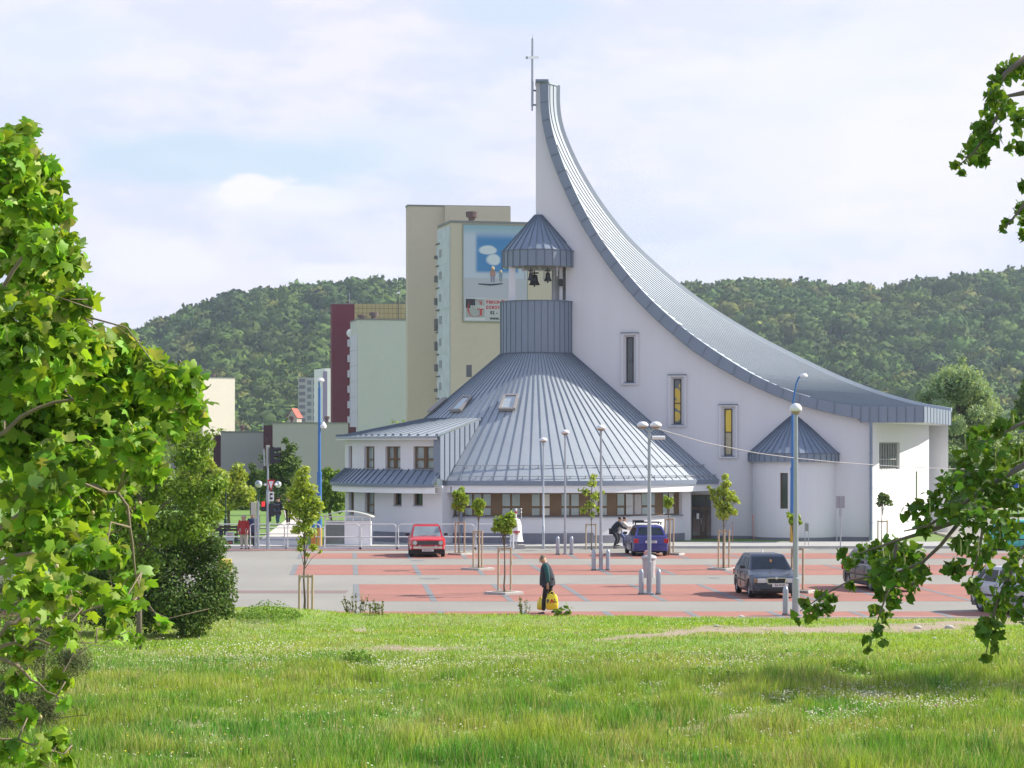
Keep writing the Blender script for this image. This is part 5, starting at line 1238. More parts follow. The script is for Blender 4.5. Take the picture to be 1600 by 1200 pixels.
# ------------------------------------------------------------------ cars
CHROME = mat('chrome', (.62, .62, .64), .15, metal=.9, var=.05); TYRE = RUB; RIM = mat('grey wheel rim', (.30, .30, .32), .35, metal=.6)
LAMPG = mat('headlamp glass', (.55, .57, .58), .08, var=.25, scale=9, spec=.9); REDL = mat('red tail lamp', (.42, .02, .03), .2, var=.1); ORL = mat('amber lamp', (.5, .22, .06), .25)
CGLASS = mat('car glass', (.012, .017, .028), .06, var=.5, scale=1.3, spec=.28); PLATE = mat('number plate', (.66, .66, .66), .5, var=.05)
def car(label, px, py, head, paint, L=3.86, Wd=1.635, H=1.37, front=None, hood=.86, belt=.92, nose=.70, wb=2.45, wbase=-.95, rf=-.30, rr=1.35, rb=1.86, tail=.92, glass=None, front_y=None, kind='hatch', sedan=False, boot=.9, rw=None, yoff=0, text_=None, name='parked_car', grp='cars parked in the car park'):
    """local: -y is the front of the car. px,py = ground contact under the middle of the near end"""
    t = thing(name, label, 'car', (0, 0, 0), head, grp)
    hl, hw = L/2, Wd/2; ya = (-wb/2-.02, wb/2-.02); wr_ = .285; arch = .345
    dirv = Vector((math.sin(head), -math.cos(head), 0))     # world direction of local -y
    c = G(px, py); back = dirv if front_y != 'rear' else -dirv
    t.location = c-back*hl
    # body loft
    ys = sorted(set([round(v, 3) for v in list(np.linspace(-hl, hl, 19))+[-hl+.03, -hl+.1, hl-.03, hl-.1]+[a+arch*s for a in ya for s in (-1, -.97, -.85, -.5, 0, .5, .85, .97, 1)]]))
    def topz(y):
        pts = [(-hl, nose-.04), (-hl+.06, nose), (-hl+.35, nose+.07), (wbase, hood+.03), (wbase+.2, belt), (rb-.1, belt), (hl-.1 if not sedan else rb+.05, tail if not sedan else boot), (hl-.02, (tail if not sedan else boot)-.03), (hl, (tail if not sedan else boot)-.12)]
        return float(np.interp(y, [p[0] for p in pts], [p[1] for p in pts]))
    secs = []
    for y in ys:
        e = max(0, (abs(y)-(hl-.45))/.45); w = hw*(1-.13*e**2.2); zb = (.20 if kind != 'lada' else .31)+.06*e
        for a in ya:
            if abs(y-a) < arch: zb = max(zb, wr_+math.sqrt(max(0, arch**2-(y-a)**2)))
        zt = topz(y); zb = min(zb, zt-.06)
        def zz(f): return zb+(zt-zb)*f
        s = [(w*.93, zb), (w*.985, max(zb, .30) if zb < .3 else zb+.01), (w, zz(.45)), (w*.995, zz(.68)), (w*.955, zz(.92)), (w*.86, zt-.005), (w*.45, zt+.018), (0, zt+.022)]
        secs.append([(x, y, z) for x, z in s]+[(-x, y, z) for x, z in reversed(s[:-1])])
    mb = MB(); n = len(secs[0]); vs = [p for s in secs for p in s]
    fs = [(i*n+k, i*n+k+1, (i+1)*n+k+1, (i+1)*n+k) for i in range(len(secs)-1) for k in range(n-1)]
    fs += [tuple(range(n)), tuple(reversed(range((len(secs)-1)*n, len(secs)*n)))]
    mb.add(vs, fs)
    body = mb.build('body', paint, t, smooth=32)
    mb = MB(); mb.box(-hw*.9, hw*.9, -hl+.12, hl-.12, .17, .42); mb.build('underbody', DARK, t)
    # greenhouse
    gw, rw = hw-.09, rw or hw-.25
    zr = H; zbt = belt-.02; zf = hood
    bot = [(-gw, wbase, zf), (gw, wbase, zf), (gw, rb, zbt), (-gw, rb, zbt)]; top = [(-rw, rf, zr-.045), (rw, rf, zr-.045), (rw, rr, zr-.045), (-rw, rr, zr-.045)]
    cr = [(-rw*.9, rf+.08, zr), (rw*.9, rf+.08, zr), (rw*.9, rr-.1, zr), (-rw*.9, rr-.1, zr)]
    mb = MB(); mb.add(bot+top+cr, [(k, (k+1) % 4, 4+(k+1) % 4, 4+k) for k in range(4)]+[(4+k, 4+(k+1) % 4, 8+(k+1) % 4, 8+k) for k in range(4)]+[(8, 9, 10, 11)])
    cab = mb.build('cabin', paint, t, bevel=.025)
    Vb = [Vector(v) for v in bot]; Vt = [Vector(v) for v in top]
    def pane(nm, a, b, c_, d, f0, f1, g0, g1, off=.008, m=CGLASS):
        """a,b bottom edge, c,d top edge (d above a); f along, g up"""
        nn = (b-a).cross(d-a).normalized()
        if nn.dot(((a+b+c_+d)/4)-Vector((0, (rf+rr)/2, .9))) < 0: nn = -nn
        q = lambda f, g: (a.lerp(b, f)).lerp(d.lerp(c_, f), g)+nn*off
        mb = MB(); mb.add([q(f0, g0), q(f1, g0), q(f1, g1), q(f0, g1)], [(0, 1, 2, 3)]); return mb.build(nm, m, t)
    pane('windscreen', Vb[0], Vb[1], Vt[1], Vt[0], .05, .95, .06, .93); pane('rear_window', Vb[3], Vb[2], Vt[2], Vt[3], .07, .93, .12, .92)
    for s in (0, 1):
        a, b, cc, d = (Vb[0], Vb[3], Vt[3], Vt[0]) if s == 0 else (Vb[1], Vb[2], Vt[2], Vt[1])
        bl = (b-a).length; k = .03
        # the slanting ends follow the pillars
        q = lambda f, g, o=.008: a.lerp(b, f).lerp(d.lerp(cc, f), g)+Vector((-o if s == 0 else o, 0, 0))
        for f0, f1 in ((.10, .46), (.50, .80), (.83, .95)):
            if sedan and f0 == .83: continue
            mb = MB(); mb.add([q(f0, .10), q(f1, .10), q(f1, .88), q(max(f0, .07), .88)], [(0, 1, 2, 3)]); mb.build('side_window', CGLASS, t)
    # wheels
    for a in ya:
        for s in (-1, 1):
            x = s*(hw-.10); mb = MB(); mb.lathe([(.16, -.08), (wr_-.03, -.085), (wr_, -.06), (wr_, .06), (wr_-.03, .085), (.16, .08)], (x, a, wr_), 24, axis='x'); w_ = mb.build('wheel', TYRE, t, smooth=30)
            mb = MB(); mb.lathe([(0, s*.055), (.05, s*.06), (.15, s*.045), (.178, s*.08), (.178, 0)], (x, a, wr_), 20, axis='x')
            mb.build('rim', RIM, w_)
    # lamps, bumpers, grille, plates
    zl = nose-.06; lh = .06
    bw = hw*.985; bm = paint if kind in ('blue', 'dark') else BLACKP
    mb = MB()
    def bumper(sg, z0, z1, m, nm, th=.055):
        mb = MB(); yv = sg*hl; pts = [(-bw, yv-sg*.42), (-bw*.97, yv-sg*.14), (-bw*.80, yv+sg*.01), (-bw*.4, yv+sg*.045), (bw*.4, yv+sg*.045), (bw*.80, yv+sg*.01), (bw*.97, yv-sg*.14), (bw, yv-sg*.42)]
        vs = [(x, y, z) for z in (z0, z1) for x, y in pts]+[(x*.99, y-sg*.04, z1+.02) for x, y in pts]; n = len(pts)
        mb.add(vs, [(k, k+1, n+k+1, n+k) for k in range(n-1)]+[(n+k, n+k+1, 2*n+k+1, 2*n+k) for k in range(n-1)]+[tuple(range(n))]); return mb.build(nm, m, t, smooth=50)
    if kind == 'lada':
        for sg, nm in ((-1, 'front_bumper'), (1, 'rear_bumper')):
            bo = bumper(sg, .40, .50, CHROME, nm)
            for x in (-.36, .36): mb = MB(); mb.box(x-.035, x+.035, sg*hl-.08, sg*hl+.08, .38, .55) ; mb.build('overrider', CHROME, bo, bevel=.02)
        mb = MB(); mb.box(-hw*.60, hw*.60, -hl-.02, -hl+.05, .57, .74); mb.build('grille', mat('dark slatted grille', (.06, .06, .07), .4, metal=.3, stretch=(1, 1, 40), var=.5, scale=4), t)
        for x in (-hw*.72, hw*.72):
            mb = MB(); mb.lathe([(0, -.035), (.06, -.03), (.088, -.012)], (x, -hl-.012, .655), 18, axis='y'); hd_ = mb.build('headlight', LAMPG, t, smooth=True)
            mb = MB(); mb.lathe([(.085, -.03), (.105, -.03), (.108, .05), (.085, .05)], (x, -hl-.012, .655), 20, axis='y'); mb.build('lamp_ring', CHROME, hd_)
            mb = MB(); mb.lathe([(0, -.004), (.13, -.004), (.13, .02)], (x, -hl-.006, .655), 20, axis='y'); mb.build('lamp_surround', mat('red lamp surround', (.22, .01, .015), .4), hd_)
        plz, ply = .33, -hl-.03
    else:
        bumper(-1, .25, .52, bm, 'front_bumper'); bumper(1, .25, .54, bm, 'rear_bumper')
        for s in (-1, 1):
            mb = MB(); x0, x1 = .30*s, hw*.93*s
            yf, ys_ = -hl-.012, -hl+.12
            mb.box(min(x0, hw*.76*s), max(x0, hw*.76*s), -hl-.035, -hl+.03, zl-.125, zl+.015); hl_ = mb.build('headlight', LAMPG, t, bevel=.015)
            mb = MB(); mb.box(min(hw*.77*s, hw*.885*s), max(hw*.77*s, hw*.885*s), -hl-.02, -hl+.05, zl-.12, zl+.01); mb.build('indicator', mat('smoked amber lens', (.28, .16, .08), .2), hl_, bevel=.01)
            mb = MB(); mb.box(min(hw*.70*s, hw*.965*s), max(hw*.70*s, hw*.965*s), hl-.10, hl+.012, .60, .80); mb.build('tail_lamp', REDL, t, bevel=.02)
        mb = MB(); mb.box(-.26, .26, -hl-.03, -hl+.03, zl-.13, zl+.0); gr = mb.build('grille', DARK, t)
        mb = MB(); y = -hl-.035
        for p, q in (((-.28, zl-.15), (.28, zl-.15)), ((.28, zl-.15), (.31, zl+.03)), ((.31, zl+.03), (-.31, zl+.03)), ((-.31, zl+.03), (-.28, zl-.15))): mb.bar((p[0], y, p[1]), (q[0], y, q[1]), .03, .035, (0, 1, 0))
        mb.lathe([(0, -.02), (.045, -.015), (.045, .02)], (0, y, zl+.03), 14, axis='y'); mb.build('grille_frame', CHROME, gr)
        mb = MB(); mb.box(-hw*.66, hw*.66, -hl-.052, -hl-.01, .27, .33); mb.build('air_intake', DARK, t)
        plz, ply = .44, -hl-.055
    for yv, z in ((ply, plz), (hl+(.012 if kind != 'lada' else .0), .66 if kind != 'lada' else .52)):
        xo = .0 if kind != 'dark' else .12
        mb = MB(); mb.box(-.26+xo, .26+xo, yv-.008, yv+.008, z-.055, z+.055); pl = mb.build('licence_plate', PLATE, t)
        cu = bpy.data.curves.new('plate text', 'FONT'); cu.body = text_ or 'BA-463FL'; cu.size = .11; cu.extrude = .002; o = bpy.data.objects.new('lettering', cu); COL.objects.link(o); cu.align_x = 'CENTER'; cu.align_y = 'CENTER'
        cu.materials.append(mat('plate ink', (.04, .04, .05), .6, var=0)); o.parent = pl; o.location = (xo, yv+(-.012 if yv < 0 else .012), z); o.rotation_euler = (R_(90), 0, 0 if yv < 0 else R_(180)); o.scale.x = .82; txt2mesh(o)
    for s in (-1, 1):
        mb = MB(); mb.box(min(s*(hw-.02), s*(hw+.16)), max(s*(hw-.02), s*(hw+.16)), wbase+.30, wbase+.40, belt+.0, belt+.12); mb.build('wing_mirror', BLACKP, t, bevel=.03)
        mb = MB(); mb.box(s*hw-.012, s*hw+.012, -hl+.62, hl-.66, .50, .56); 
        if kind not in ('lada',): mb.build('side_trim', BLACKP, t)
        mb = MB(); mb.box(min(s*hw*.985, s*(hw+.02)), max(s*hw*.985, s*(hw+.02)), .12, .28, belt-.16, belt-.13); mb.build('door_handle', BLACKP if kind != 'lada' else CHROME, t)
        for yy in (wbase+.28, .30):
            mb = MB(); mb.box(s*hw-.006, s*hw+.004, yy, yy+.012, .3, belt-.06); mb.build('door_gap', DARK, t)
    mb = MB(); mb.bar((-.45, wbase+.02, hood+.04), (.05, wbase+.06, hood+.07), .02, .02); mb.build('wiper', BLACKP, t)
    mb = MB(); mb.bar((.05, wbase+.02, hood+.04), (.5, wbase+.06, hood+.07), .02, .02); mb.build('wiper', BLACKP, t)
    mb = MB(); sx = .32
    for s in (-1, 1): mb.box(s*.34-.12, s*.34+.12, rf+.5, rf+.58, belt-.1, belt+.2)
    mb.build('seat_back', DARK, t)
    return t
def paint(n, c, r=.22): return mat('car paint '+n, c, r, metal=.15, var=.04, spec=.7)
HD = R_(3.95)
cr_ = car('red old saloon car with round headlights and chrome bumper', 668.5, 871.2, HD, paint('red', (.55, .015, .02)), L=4.04, Wd=1.61, H=1.42, hood=.87, belt=.92, nose=.80, wb=2.42, wbase=-.72, rf=-.30, rr=.95, rb=1.42, tail=.9, sedan=True, boot=.90, kind='lada', rw=.60, text_='BAA 82-61')
for ch in cr_.children:
    if ch.name.startswith('windscreen'): ch.data.materials[0] = mat('pale windscreen', (.20, .25, .27), .06, var=.4, scale=2.5, spec=1.0)  # daylight seen through the glass put into its pale colour
dc = car('dark grey blue hatchback facing the camera beside the tall lamp post', 1213, 935.5, HD, paint('dark', (.03, .042, .07)), kind='dark', text_='BA-963FL')
mb = MB(); mb.tube([(-.1, .1, 1.41), (-.1, .12, 1.50)], .03, 8); mb.build('roof_aerial', WHITEM, dc)
mb = MB(); mb.lathe([(0, 0), (.035, .03), (.028, .07), (0, .13)], (.02, -.76, 1.12), 8); mb.build('air_freshener', ORL, dc)
bc = car('blue hatchback with roof bars seen from behind', 1017.5, 869.5, HD+math.pi, paint('blue', (.035, .035, .20)), kind='blue', front_y='rear', text_='BL-352AX')
mb = MB()
for y in (-.05, .85): mb.bar((-.62, y, 1.50), (.62, y, 1.50), .06, .035); mb.bar((-.58, y, 1.40), (-.58, y, 1.50), .05, .04); mb.bar((.58, y, 1.40), (.58, y, 1.50), .05, .04)
mb.build('roof_bars', BLACKP, bc)
mb = MB(); mb.box(.18, .62, -.05, .85, 1.525, 1.60); mb.build('ski_rack', BLACKP, bc, bevel=.02)
car('dark silver hatchback half hidden behind the hanging leafy twigs', 1405, 925.5, HD+R_(6), paint('graphite', (.07, .07, .08)), kind='dark', L=3.9)
car('silver hatchback at the right edge, turned slightly, front to the right', 1655, 966, HD+R_(14), paint('silver', (.42, .43, .48), .28), kind='silver', L=3.9, Wd=1.64, wbase=-1.05, rf=-.45)
car('turquoise car seen from the side through the leaves at the far right', 1668, 860, R_(75), paint('turquoise', (.10, .50, .47), .3), kind='silver', L=3.8, H=1.45)
# ------------------------------------------------------------------ street furniture
LHEAD = mat('white lamp dome', (.72, .72, .74), .3, var=.05)
def lamp(label, px, py, pytop, r=.07, heads=1, group='grey lamp posts in the car park', sleeve=True):
    b = G(px, py); t = thing('lamp_post', label, 'lamp post', b, 0, group); H = EYE-(pytop-HY)/F_PX*b.y
    mb = MB(); mb.tube([(0, 0, -.02), (0, 0, 1.1), (0, 0, 1.12), (0, 0, H-.1)], [r*1.15, r*1.15, r*.85, r*.62], 12); mb.build('pole', GALVM, t, smooth=40)
    mb = MB(); mb.tube([(0, 0, -.02), (0, 0, .05)], r*2.2, 12); mb.build('base_plate', GALVM, t)
    mb = MB(); mb.box(-.045, .045, -r*1.15-.01, -r*1.1, .45, .80); mb.build('service_hatch', GALVM, t)
    for hx in ([0] if heads == 1 else [-.22, .22]):
        mb = MB(); R = .20
        mb.lathe([(0, .14), (R*.6, .12), (R*.95, .05), (R, 0), (R*.9, -.03), (.05, -.06)], (hx, 0, H), 20); hd = mb.build('lamp_head', LHEAD, t, smooth=True)
        mb = MB(); mb.lathe([(R*.78, -.03), (R*.55, -.10), (0, -.13)], (hx, 0, H), 16); mb.build('lamp_glass', mat('lamp glass', (.30, .26, .22), .15), hd)
        if heads == 2: mb = MB(); mb.bar((0, 0, H-.22), (hx, 0, H-.05), .04, .04); mb.build('arm', GALVM, t)
        else: mb = MB(); mb.tube([(0, 0, H-.25), (0, 0, H-.04)], [.05, .06], 8); mb.build('arm', GALVM, t)
    return t
lamp('single lamp post farthest back, in front of the brown window strip', 849, 857.6, 688, .055)
lamp('single lamp post standing between two short bollards near the kerb', 883, 866.3, 676, .06)
lamp('single lamp post in the second red bay row left of the blue car', 939, 891.4, 669, .07)
l4 = lamp('double headed lamp post carrying a white floodlight and a litter bin', 1014.5, 928.5, 665, .08, 2)
mb = MB(); z4 = EYE-(684-HY)/F_PX*79.5; mb.tube([(.1, 0, z4), (.52, -.05, z4)], .065, 12); mb.build('floodlight', WHITEM, l4); mb = MB(); mb.bar((0, 0, z4), (.16, 0, z4), .05, .05); mb.build('bracket', GALVM, l4)
l5 = lamp('nearest tall lamp post with a round white dome beside the dark hatchback', 1243.5, 962.5, 641, .095)
for ch in l5.children:
    if ch.name.startswith('lamp_head'): ch.scale = (.92, .92, 1.35); ch.location.z = -.35*(EYE-(641-HY)/F_PX*gd(962.5))+.02
def bollard(label, px, py, h=.86):
    t = thing('bollard', label, 'bollard', G(px, py), 0, 'grey steel bollards beside the lamp posts')
    mb = MB(); mb.lathe([(0, h), (.04, h-.02), (.07, h-.07), (.085, h-.15), (.085, 0)], (0, 0, 0), 16); mb.build('bollard_post', GALVM, t, smooth=40)
    mb = MB(); mb.lathe([(.108, .06), (.108, 0), (.16, 0)], (0, 0, 0), 16); mb.build('base_ring', DGREY, t)
for px, py, l in ((871.5, 867, 'bollard left of the lamp post nearest the round hall steps'), (893, 867, 'bollard right of the lamp post near the kerb, before the hall'), (927.5, 891.5, 'bollard left of the lamp post in the second red row'), (950, 891.5, 'bollard right of the lamp post in the second red row'),
                  (1002, 929, 'bollard left of the double headed lamp post'), (1029, 929, 'bollard right of the double headed lamp post'), (1227.5, 961.5, 'nearest bollard, left of the tall lamp post by the kerb')): bollard(l, px, py)
bn = thing('litter_bin', 'grey litter bin stuffed with pink rubbish on the double lamp post', 'litter bin', G(1014, 916), 0)
BINM = mat('grey bin plastic', (.40, .40, .42), .6, var=.1, scale=8)
mb = MB(); mb.lathe([(.0, .3), (.21, .3), (.235, .95), (.255, .95), (.255, 1.0), (.23, 1.0), (.2, .9)], (0, 0, 0), 14); mb.build('bin_body', BINM, bn)
mb = MB(); mb.lathe([(.20, .99), (.285, 1.0), (.25, 1.07), (.12, 1.12), (.06, 1.12)], (0, 0, 0), 14); mb.build('bin_rim', BINM, bn)
mb = MB(); mb.lathe([(0, 1.28), (.07, 1.26), (.11, 1.18), (.1, 1.08)], (-.08, 0, 0), 9); mb.build('rubbish', mat('pink rubbish', (.50, .27, .26), .8, var=.3, scale=10), bn)
mb = MB(); mb.tube([(0, .1, 0), (0, .1, .32)], .03, 8); mb.build('bin_leg', GALVM, bn)
# tall blue poles
BLUEP = mat('blue pole paint', (.04, .16, .42), .5, var=.12, scale=5); OCH = mat('ochre pole paint', (.52, .30, .04), .6, var=.15, scale=6)
def bluepole(label, px, py, pyt, hx, arm):
    b = G(px, py); t = thing('street_lamp', label, 'street lamp', b, 0, 'tall blue street lamps'); H = EYE-(pyt-HY)/F_PX*b.y; r = .13
    zm = H*.45
    mb = MB(); mb.tube([(0, 0, 1.0), (0, 0, zm)], [r, r*.85], 12); mb.tube([(0, 0, zm), (0, 0, H-(.3 if not arm else 1.7))], [r*.62, r*.5], 12); mb.tube([(0, 0, zm-.1), (0, 0, zm+.06)], r*.95, 12); mb.build('pole', BLUEP, t)
    mb = MB(); mb.tube([(0, 0, 0), (0, 0, 1.0)], [r*1.05, r*1.0], 12); mb.build('pole_foot', OCH, t)
    mb = MB(); zz = H-(1.7 if arm else .3)
    if arm: mb.tube([(0, 0, zz), (0, 0, zz+.3), (hx*.5, -.1, H-.35), (hx*.85, -.2, H-.05), (hx, -.25, H-.02)], .045, 8)
    else: mb.tube([(0, 0, zz), (0, -.2, H-.1), (hx, -.9, H)], .045, 8)
    mb.build('arm', BLUEP, t)
    mb = MB(); X = hx; mb.lathe([(0, .14), (.13, .12), (.19, .03), (.19, -.03), (0, -.06)], (X+.1, -.3 if arm else -1.1, H), 14); hd = mb.build('lamp_head', LHEAD, t); hd.scale = (1.1, 1.5, 1) if arm else (1, 1.2, 1)
    return t
p1 = bluepole('tall blue street lamp with ochre foot, left of the church annex', 499, 856.5, 596, .06, False)
mb = MB(); z = EYE-(669-HY)/F_PX*116; mb.lathe([(.14, 0), (.16, .12), (.05, .3), (0, .32)], (.2, -.05, z), 10); mb.bar((0, 0, z+.12), (.2, 0, z+.12), .05, .05); mb.build('loudspeaker', WHITEM, p1)
bluepole('tall blue street lamp with ochre foot, before the apse of the church', 1238.5, 850.5, 588, .36, True)
# cable slung from the double lamp post towards the right
A0 = Vector((l4.location.x+.05, 79.5, EYE-(668-HY)/F_PX*79.5)); pts = []
for px, py, Y in ((1020, 668, 79.5), (1100, 691, 84), (1180, 707.5, 89), (1240, 715.5, 93), (1300, 721.5, 97), (1380, 727.5, 102), (1460, 731.5, 107), (1540, 734, 112), (1640, 735, 119), (1800, 732, 130)): pts.append(P(px, py, Y))
cb = thing('overhead_cable', 'thin pale overhead cable sagging across the white church wall', 'cable', pts[0], 0)
mb = MB(); mb.tube([p-pts[0] for p in pts], .016, 6); mb.build('cable', mat('pale cable', (.30, .30, .31), .6), cb)
cp_ = thing('cable_pole', 'wooden pole holding the overhead cable beyond the right edge', 'pole', (pts[-1].x, pts[-1].y, 0), 0); mb = MB(); mb.tube([(0, 0, 0), (0, 0, pts[-1].z+.3)], [.14, .09], 10); mb.build('pole_shaft', BARK, cp_)
mb = MB(); mb.tube([(0, 0, pts[-1].z-.06), (0, 0, pts[-1].z+.06)], .11, 8); mb.build('insulator', WHITEM, cp_)
# railing panels
RAIL = mat('white railing paint', (.60, .60, .62), .5, var=.08)
def railing(x0, x1, label, py=856.5, z0=.1, H=1.15):
    a, b = G(x0, py, z0), G(x1, py, z0); t = thing('railing_panel', label, 'railing', a, 0, 'white tubular railing panels along the car park'); w = b.x-a.x; r = .12
    pts = [(.0, 0, 0), (0, 0, H-r), (r*.3, 0, H-r*.3), (r, 0, H), (w-r, 0, H), (w-r*.3, 0, H-r*.3), (w, 0, H-r), (w, 0, 0)]
    mb = MB(); mb.tube(pts, .03, 6); mb.build('rail_frame', RAIL, t)
    mb = MB(); mb.tube([(0, 0, H*.47), (w, 0, H*.47)], .026, 6); mb.build('middle_rail', RAIL, t)
    mb = MB(); mb.box(-.1, w+.1, -.06, .06, -.06, .04); mb.build('foot_strip', RAIL, t)
xs_r = [(276, 327), (333, 386.5), (391, 444.5), (449.5, 500.5), (507, 561.5), (564.5, 618.8), (622.5, 680.5), (684, 740.5), (743.5, 801)]
rl = ['farthest left railing panel, mostly hidden by the big shrub', 'railing panel in front of the bench and the red jacket woman', 'railing panel before the navy coat and the traffic light post', 'railing panel behind the young staked tree at the park path', 'railing panel in front of the glazed side of the white shelter',
      'railing panel from the shelter to the left of the red car', 'railing panel directly behind the red car', 'railing panel behind the first round topped tree right of the red car', 'last railing panel on the right, ending at the folded parasol']
for (a, b), l in zip(xs_r, rl): railing(a, b, l)
# shelter (white housing with a curved clear roof)
sh = thing('bicycle_shelter', 'white boxy shelter with a curved translucent roof in front of the annex', 'shelter', G(503, 852, .1), 0); Yd = gd(852); k = Yd/F_PX; w = 75*k
WHP = mat('white panel', (.78, .78, .80), .5, var=.04); z1 = 36*k
mb = MB(); mb.box(36*k, w-1*k, 0, .08, 0, z1); mb.box(w-1.5*k, w-.4*k, .08, 2.0, 0, z1); mb.box(.06, w-.05, 2.0, 2.08, 0, z1); mb.build('white_panel', WHP, sh)
mb = MB(); mb.box(6*k, 35*k, .02, .06, .08, z1-.12); mb.build('glass_front', mat('hazy glass', (.17, .20, .20), .2, var=.3, scale=2), sh)
mb = MB()
for x in (5, 35.5, 74): mb.box(x*k-.03, x*k+.03, -.03, .03, 0, 43*k)
for z in (0, 35.4): mb.box(4*k, 75*k, -.035, .035, z*k, z*k+.06)
mb.box(2*k, 77*k, -.05, .02, 43*k, 43*k+.05)
for x in (12, 24, 48, 62): mb.box(x*k-.02, x*k+.02, -.02, .02, 36*k, 43*k)
mb.build('shelter_frame', WHITEM, sh)
mb = MB(); n = 10; vs = []
for y in (-.35, 2.3):
    for j in range(n+1):
        u = j/n; vs.append(((-2+82*u)*k, y, 43.5*k+math.sin(math.pi*u)*9*k))
mb.add(vs, [(j, j+1, n+2+j, n+1+j) for j in range(n)]); ro = mb.build('curved_roof', mat('cloudy plastic sheet', (.50, .50, .44), .35, var=.08), sh, smooth=True)
md = ro.modifiers.new('thick', 'SOLIDIFY'); md.thickness = .03
# folded parasol
G0 = G(806.5, 858, .0); um = thing('folded_parasol', 'tall folded white parasol with red print standing on a slab', 'parasol', (G0.x, G0.y+.6, .1), 0); k = G0.y/F_PX
CLW = mat('white parasol cloth', (.80, .79, .77), .85, var=.05, bump=.3, bscale=10)
mb = MB(); pr = [(.05, 44), (.16, 42), (.22, 36), (.25, 24), (.28, 12), (.33, 8)]; n = 18; vs = []
for r, z in pr: vs += [(r*(1+.10*(-1)**j)*math.cos(2*math.pi*j/n), r*(1+.10*(-1)**j)*math.sin(2*math.pi*j/n), z*k) for j in range(n)]
mb.add(vs, [(i*n+j, i*n+(j+1) % n, (i+1)*n+(j+1) % n, (i+1)*n+j) for i in range(len(pr)-1) for j in range(n)]); mb.build('canopy', CLW, um, smooth=True)
mb = MB(); mb.tube([(0, 0, 0), (0, 0, 58*k)], .035, 8); mb.build('parasol_pole', WHITEM, um)
mb = MB(); mb.lathe([(0, .06), (.05, .04), (.05, -.02), (0, -.05)], (0, 0, 58*k), 10); mb.build('finial', WHITEM, um); mb = MB(); mb.tube([(0, 0, 52*k), (0, 0, 55.5*k)], .05, 8); mb.build('red_collar', mat('red print', (.45, .03, .04), .7), um)
mb = MB(); mb.box(-.14, .2, -.34, -.29, 22*k, 24.6*k); mb.box(-.02, .12, -.345, -.30, 19.6*k, 21*k); mb.build('red_print', mat('red print', (.45, .03, .04), .7), um)
mb = MB(); mb.box(-.42, .42, -.4, .4, -.1, .10); mb.build('base_slab', CONC, um)
mb = MB(); mb.tube([(.26, -.1, 44*k), (.24, -.1, 59*k)], .012, 5); [mb.lathe([(0, .05), (.045, 0), (0, -.05)], (.25, -.1, z*k), 8) for z in (54, 59)]; mb.build('flag_stick', WHITEM, um)
wp_ = [thing('white_post', l, 'post', G(px, 857, .1)+Vector((0, .3, 0)), 0, 'short white posts beside the parasol') for px, l in ((798, 'short white post left of the folded parasol, behind the round tree'), (802, 'short white post nearest the folded parasol'))]
for w_ in wp_: mb = MB(); mb.tube([(0, 0, 0), (0, 0, .62)], .035, 8); mb.build('post', WHITEM, w_); mb = MB(); mb.tube([(0, 0, .62), (0, 0, .66)], .05, 8); mb.build('cap', WHITEM, w_)
# traffic light post
SIGB = mat('signal housing', (.02, .022, .03), .5, var=.1); tl = thing('traffic_light', 'grey traffic light post with high signal, give way sign and red pedestrian light', 'traffic light', G(418.5, 858, .1), 0); k = tl.location.y/F_PX
def zl(py): return (857-py)*k
mb = MB(); mb.tube([(0, 0, 0), (0, 0, zl(765)), (0, 0, zl(764)), (0, 0, zl(697))], [.085, .08, .05, .04], 10); mb.build('post', GALVM, tl)
def sig(x, y0, y1, vis, nm='signal_head', lit=None):
    mb = MB(); mb.box(x-.11, x+.11, -.1, .12, zl(y1), zl(y0)); h = mb.build(nm, SIGB, tl, bevel=.02)
    n = 3 if y1-y0 > 25 else 2
    for i in range(n):
        z = zl(y0+(y1-y0)*(i+.5)/n); mb = MB()
        d = Vector((1, -.15, 0)).normalized() if vis else Vector((0, -1, 0))
        mb.tube([(x+d.x*.1, d.y*.1, z), (x+d.x*.42, d.y*.42, z+.03)], [.105, .09], 10, cap=False); 
        if vis: mb.build('visor', SIGB, h)
    return h
sig(.20, 697, 724, True); sig(.19, 785, 806, True)
mb = MB(); mb.box(-.09, .07, .03, .09, zl(727), zl(694.5)); mb.build('backing_board', mat('pale signal board', (.52, .50, .42), .6), tl)
mb = MB(); mb.prism([(-.2, zl(727)), (-.11, zl(727)), (-.16, zl(700)), (-.22, zl(700))], -.02, .05); mb.build('side_board', GALVM, tl)
sg = sig(-.20, 784, 798, False, 'pedestrian_signal')
mb = MB(); z = zl(787); mb.box(-.27, -.13, -.115, -.105, z-.09, z+.12); mb.build('red_lens', mat('lit red signal', (.9, .03, .03), .4, var=0, emit=1.2), sg)
mb = MB(); mb.box(-.215, -.185, -.125, -.116, z-.07, z+.06); mb.lathe([(0, -.02), (.03, 0), (0, .02)], (-.2, -.12, z+.085), 8); mb.build('red_man', mat('dark red man', (.3, .0, .0), .5, var=0), sg)
mb = MB(); s = .36; cz = zl(757.5)
mb.prism([(-.19+.16, cz+.27), (.19+.16, cz+.27), (.16, cz-.29)], -.12, -.10); gs = mb.build('give_way_sign', mat('sign red', (.55, .03, .05), .5), tl)
mb = MB(); mb.prism([(-.115+.16, cz+.20), (.115+.16, cz+.20), (.16, cz-.16)], -.128, -.121); mb.build('sign_face', WHITEM, gs)
mb = MB(); mb.box(.04, .30, -.12, -.10, zl(782), zl(767.5)); ss = mb.build('priority_plate', WHITEM, tl)
mb = MB()
for a, b in ((769.5, 772.5), (776, 779.5)): mb.box(.10, .24, -.13, -.121, zl(b), zl(a))
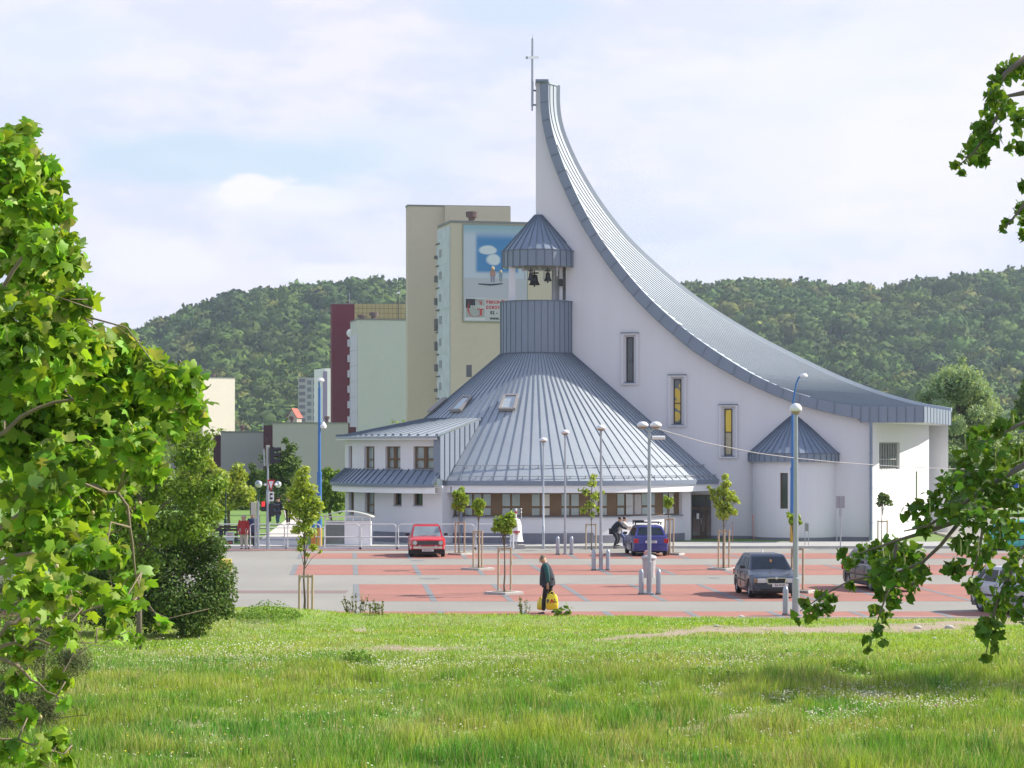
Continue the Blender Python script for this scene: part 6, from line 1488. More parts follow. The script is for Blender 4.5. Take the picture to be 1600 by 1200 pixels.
mb.box(.10, .135, -.13, -.121, zl(776), zl(772.5)); mb.build('black_symbol', BLACKP, ss)
for x in (-.10, .32): 
    mb = MB(); mb.lathe([(0, -.07), (.06, -.05), (.085, .0), (.055, .04), (0, .055)], (x-.02 if x < 0 else x+.06, 0, zl(756)), 12); mb.build('round_lamp', LHEAD, tl)
mb = MB(); mb.box(.05, .16, -.05, .06, zl(814), zl(806)); mb.build('push_button', SIGB, tl)
# more posts
sp = thing('traffic_light', 'second shorter traffic light post seen from behind, left of the first', 'traffic light', G(403, 857.5, .1), 0)
mb = MB(); mb.tube([(0, 0, 0), (0, 0, zl(783))], .07, 10); mb.build('post', GALVM, sp); mb = MB(); mb.box(-.33, -.10, -.1, .1, zl(804), zl(784)); mb.build('signal_board', mat('pale signal board', (.52, .50, .42), .6), sp)
mb = MB(); mb.box(-.36, -.335, -.12, .12, zl(804), zl(784)); mb.build('signal_head', SIGB, sp); mb = MB(); mb.tube([(-.14, .1, 0), (-.14, .1, zl(806))], .04, 8); mb.build('side_tube', GALVM, sp)
def globe(label, px, py, pyt):
    b = G(px, py, .03); t = thing('park_lamp', label, 'park lamp', b, 0, 'globe lamps in the park'); H = EYE-(pyt-HY)/F_PX*b.y; DGN = mat('dark green lamp post', (.015, .045, .04), .5)
    mb = MB(); mb.tube([(0, 0, 0), (0, 0, .9), (0, 0, .95), (0, 0, H-.2)], [.1, .09, .045, .035], 10); mb.build('post', DGN, t)
    mb = MB(); mb.lathe([(0, .22), (.13, .18), (.21, .08), (.22, 0)], (0, 0, H), 16); mb.build('globe_top', DGN if False else GALVM, t, smooth=True)
    mb = MB(); mb.lathe([(.22, 0), (.20, -.1), (.12, -.2), (.05, -.22)], (0, 0, H), 16); mb.build('globe', mat('globe glass', (.6, .62, .66), .1, var=.2), t, smooth=True)
globe('globe lamp on a dark post in front of the yellow green park tree', 352.5, 836, 746); globe('globe lamp just left of the traffic light post', 404, 828, 757); globe('small globe lamp farther back right of the traffic light', 434.5, 816, 757.5)
# bench, sandwich board, small sign posts
bz = thing('park_bench', 'dark park bench on the lawn behind the railing', 'bench', G(349, 848, .03)+Vector((0, .5, 0)), R_(-5)); BW = mat('dark bench wood', (.06, .035, .035), .7, var=.2)
mb = MB(); [mb.box(-.75, .75, -.25+.16*i, -.12+.16*i, .42, .46) for i in range(3)]; mb.build('seat', BW, bz)
mb = MB(); [mb.box(-.75, .75, .26, .30, .58+.15*i, .69+.15*i) for i in range(2)]; mb.build('backrest', BW, bz)
for x in (-.6, .6):
    mb = MB(); mb.bar((x, -.2, 0), (x, -.2, .42), .06, .06); mb.bar((x, .22, 0), (x, .30, .86), .06, .06); mb.bar((x, -.22, .40), (x, .28, .40), .05, .05); mb.build('leg', BLACKP, bz)
bd = thing('sandwich_board', 'grey sandwich board with faded red writing and a black panel', 'sign board', G(358.5, 852.5, .03), 0); mb = MB()
mb.add([(-.2, 0, .02), (.2, 0, .02), (.2, .12, .68), (-.2, .12, .68), (-.2, .03, .02), (.2, .03, .02), (.2, .15, .68), (-.2, .15, .68)], [(0, 1, 2, 3), (7, 6, 5, 4), (0, 4, 5, 1), (3, 2, 6, 7), (0, 3, 7, 4), (1, 5, 6, 2)]); mb.build('front_panel', mat('pale poster', (.42, .46, .48), .7, var=.1), bd)
mb = MB(); mb.add([(-.2, .30, .02), (.2, .30, .02), (.2, .155, .68), (-.2, .155, .68)], [(0, 1, 2, 3)]); mb.build('rear_panel', mat('pale poster', (.42, .46, .48), .7, var=.1), bd)
mb = MB(); f = lambda x, z: (x, -.006+.12*(z-.02)/.66, z); mb.add([f(-.17, .07), f(.17, .07), f(.17, .25), f(-.17, .25)], [(0, 1, 2, 3)]); q = mb.build('black_panel', BLACKP, bd)
mb = MB(); f2 = lambda x, z: (x, -.012+.12*(z-.02)/.66, z); mb.add([f2(-.13, .11), f2(.13, .11), f2(.13, .18), f2(-.13, .18)], [(0, 1, 2, 3)]); mb.build('red_bar', mat('faded red', (.42, .08, .08), .7), q)
mb = MB()
for z in (.58, .50, .42): mb.add([f2(-.15, z), f2(.15, z+.02), f2(.15, z+.045), f2(-.15, z+.025)], [(0, 1, 2, 3)])
mb.build('red_writing', mat('faded red', (.42, .08, .08), .7), bd)
def simple(name, label, cat, px, py, z0=.1): return thing(name, label, cat, G(px, py, z0), 0)
t = simple('info_sign', 'small framed notice on two thin legs before the apse', 'notice board', 1260.5, 852); k = t.location.y/F_PX
mb = MB(); 
for x in (-.09, .09): mb.tube([(x, 0, 0), (x, 0, 34*k)], .02, 6)
mb.tube([(-.09, 0, 34*k), (-.05, 0, 35.5*k), (.05, 0, 35.5*k), (.09, 0, 34*k)], .02, 6); mb.build('legs', GALVM, t); mb = MB(); mb.box(-.07, .07, -.02, .0, 22*k, 34*k); mb.build('notice_panel', mat('dull notice', (.22, .24, .20), .6, var=.3, scale=20), t)
t = simple('road_sign', 'grey back of a square road sign on a thin post before the church', 'road sign', 1313.3, 857); k = t.location.y/F_PX
mb = MB(); mb.tube([(0, 0, 0), (0, 0, 81*k)], .03, 8); mb.build('post', GALVM, t); mb = MB(); mb.box(-.21, .21, .02, .04, 63*k, 82*k); mb.build('sign_back', mat('sign back', (.33, .33, .36), .6), t); mb = MB(); mb.box(-.05, .06, .02, .04, 50*k, 61*k); mb.build('small_plate', mat('sign back', (.33, .33, .36), .6), t)
t = simple('marker_rod', 'thin reddish rod leaning in the grass before the church wall', 'rod', 1178, 846.5, .12); mb = MB(); mb.tube([(0, 0, 0), (-.05, 0, 1.25)], .022, 6); mb.build('rod_shaft', mat('reddish rod', (.32, .14, .12), .7), t); mb = MB(); mb.tube([(-.05, 0, 1.25), (-.052, 0, 1.32)], .03, 6); mb.build('rod_tip', mat('faded red', (.42, .08, .08), .7), t)
t = simple('marker_rod', 'second thin dark rod beside the church door', 'rod', 1144.5, 848, .1); mb = MB(); mb.tube([(0, 0, 0), (0, 0, 1.0)], .018, 6); mb.build('rod_shaft', mat('reddish rod', (.32, .14, .12), .7), t); mb = MB(); mb.tube([(0, 0, 1.0), (0, 0, 1.05)], .025, 6); mb.build('rod_tip', BLACKP, t)
t = thing('road_sign', 'blue road sign on a grey post at the far right', 'road sign', P(1591, 0, 165).x and Vector((P(1591, 0, 165).x, 165, 0)), 0); mb = MB(); mb.tube([(0, 0, 0), (0, 0, 2.7)], .05, 8); mb.build('post', GALVM, t); mb = MB(); mb.box(-.42, -.02, -.04, -.01, 1.2, 2.5); mb.build('sign_face', mat('sign blue', (.02, .08, .42), .5), t)
t = simple('yellow_bollard', 'ochre and orange post beside the foot of the left blue street lamp', 'bollard', 489.5, 856.5); mb = MB(); mb.tube([(0, 0, 0), (0, 0, .75)], .11, 10); mb.build('post', mat('orange paint', (.55, .20, .05), .6), t); mb = MB(); mb.tube([(0, 0, .75), (0, 0, 1.15)], .085, 10); mb.build('upper_post', BLUEP, t)
t = thing('kerb_block', 'yellow painted block beside the big shrub at the car park edge', 'block', G(352, 893), R_(10)); mb = MB(); mb.box(-.3, .25, -.1, .1, 0, .5); mb.build('block_body', mat('yellow block paint', (.75, .62, .12), .6), t, bevel=.02)
# ------------------------------------------------------------------ staked young trees
TG = 'young staked trees in the car park'
YT = leafmat('young tree leaves', (.25, .38, .05), .3); YT2 = leafmat('pale young tree leaves', (.33, .45, .09), .42)
def stake(label, px, py, x0, x1, ytop, n=2, mid=True):
    b = G(px, py); t = thing('tree_stakes', label, 'tree stakes', b, 0, 'wooden stake frames round the young trees'); k = b.y/F_PX
    xs = [(x0-px)*k, (x1-px)*k]+([((x0+x1)/2+2-px)*k] if n == 3 else []); h = (py-ytop)*k
    for i, x in enumerate(xs):
        y = .0 if i < 2 else .35; mb = MB(); mb.tube([(x, y, -.05), (x+.01, y, h)], .036, 8); mb.build('stake', STAKE, t)
    mb = MB(); mb.bar((xs[0], 0, h-.05), (xs[1], 0, h-.05), .03, .06); mb.build('crossbar', STAKE, t)
    if mid: mb = MB(); mb.bar((xs[0], -.02, h*.97), (0, .0, h*.93), .02, .04); mb.build('tie', mat('cream tie', (.55, .48, .36), .8), t)
def plinth(label, x0, x1, y):
    a, b = G(x0, y), G(x1, y); t = thing('tree_kerb', label, 'kerb stone', ((a.x+b.x)/2, a.y, 0), 0, 'low concrete surrounds under the young trees'); w = (b.x-a.x)/2
    mb = MB(); mb.slab([(-w, .0), (.05, -.55), (w, -.05), (w-.2, .45), (-.1, .6)], -.02, .09); mb.build('kerb_ring', CONC, t, bevel=.015)
    mb = MB(); mb.slab([(-w*.6, .03), (.05, -.35), (w*.6, .0), (0, .38)], .085, .10); mb.build('soil', mat('dry soil', (.16, .12, .08), .95, var=.3, scale=20), t)
def lolly(label, px, py, cx_, cy_, rx, ry, n, ls, m, seed, tr=.035, lump=10, extra=()):
    b = G(px, py); rg = np.random.default_rng(seed); cl = [(cx_, cy_, 0, rx*.8)]+[(cx_+math.cos(a)*rx*.55, cy_+math.sin(a)*ry*.6, (rg.random()-.5)*.5, rx*(.38+.2*rg.random())) for a in rg.random(lump)*6.28]+list(extra)
    return tree('young_tree', label, px, b.y, 0, cl, n, ls, m, tr, TG, OVAL, .5, seed, shell=.7, trunk_top=(py-cy_)/F_PX*b.y*1.0, tintv=.35)
lolly('round topped young tree just right of the red car', 717, 867, 718, 783, 14.5, 19, 950, .17, YT, 61, extra=[(722, 764, 0, 5), (711, 772, 0, 6)]); stake('stake frame just right of the red car', 717, 866, 711.5, 725.5, 815); plinth('concrete surround beside the red car', 700, 738, 867)
lolly('smallest round topped tree, second right of the red car', 748, 890.5, 748, 792, 12.5, 14.5, 900, .14, YT, 62); stake('three stake frame, second right of the red car', 748, 890, 739.5, 753, 829, 3); plinth('concrete surround with three stakes, second from the red car', 720, 773.5, 890.5)
lolly('nearest mop headed tree in the middle, left of the walking man', 788.5, 929, 788, 817, 19, 18, 1500, .13, YT, 63, extra=[(774, 826, 0, 7), (797, 806, 0, 8)]); stake('stake frame left of the walking man', 788, 926.5, 778.5, 798, 855); plinth('long concrete surround left of the walking man', 756, 818, 928.5)
def wild(label, px, py, cl, n, ls, m, seed, tr=.03, top=None):
    b = G(px, py); return tree('young_tree', label, px, b.y, 0, cl, n, ls, m, tr, TG, OVAL, .5, seed, shell=.4, trunk_top=top or (py-min(c[1] for c in cl))/F_PX*b.y*.95, tintv=.35)
wild('loose straggly young tree between two lamp posts before the window strip', 924.5, 859.5, [(928, 745, 0, 6), (925, 756, .1, 8), (915, 768, 0, 8), (930, 775, 0, 9), (922, 788, 0, 9), (912, 797, 0, 7), (935, 796, 0, 6), (925, 804, 0, 6), (941, 770, 0, 5), (904, 765, 0, 4)], 620, .17, YT2, 64)
stake('thin stake frame before the window strip, left of the two men', 924, 858.5, 915.5, 931, 818)
lolly('tiny oval topped tree behind the blue car', 1044, 868, 1044, 783, 9, 13, 420, .15, YT, 65); stake('stake frame behind the blue car', 1044, 867, 1039, 1052, 810, 3); plinth('concrete surround right of the blue car', 1046, 1070, 867)
wild('spreading yellow green young tree before the church door', 1130.5, 891, [(1133, 745, 0, 6), (1135, 756, 0, 9), (1129, 768, .1, 12), (1140, 775, 0, 12), (1124, 785, 0, 12), (1136, 793, 0, 13), (1130, 803, 0, 12), (1113, 768, 0, 6), (1116, 778, 0, 8), (1150, 782, 0, 7), (1145, 800, 0, 8), (1108, 762, 0, 4)], 1700, .15, YT2, 66, .04)
stake('three stake frame before the church door', 1131, 890.5, 1122.5, 1139, 828, 3); plinth('concrete surround before the church door', 1105, 1155, 890.5)
lolly('little leafy tuft on a stem behind the nearest lamp post', 1240, 927, 1241, 810, 10.5, 10, 330, .14, YT, 67, extra=[(1232, 803, 0, 5), (1250, 817, 0, 4)]); stake('stake frame between the dark hatchback and its lamp post', 1246, 926, 1237, 1254.5, 856, 2); plinth('concrete surround right of the dark hatchback', 1240, 1275, 926)
lolly('small dark topped tree against the sunlit end wall of the church', 1377, 857, 1380.5, 780, 10, 13, 480, .16, LF_D, 68, extra=[(1390, 786, 0, 6), (1374, 788, 0, 5)]); stake('stake frame against the sunlit end wall', 1379, 857, 1371.5, 1386, 813, 2)
wild('taller yellow green staked tree on the left at the car park edge', 475, 966, [(475, 735, 0, 10), (470, 750, .1, 16), (482, 765, 0, 15), (460, 770, 0, 15), (472, 782, 0, 19), (492, 785, 0, 14), (452, 790, 0, 10), (465, 800, 0, 17), (488, 803, 0, 16), (500, 792, 0, 9), (475, 820, 0, 15), (462, 828, 0, 9), (486, 832, 0, 10), (473, 845, 0, 10), (490, 856, 0, 8), (468, 858, 0, 7), (500, 862, 0, 4), (480, 868, 0, 5)], 3400, .115, YT2, 69, .035)
stake('tall three stake frame on the left at the grass edge', 475, 967.5, 467.5, 488, 898, 3)

# ------------------------------------------------------------------ foreground field
FY0, FY1 = 33.0, k0-.16
def field_z(X, Y):
    X = np.asarray(X, float); Y = np.asarray(Y, float)
    up = np.clip((34-Y)*.1, 0, 4); m = .22*(fbm(X/7.+2, Y/6.+5, 3)-.5)+.10*(fbm(X/1.8+8, Y/1.6, 3)-.5)
    e = np.clip((FY1-Y)/3.5, 0, 1); left = .35*np.exp(-((X+7.2)/2.2)**2-((Y-66.5)/2.2)**2)+.14*np.exp(-((X+1.5)/4)**2-((Y-66.8)/1.2)**2)
    rim = .10*np.exp(-((Y-67.2)/.8)**2)*(fbm(X/1.2, Y*0+3)-.1)*np.clip((8-X)/3, 0.1, 1)
    return m*e+left+rim+up+.02
nx, ny = 280, 190; xs = np.linspace(-34, 34, nx); ys = np.r_[np.linspace(-3, 32.5, 12), np.linspace(33, FY1, ny-12)]
XX, YY = np.meshgrid(xs, ys)
def dirtmask(X, Y):
    px = CX+F_PX*X/np.maximum(Y, 5); py = HY+F_PX*EYE/np.maximum(Y, 5)
    w = fbm(X/1.3, Y/1.3+7)-.5; w2 = fbm(X/.35+3, Y/.5)-.5
    c = np.interp(px, [900, 1000, 1100, 1250, 1400, 1500, 1700], [1010, 1002, 990, 988, 984, 976, 970])     # trodden path on the right
    d1 = (1-np.abs(py-c+w*14)/np.interp(px, [850, 1000, 1150, 1400, 1700], [3, 6, 10, 8, 6]))*np.clip((px-880)/120, 0, 1)
    d2 = 1-np.hypot((px-620)/150, (py-1015)/9)+w*1.6
    d3 = 1-np.hypot((px-1110)/75, (py-1136-(1110-px)*.22)/8)+w*1.2
    d4 = 1-np.hypot((px-1330)/170, (py-1088)/12)+w*1.4-.15
    d5 = 1-np.hypot((px-563)/16, (py-985)/6)+w
    edge = (1-np.abs(Y-(FY1-.25))/.45)*np.clip((px-700)/200, .25, 1)+w*.6       # bare soil beside the kerb
    d = np.maximum.reduce([d1, d2*.8, d3, d4*.8, d5, edge])
    return np.clip(d*1.6+w2*1.3, 0, 1)
ZZ = field_z(XX, YY); Vf = np.stack([XX, YY, ZZ], -1).reshape(-1, 3); idx = np.arange(nx*ny).reshape(ny, nx)
Ff = np.stack([idx[:-1, :-1], idx[:-1, 1:], idx[1:, 1:], idx[1:, :-1]], -1).reshape(-1, 4)
dm = dirtmask(XX, YY).reshape(-1)
soilc = np.array([.30, .235, .165]); grc = np.array([.18, .27, .05])
v = (.85+.3*fbm(XX*1.7, YY*1.7).reshape(-1))[:, None]
TERR = mat('meadow soil', (1, 1, 1), .95, var=.22, scale=9, attr=True, var2=.15, scale2=40, bump=.6, bscale=14)
tag(struct(tri_mesh('grass_field', Vf, Ff, TERR, None, (grc*(1-dm[:, None])+soilc*dm[:, None])*v, smooth=True)), 'rough meadow with trodden bare patches')
# blades
rgf = np.random.default_rng(77)
def blades(name, n, ybounds, hf, wf, colf, m, label, cat, bend=.35):
    Y = ybounds[0]+(ybounds[1]-ybounds[0])*rgf.random(n); X = (rgf.random(n)*2-1)*(.2163*Y+6.5)
    clump = fbm(X/.55, Y/.55+11, 3); d = dirtmask(X, Y)
    keep = (rgf.random(n) > d*1.0) & (rgf.random(n) < .30+.9*clump); X, Y, clump = X[keep], Y[keep], clump[keep]; n = len(X)
    h = hf(X, Y, clump)*(.55+.8*rgf.random(n)); w = wf*(.7+.6*rgf.random(n)); Z = field_z(X, Y)-.01
    a = rgf.random(n)*6.283; b = rgf.random(n)*6.283; lean = h*bend*(.3+rgf.random(n))
    dx, dy = np.cos(a)*w/2, np.sin(a)*w/2; lx, ly = np.cos(b)*lean, np.sin(b)*lean
    p0 = np.stack([X-dx, Y-dy, Z], 1); p1 = np.stack([X+dx, Y+dy, Z], 1)
    p2 = np.stack([X+dx*.8+lx*.35, Y+dy*.8+ly*.35, Z+h*.6], 1); p3 = np.stack([X-dx*.8+lx*.35, Y-dy*.8+ly*.35, Z+h*.6], 1); p4 = np.stack([X+lx, Y+ly, Z+h], 1)
    V = np.stack([p0, p1, p2, p3, p4], 1).reshape(-1, 3); o = np.arange(n)[:, None]*5
    F = np.concatenate([o+np.array([0, 1, 2]), o+np.array([0, 2, 3]), o+np.array([3, 2, 4])])
    return tag(stuff(tri_mesh(name, V, F, m, None, np.repeat(colf(X, Y, clump, n), 5, 0))), label, cat)
def gcol(X, Y, c, n):
    pch = .5*fbm(X/3.2+4, Y/2.6, 3)+.5*fbm(X/1.1+4, Y/.9, 3); px = CX+F_PX*X/Y; py = HY+F_PX*EYE/Y
    lush = np.clip(pch*3.2-1.1, 0, 1)
    a = np.array([.31, .42, .055]); b = np.array([.11, .30, .035]); dry = np.array([.50, .45, .22])
    col = a*(1-lush[:, None])+b*lush[:, None]
    yel = np.clip((Y-52)/10, 0, 1)[:, None]*.55; col = col*(1-yel)+np.array([.37, .54, .035])*yel
    dk = (rgf.random(n) < (.08+.40*np.clip(fbm(X/2.1+1, Y/1.6+2)*5-2.4, 0, 1)))[:, None]; col = np.where(dk, dry*.8+col*.2, col)
    return col*(.5+.9*rgf.random(n))[:, None]
BLM = mat('grass blades', (1, 1, 1), .55, var=0, attr=True, trans=.35, spec=.35)
def tall(X, Y, c):
    z = np.clip((57-Y)/8, 0, 1); return (.055+.03*c)*(1-z)+(.05+.30*np.clip(c*2.2-.6, 0, 1)*np.clip(fbm(X/2.5, Y/2.5+1)*2.2-.2, .25, 1.3))*z
blades('grass', 440000, (34.2, 50), tall, .011, gcol, BLM, 'tall tufted meadow grass in the foreground', 'grass')
blades('short_grass', 380000, (50, FY1-.05), tall, .014, gcol, BLM, 'short bright grass between the meadow and the car park', 'grass', .5)
blades('seeding_grass', 18000, (34.2, 55), lambda X, Y, c: .20+.28*c, .007, lambda X, Y, c, n: np.array([.32, .33, .17])*(.7+.6*rgf.random(n))[:, None], BLM, 'pale brown seeding stalks standing above the grass', 'grass', .25)
def dots(name, n, dens, r, col, label, hgt=.10):
    Y = 34.3+(rgf.random(n*6)**.9)*31; X = (rgf.random(n*6)*2-1)*(.2163*Y+1.5); p = dens(X, Y); k = rgf.random(len(X)) < p; X, Y = X[k][:n], Y[k][:n]; m_ = len(X)
    Z = field_z(X, Y)+hgt*(.4+rgf.random(m_)); T = np.array([(1, 0, 0), (-1, 0, 0), (0, 1, 0), (0, -1, 0), (0, 0, .8), (0, 0, -.8)])
    Fo = np.array([(0, 2, 4), (2, 1, 4), (1, 3, 4), (3, 0, 4), (2, 0, 5), (1, 2, 5), (3, 1, 5), (0, 3, 5)])
    rr = r*(.6+.8*rgf.random(m_)); V = np.stack([X, Y, Z], 1)[:, None]+T[None]*rr[:, None, None]; F = (Fo[None]+(np.arange(m_)*6)[:, None, None]).reshape(-1, 3)
    return tag(stuff(tri_mesh(name, V.reshape(-1, 3), F, mat(name+' petals', col, .8, var=.1))), label, 'flowers')
def cloverd(X, Y):
    px = CX+F_PX*X/Y; py = HY+F_PX*EYE/Y; w = fbm(X/1.5+6, Y/1.1)
    g = lambda x, y, a, b: np.exp(-((px-x)/a)**2-((py-y)/b)**2)
    return np.clip((g(390, 1030, 110, 16)+g(680, 1040, 260, 14)+g(1080, 1055, 220, 22)+g(1280, 1090, 260, 26)+g(1400, 1110, 240, 12)+.25*g(1000, 1130, 300, 40)+.4*g(440, 985, 60, 8)+.10)*np.clip(w*3-.8, 0, 1)*1.0, 0, 1)
dots('white_clover', 9000, cloverd, .016, (.70, .68, .52), 'patches of small white clover flowers in the meadow')
dots('red_clover', 1500, lambda X, Y: cloverd(X, Y)*((CX+F_PX*X/Y) > 850)+.04, .015, (.36, .17, .22), 'scattered dusky pink clover heads in the meadow')
dots('yellow_flowers', 260, lambda X, Y: np.exp(-((CX+F_PX*X/Y-230)/170)**2-((HY+F_PX*EYE/Y-1165)/45)**2), .016, (.62, .55, .03), 'few yellow flowers low on the left of the meadow', .3)
# stones
for i, (px, py, r, l) in enumerate(((1434, 984, .09, 'pale stone on the trodden path under the hanging twigs'), (1483, 983, .10, 'larger pale stone right on the trodden path'), (1120, 985, .06, 'small white stone at the left of the trodden path'), (1227, 998, .05, 'tiny pale stone below the path'), (1158, 966, .07, 'flat pale stone near the kerb'), (1460, 998, .05, 'small white stone in the grass right of the path'), (1690, 980, .08, 'stone beyond the right edge'))):
    if px > 1600: continue
    b = G(px, py); V, F = ico(2); rg = np.random.default_rng(90+i); V = V*(1+.25*(rg.random((len(V), 1))-.5))*np.array([1.3, 1, .6])*r
    o = tri_mesh('stone', V, F, CONC); o.location = (b.x, b.y, float(field_z(b.x, b.y))+r*.3); tag(o, l, 'stone', 'pale stones in the meadow')
# weeds beside the kerb
WEED = leafmat('weed leaves', (.13, .16, .05), .3)
def weed(label, px, py, w, h, n, seed, broad=False):
    b = G(px, py); rg = np.random.default_rng(seed); t = thing('weed_plant', label, 'plant', (b.x, b.y, float(field_z(b.x, b.y))), 0, 'weeds along the kerb'); k = b.y/F_PX
    mb = MB(); C = []; 
    for s in range(n):
        x = (rg.random()-.5)*w*k; hh = h*k*(.55+.45*rg.random()); tip = Vector((x*1.25+(rg.random()-.5)*.06, (rg.random()-.5)*.3, hh)); bs = Vector((x*.8, tip.y*.6, -.02))
        if not broad: mb.tube([bs, bs.lerp(tip, .5), tip], [.009, .007, .004], 5)
        for j in range(14 if not broad else 3): q = bs.lerp(tip, .15+.85*rg.random()); C.append((q.x+rg.normal()*.02, q.y+rg.normal()*.02, q.z))
    if broad: [mb.tube([(0, 0, 0), (x, 0, h*k*.5)], .012, 5) for x in (-.12, 0, .14)]
    mb.build('stems', mat('weed stem', (.18, .19, .07), .8), t); leaves('foliage', C, .07 if not broad else .24, OVAL, WEED if not broad else LF_M, t, rg, up=.4)
weed('clump of upright weeds before the left red bays', 556, 969, 34, 34, 16, 1); weed('smaller clump of weeds right of the first clump', 598, 971, 24, 26, 9, 2); weed('single upright weed left of the walking man', 820, 967, 16, 33, 9, 3)
weed('low broad leafed plant at the walking man\'s feet', 878, 969, 24, 18, 7, 4, True); weed('sparse weed between the two clumps', 579, 970, 12, 26, 4, 5)

# darker weedy tussocks
for i, (px, py, w_, h_, l) in enumerate(((558, 1040, 62, 26, 'dark bushy tussock in the middle of the meadow left of centre'), (1330, 1052, 90, 18, 'low dark tussock in the tree shade on the right of the meadow'), (1100, 1062, 150, 20, 'broad clover tussock right of the meadow centre'), (1010, 1118, 110, 16, 'dark green tussock beside the small bare patch'), (420, 978, 90, 26, 'bushy green bank beside the large shrub'))):
    b = G(px, py); rg = np.random.default_rng(120+i); t = thing('grass_tussock', l, 'tussock', (b.x, b.y, float(field_z(b.x, b.y))), 0, 'tussocks standing out of the meadow'); k = b.y/F_PX
    n = 1500; a = rg.random(n)*6.283; q = rg.random(n)**.5; x = np.cos(a)*q*w_*k*.6; y = np.sin(a)*q*w_*k*.6; z = rg.random(n)*h_*k*(1.05-q**2)
    leaves('foliage', np.stack([x, y, z], 1), .06, OVAL, leafmat('tussock leaves', (.13, .26, .035), .3), t, rg, up=.6, tintv=.4)
    mb = MB(); [mb.tube([(x[j]*.8, y[j]*.8, -.03), (x[j], y[j], max(.06, z[j]))], [.005, .003], 4) for j in range(40)]; mb.build('stems', mat('weed stem', (.18, .19, .07), .8), t)
# ------------------------------------------------------------------ foreground trees
def ztree(X, Y): return float(field_z(X, Y))
# middle left: tree on a thin stem, big dark shrub, brushy pine
tree('leafy_tree', 'slender tree on a thin bare stem beside the dark shrub', 217, 57, .05, [(190, 700, 0, 45), (240, 650, 0, 40), (215, 610, .4, 34), (280, 670, 0, 36), (300, 715, 0, 34), (170, 760, 0, 42), (240, 760, .5, 46), (295, 770, 0, 34), (200, 820, 0, 40), (255, 825, 0, 38), (150, 850, 0, 40), (225, 880, 0, 30), (320, 690, 0, 18), (185, 560, 0, 26), (270, 600, 0, 24), (150, 700, 0, 50), (335, 760, 0, 26), (330, 800, .3, 22), (120, 780, 0, 50), (130, 830, 0, 50), (300, 820, 0, 36), (200, 880, .5, 40), (130, 640, 0, 50)], 30000, .11, LF_M, .07, seed=71, shell=.45, tintv=.35)
bs = thing('shrub', 'large dense dark green shrub at the left edge of the car park', 'shrub', (P(285, 0, 62).x, 62, 0), 0); rg = np.random.default_rng(9)
cl = [(c[0]-bs.location.x, c[1]-62, c[2], r/F_PX*62) for (x, y, dz, r) in [(250, 880, 0, 55), (300, 860, .5, 50), (335, 900, 0, 38), (320, 940, -.3, 42), (270, 940, -.5, 50), (220, 920, 0, 45), (345, 930, .2, 28), (280, 830, 0, 40), (320, 810, 0, 28), (300, 970, -.6, 34), (240, 960, -.4, 36), (355, 955, 0, 16), (335, 855, 0, 25), (200, 860, 0, 40), (160, 900, 0, 50), (170, 950, -.5, 45), (110, 940, 0, 50)] for c in [P(x, y, 62+dz)]]
C, dr, kk = in_clusters(cl, 42000, rg, .75); leaves('foliage', C, .09, OVAL, LF_D, bs, rg, up=.6, out=dr, tintv=.5)
mb = MB(); limbs(mb, (0, 0, -.05), (0, 0, 1.6), .07, cl[:14], rg); mb.build('stems', BARK, bs)
ps = thing('pine_shrub', 'brushy dark pine shrub with bare twigs in the lower left corner', 'shrub', (P(60, 0, 40).x, 40, ztree(-8, 40)), 0)
cl = [(c[0]-ps.location.x, c[1]-40, c[2]-ps.location.z, r/F_PX*40) for (x, y, dz, r) in [(40, 1000, 0, 60), (90, 960, .3, 50), (20, 1080, -.3, 70), (110, 1030, 0, 38), (10, 930, .5, 60), (0, 1150, -.5, 70), (70, 1110, 0, 40)] for c in [P(x, y, 40+dz)]]
C, dr, kk = in_clusters(cl, 38000, rg, .3); NEED = (np.array([(-.03, -.5, 0), (.03, -.5, 0), (0, .5, 0)], float), np.array([(0, 1, 2)]))
leaves('needles', C, .15, NEED, mat('dull needles', (.10, .13, .045), .7, var=0, attr=True), ps, rg, up=.8, out=dr*.8, tintv=.5)
mb = MB(); limbs(mb, (0, 0, -.3), (.1, 0, 1.3), .05, cl, rg)
for _ in range(60):
    c = cl[rg.integers(len(cl))]; a = Vector(c[:3]); mb.tube([a, a+Vector((rg.normal()*.35, rg.normal()*.3, rg.normal()*.15+.1)), a+Vector((rg.normal()*.5, rg.normal()*.3, rg.normal()*.2+.15))], [.01, .007, .003], 4)
mb.build('twigs', mat('bare twig', (.22, .17, .12), .9, var=.2), ps)
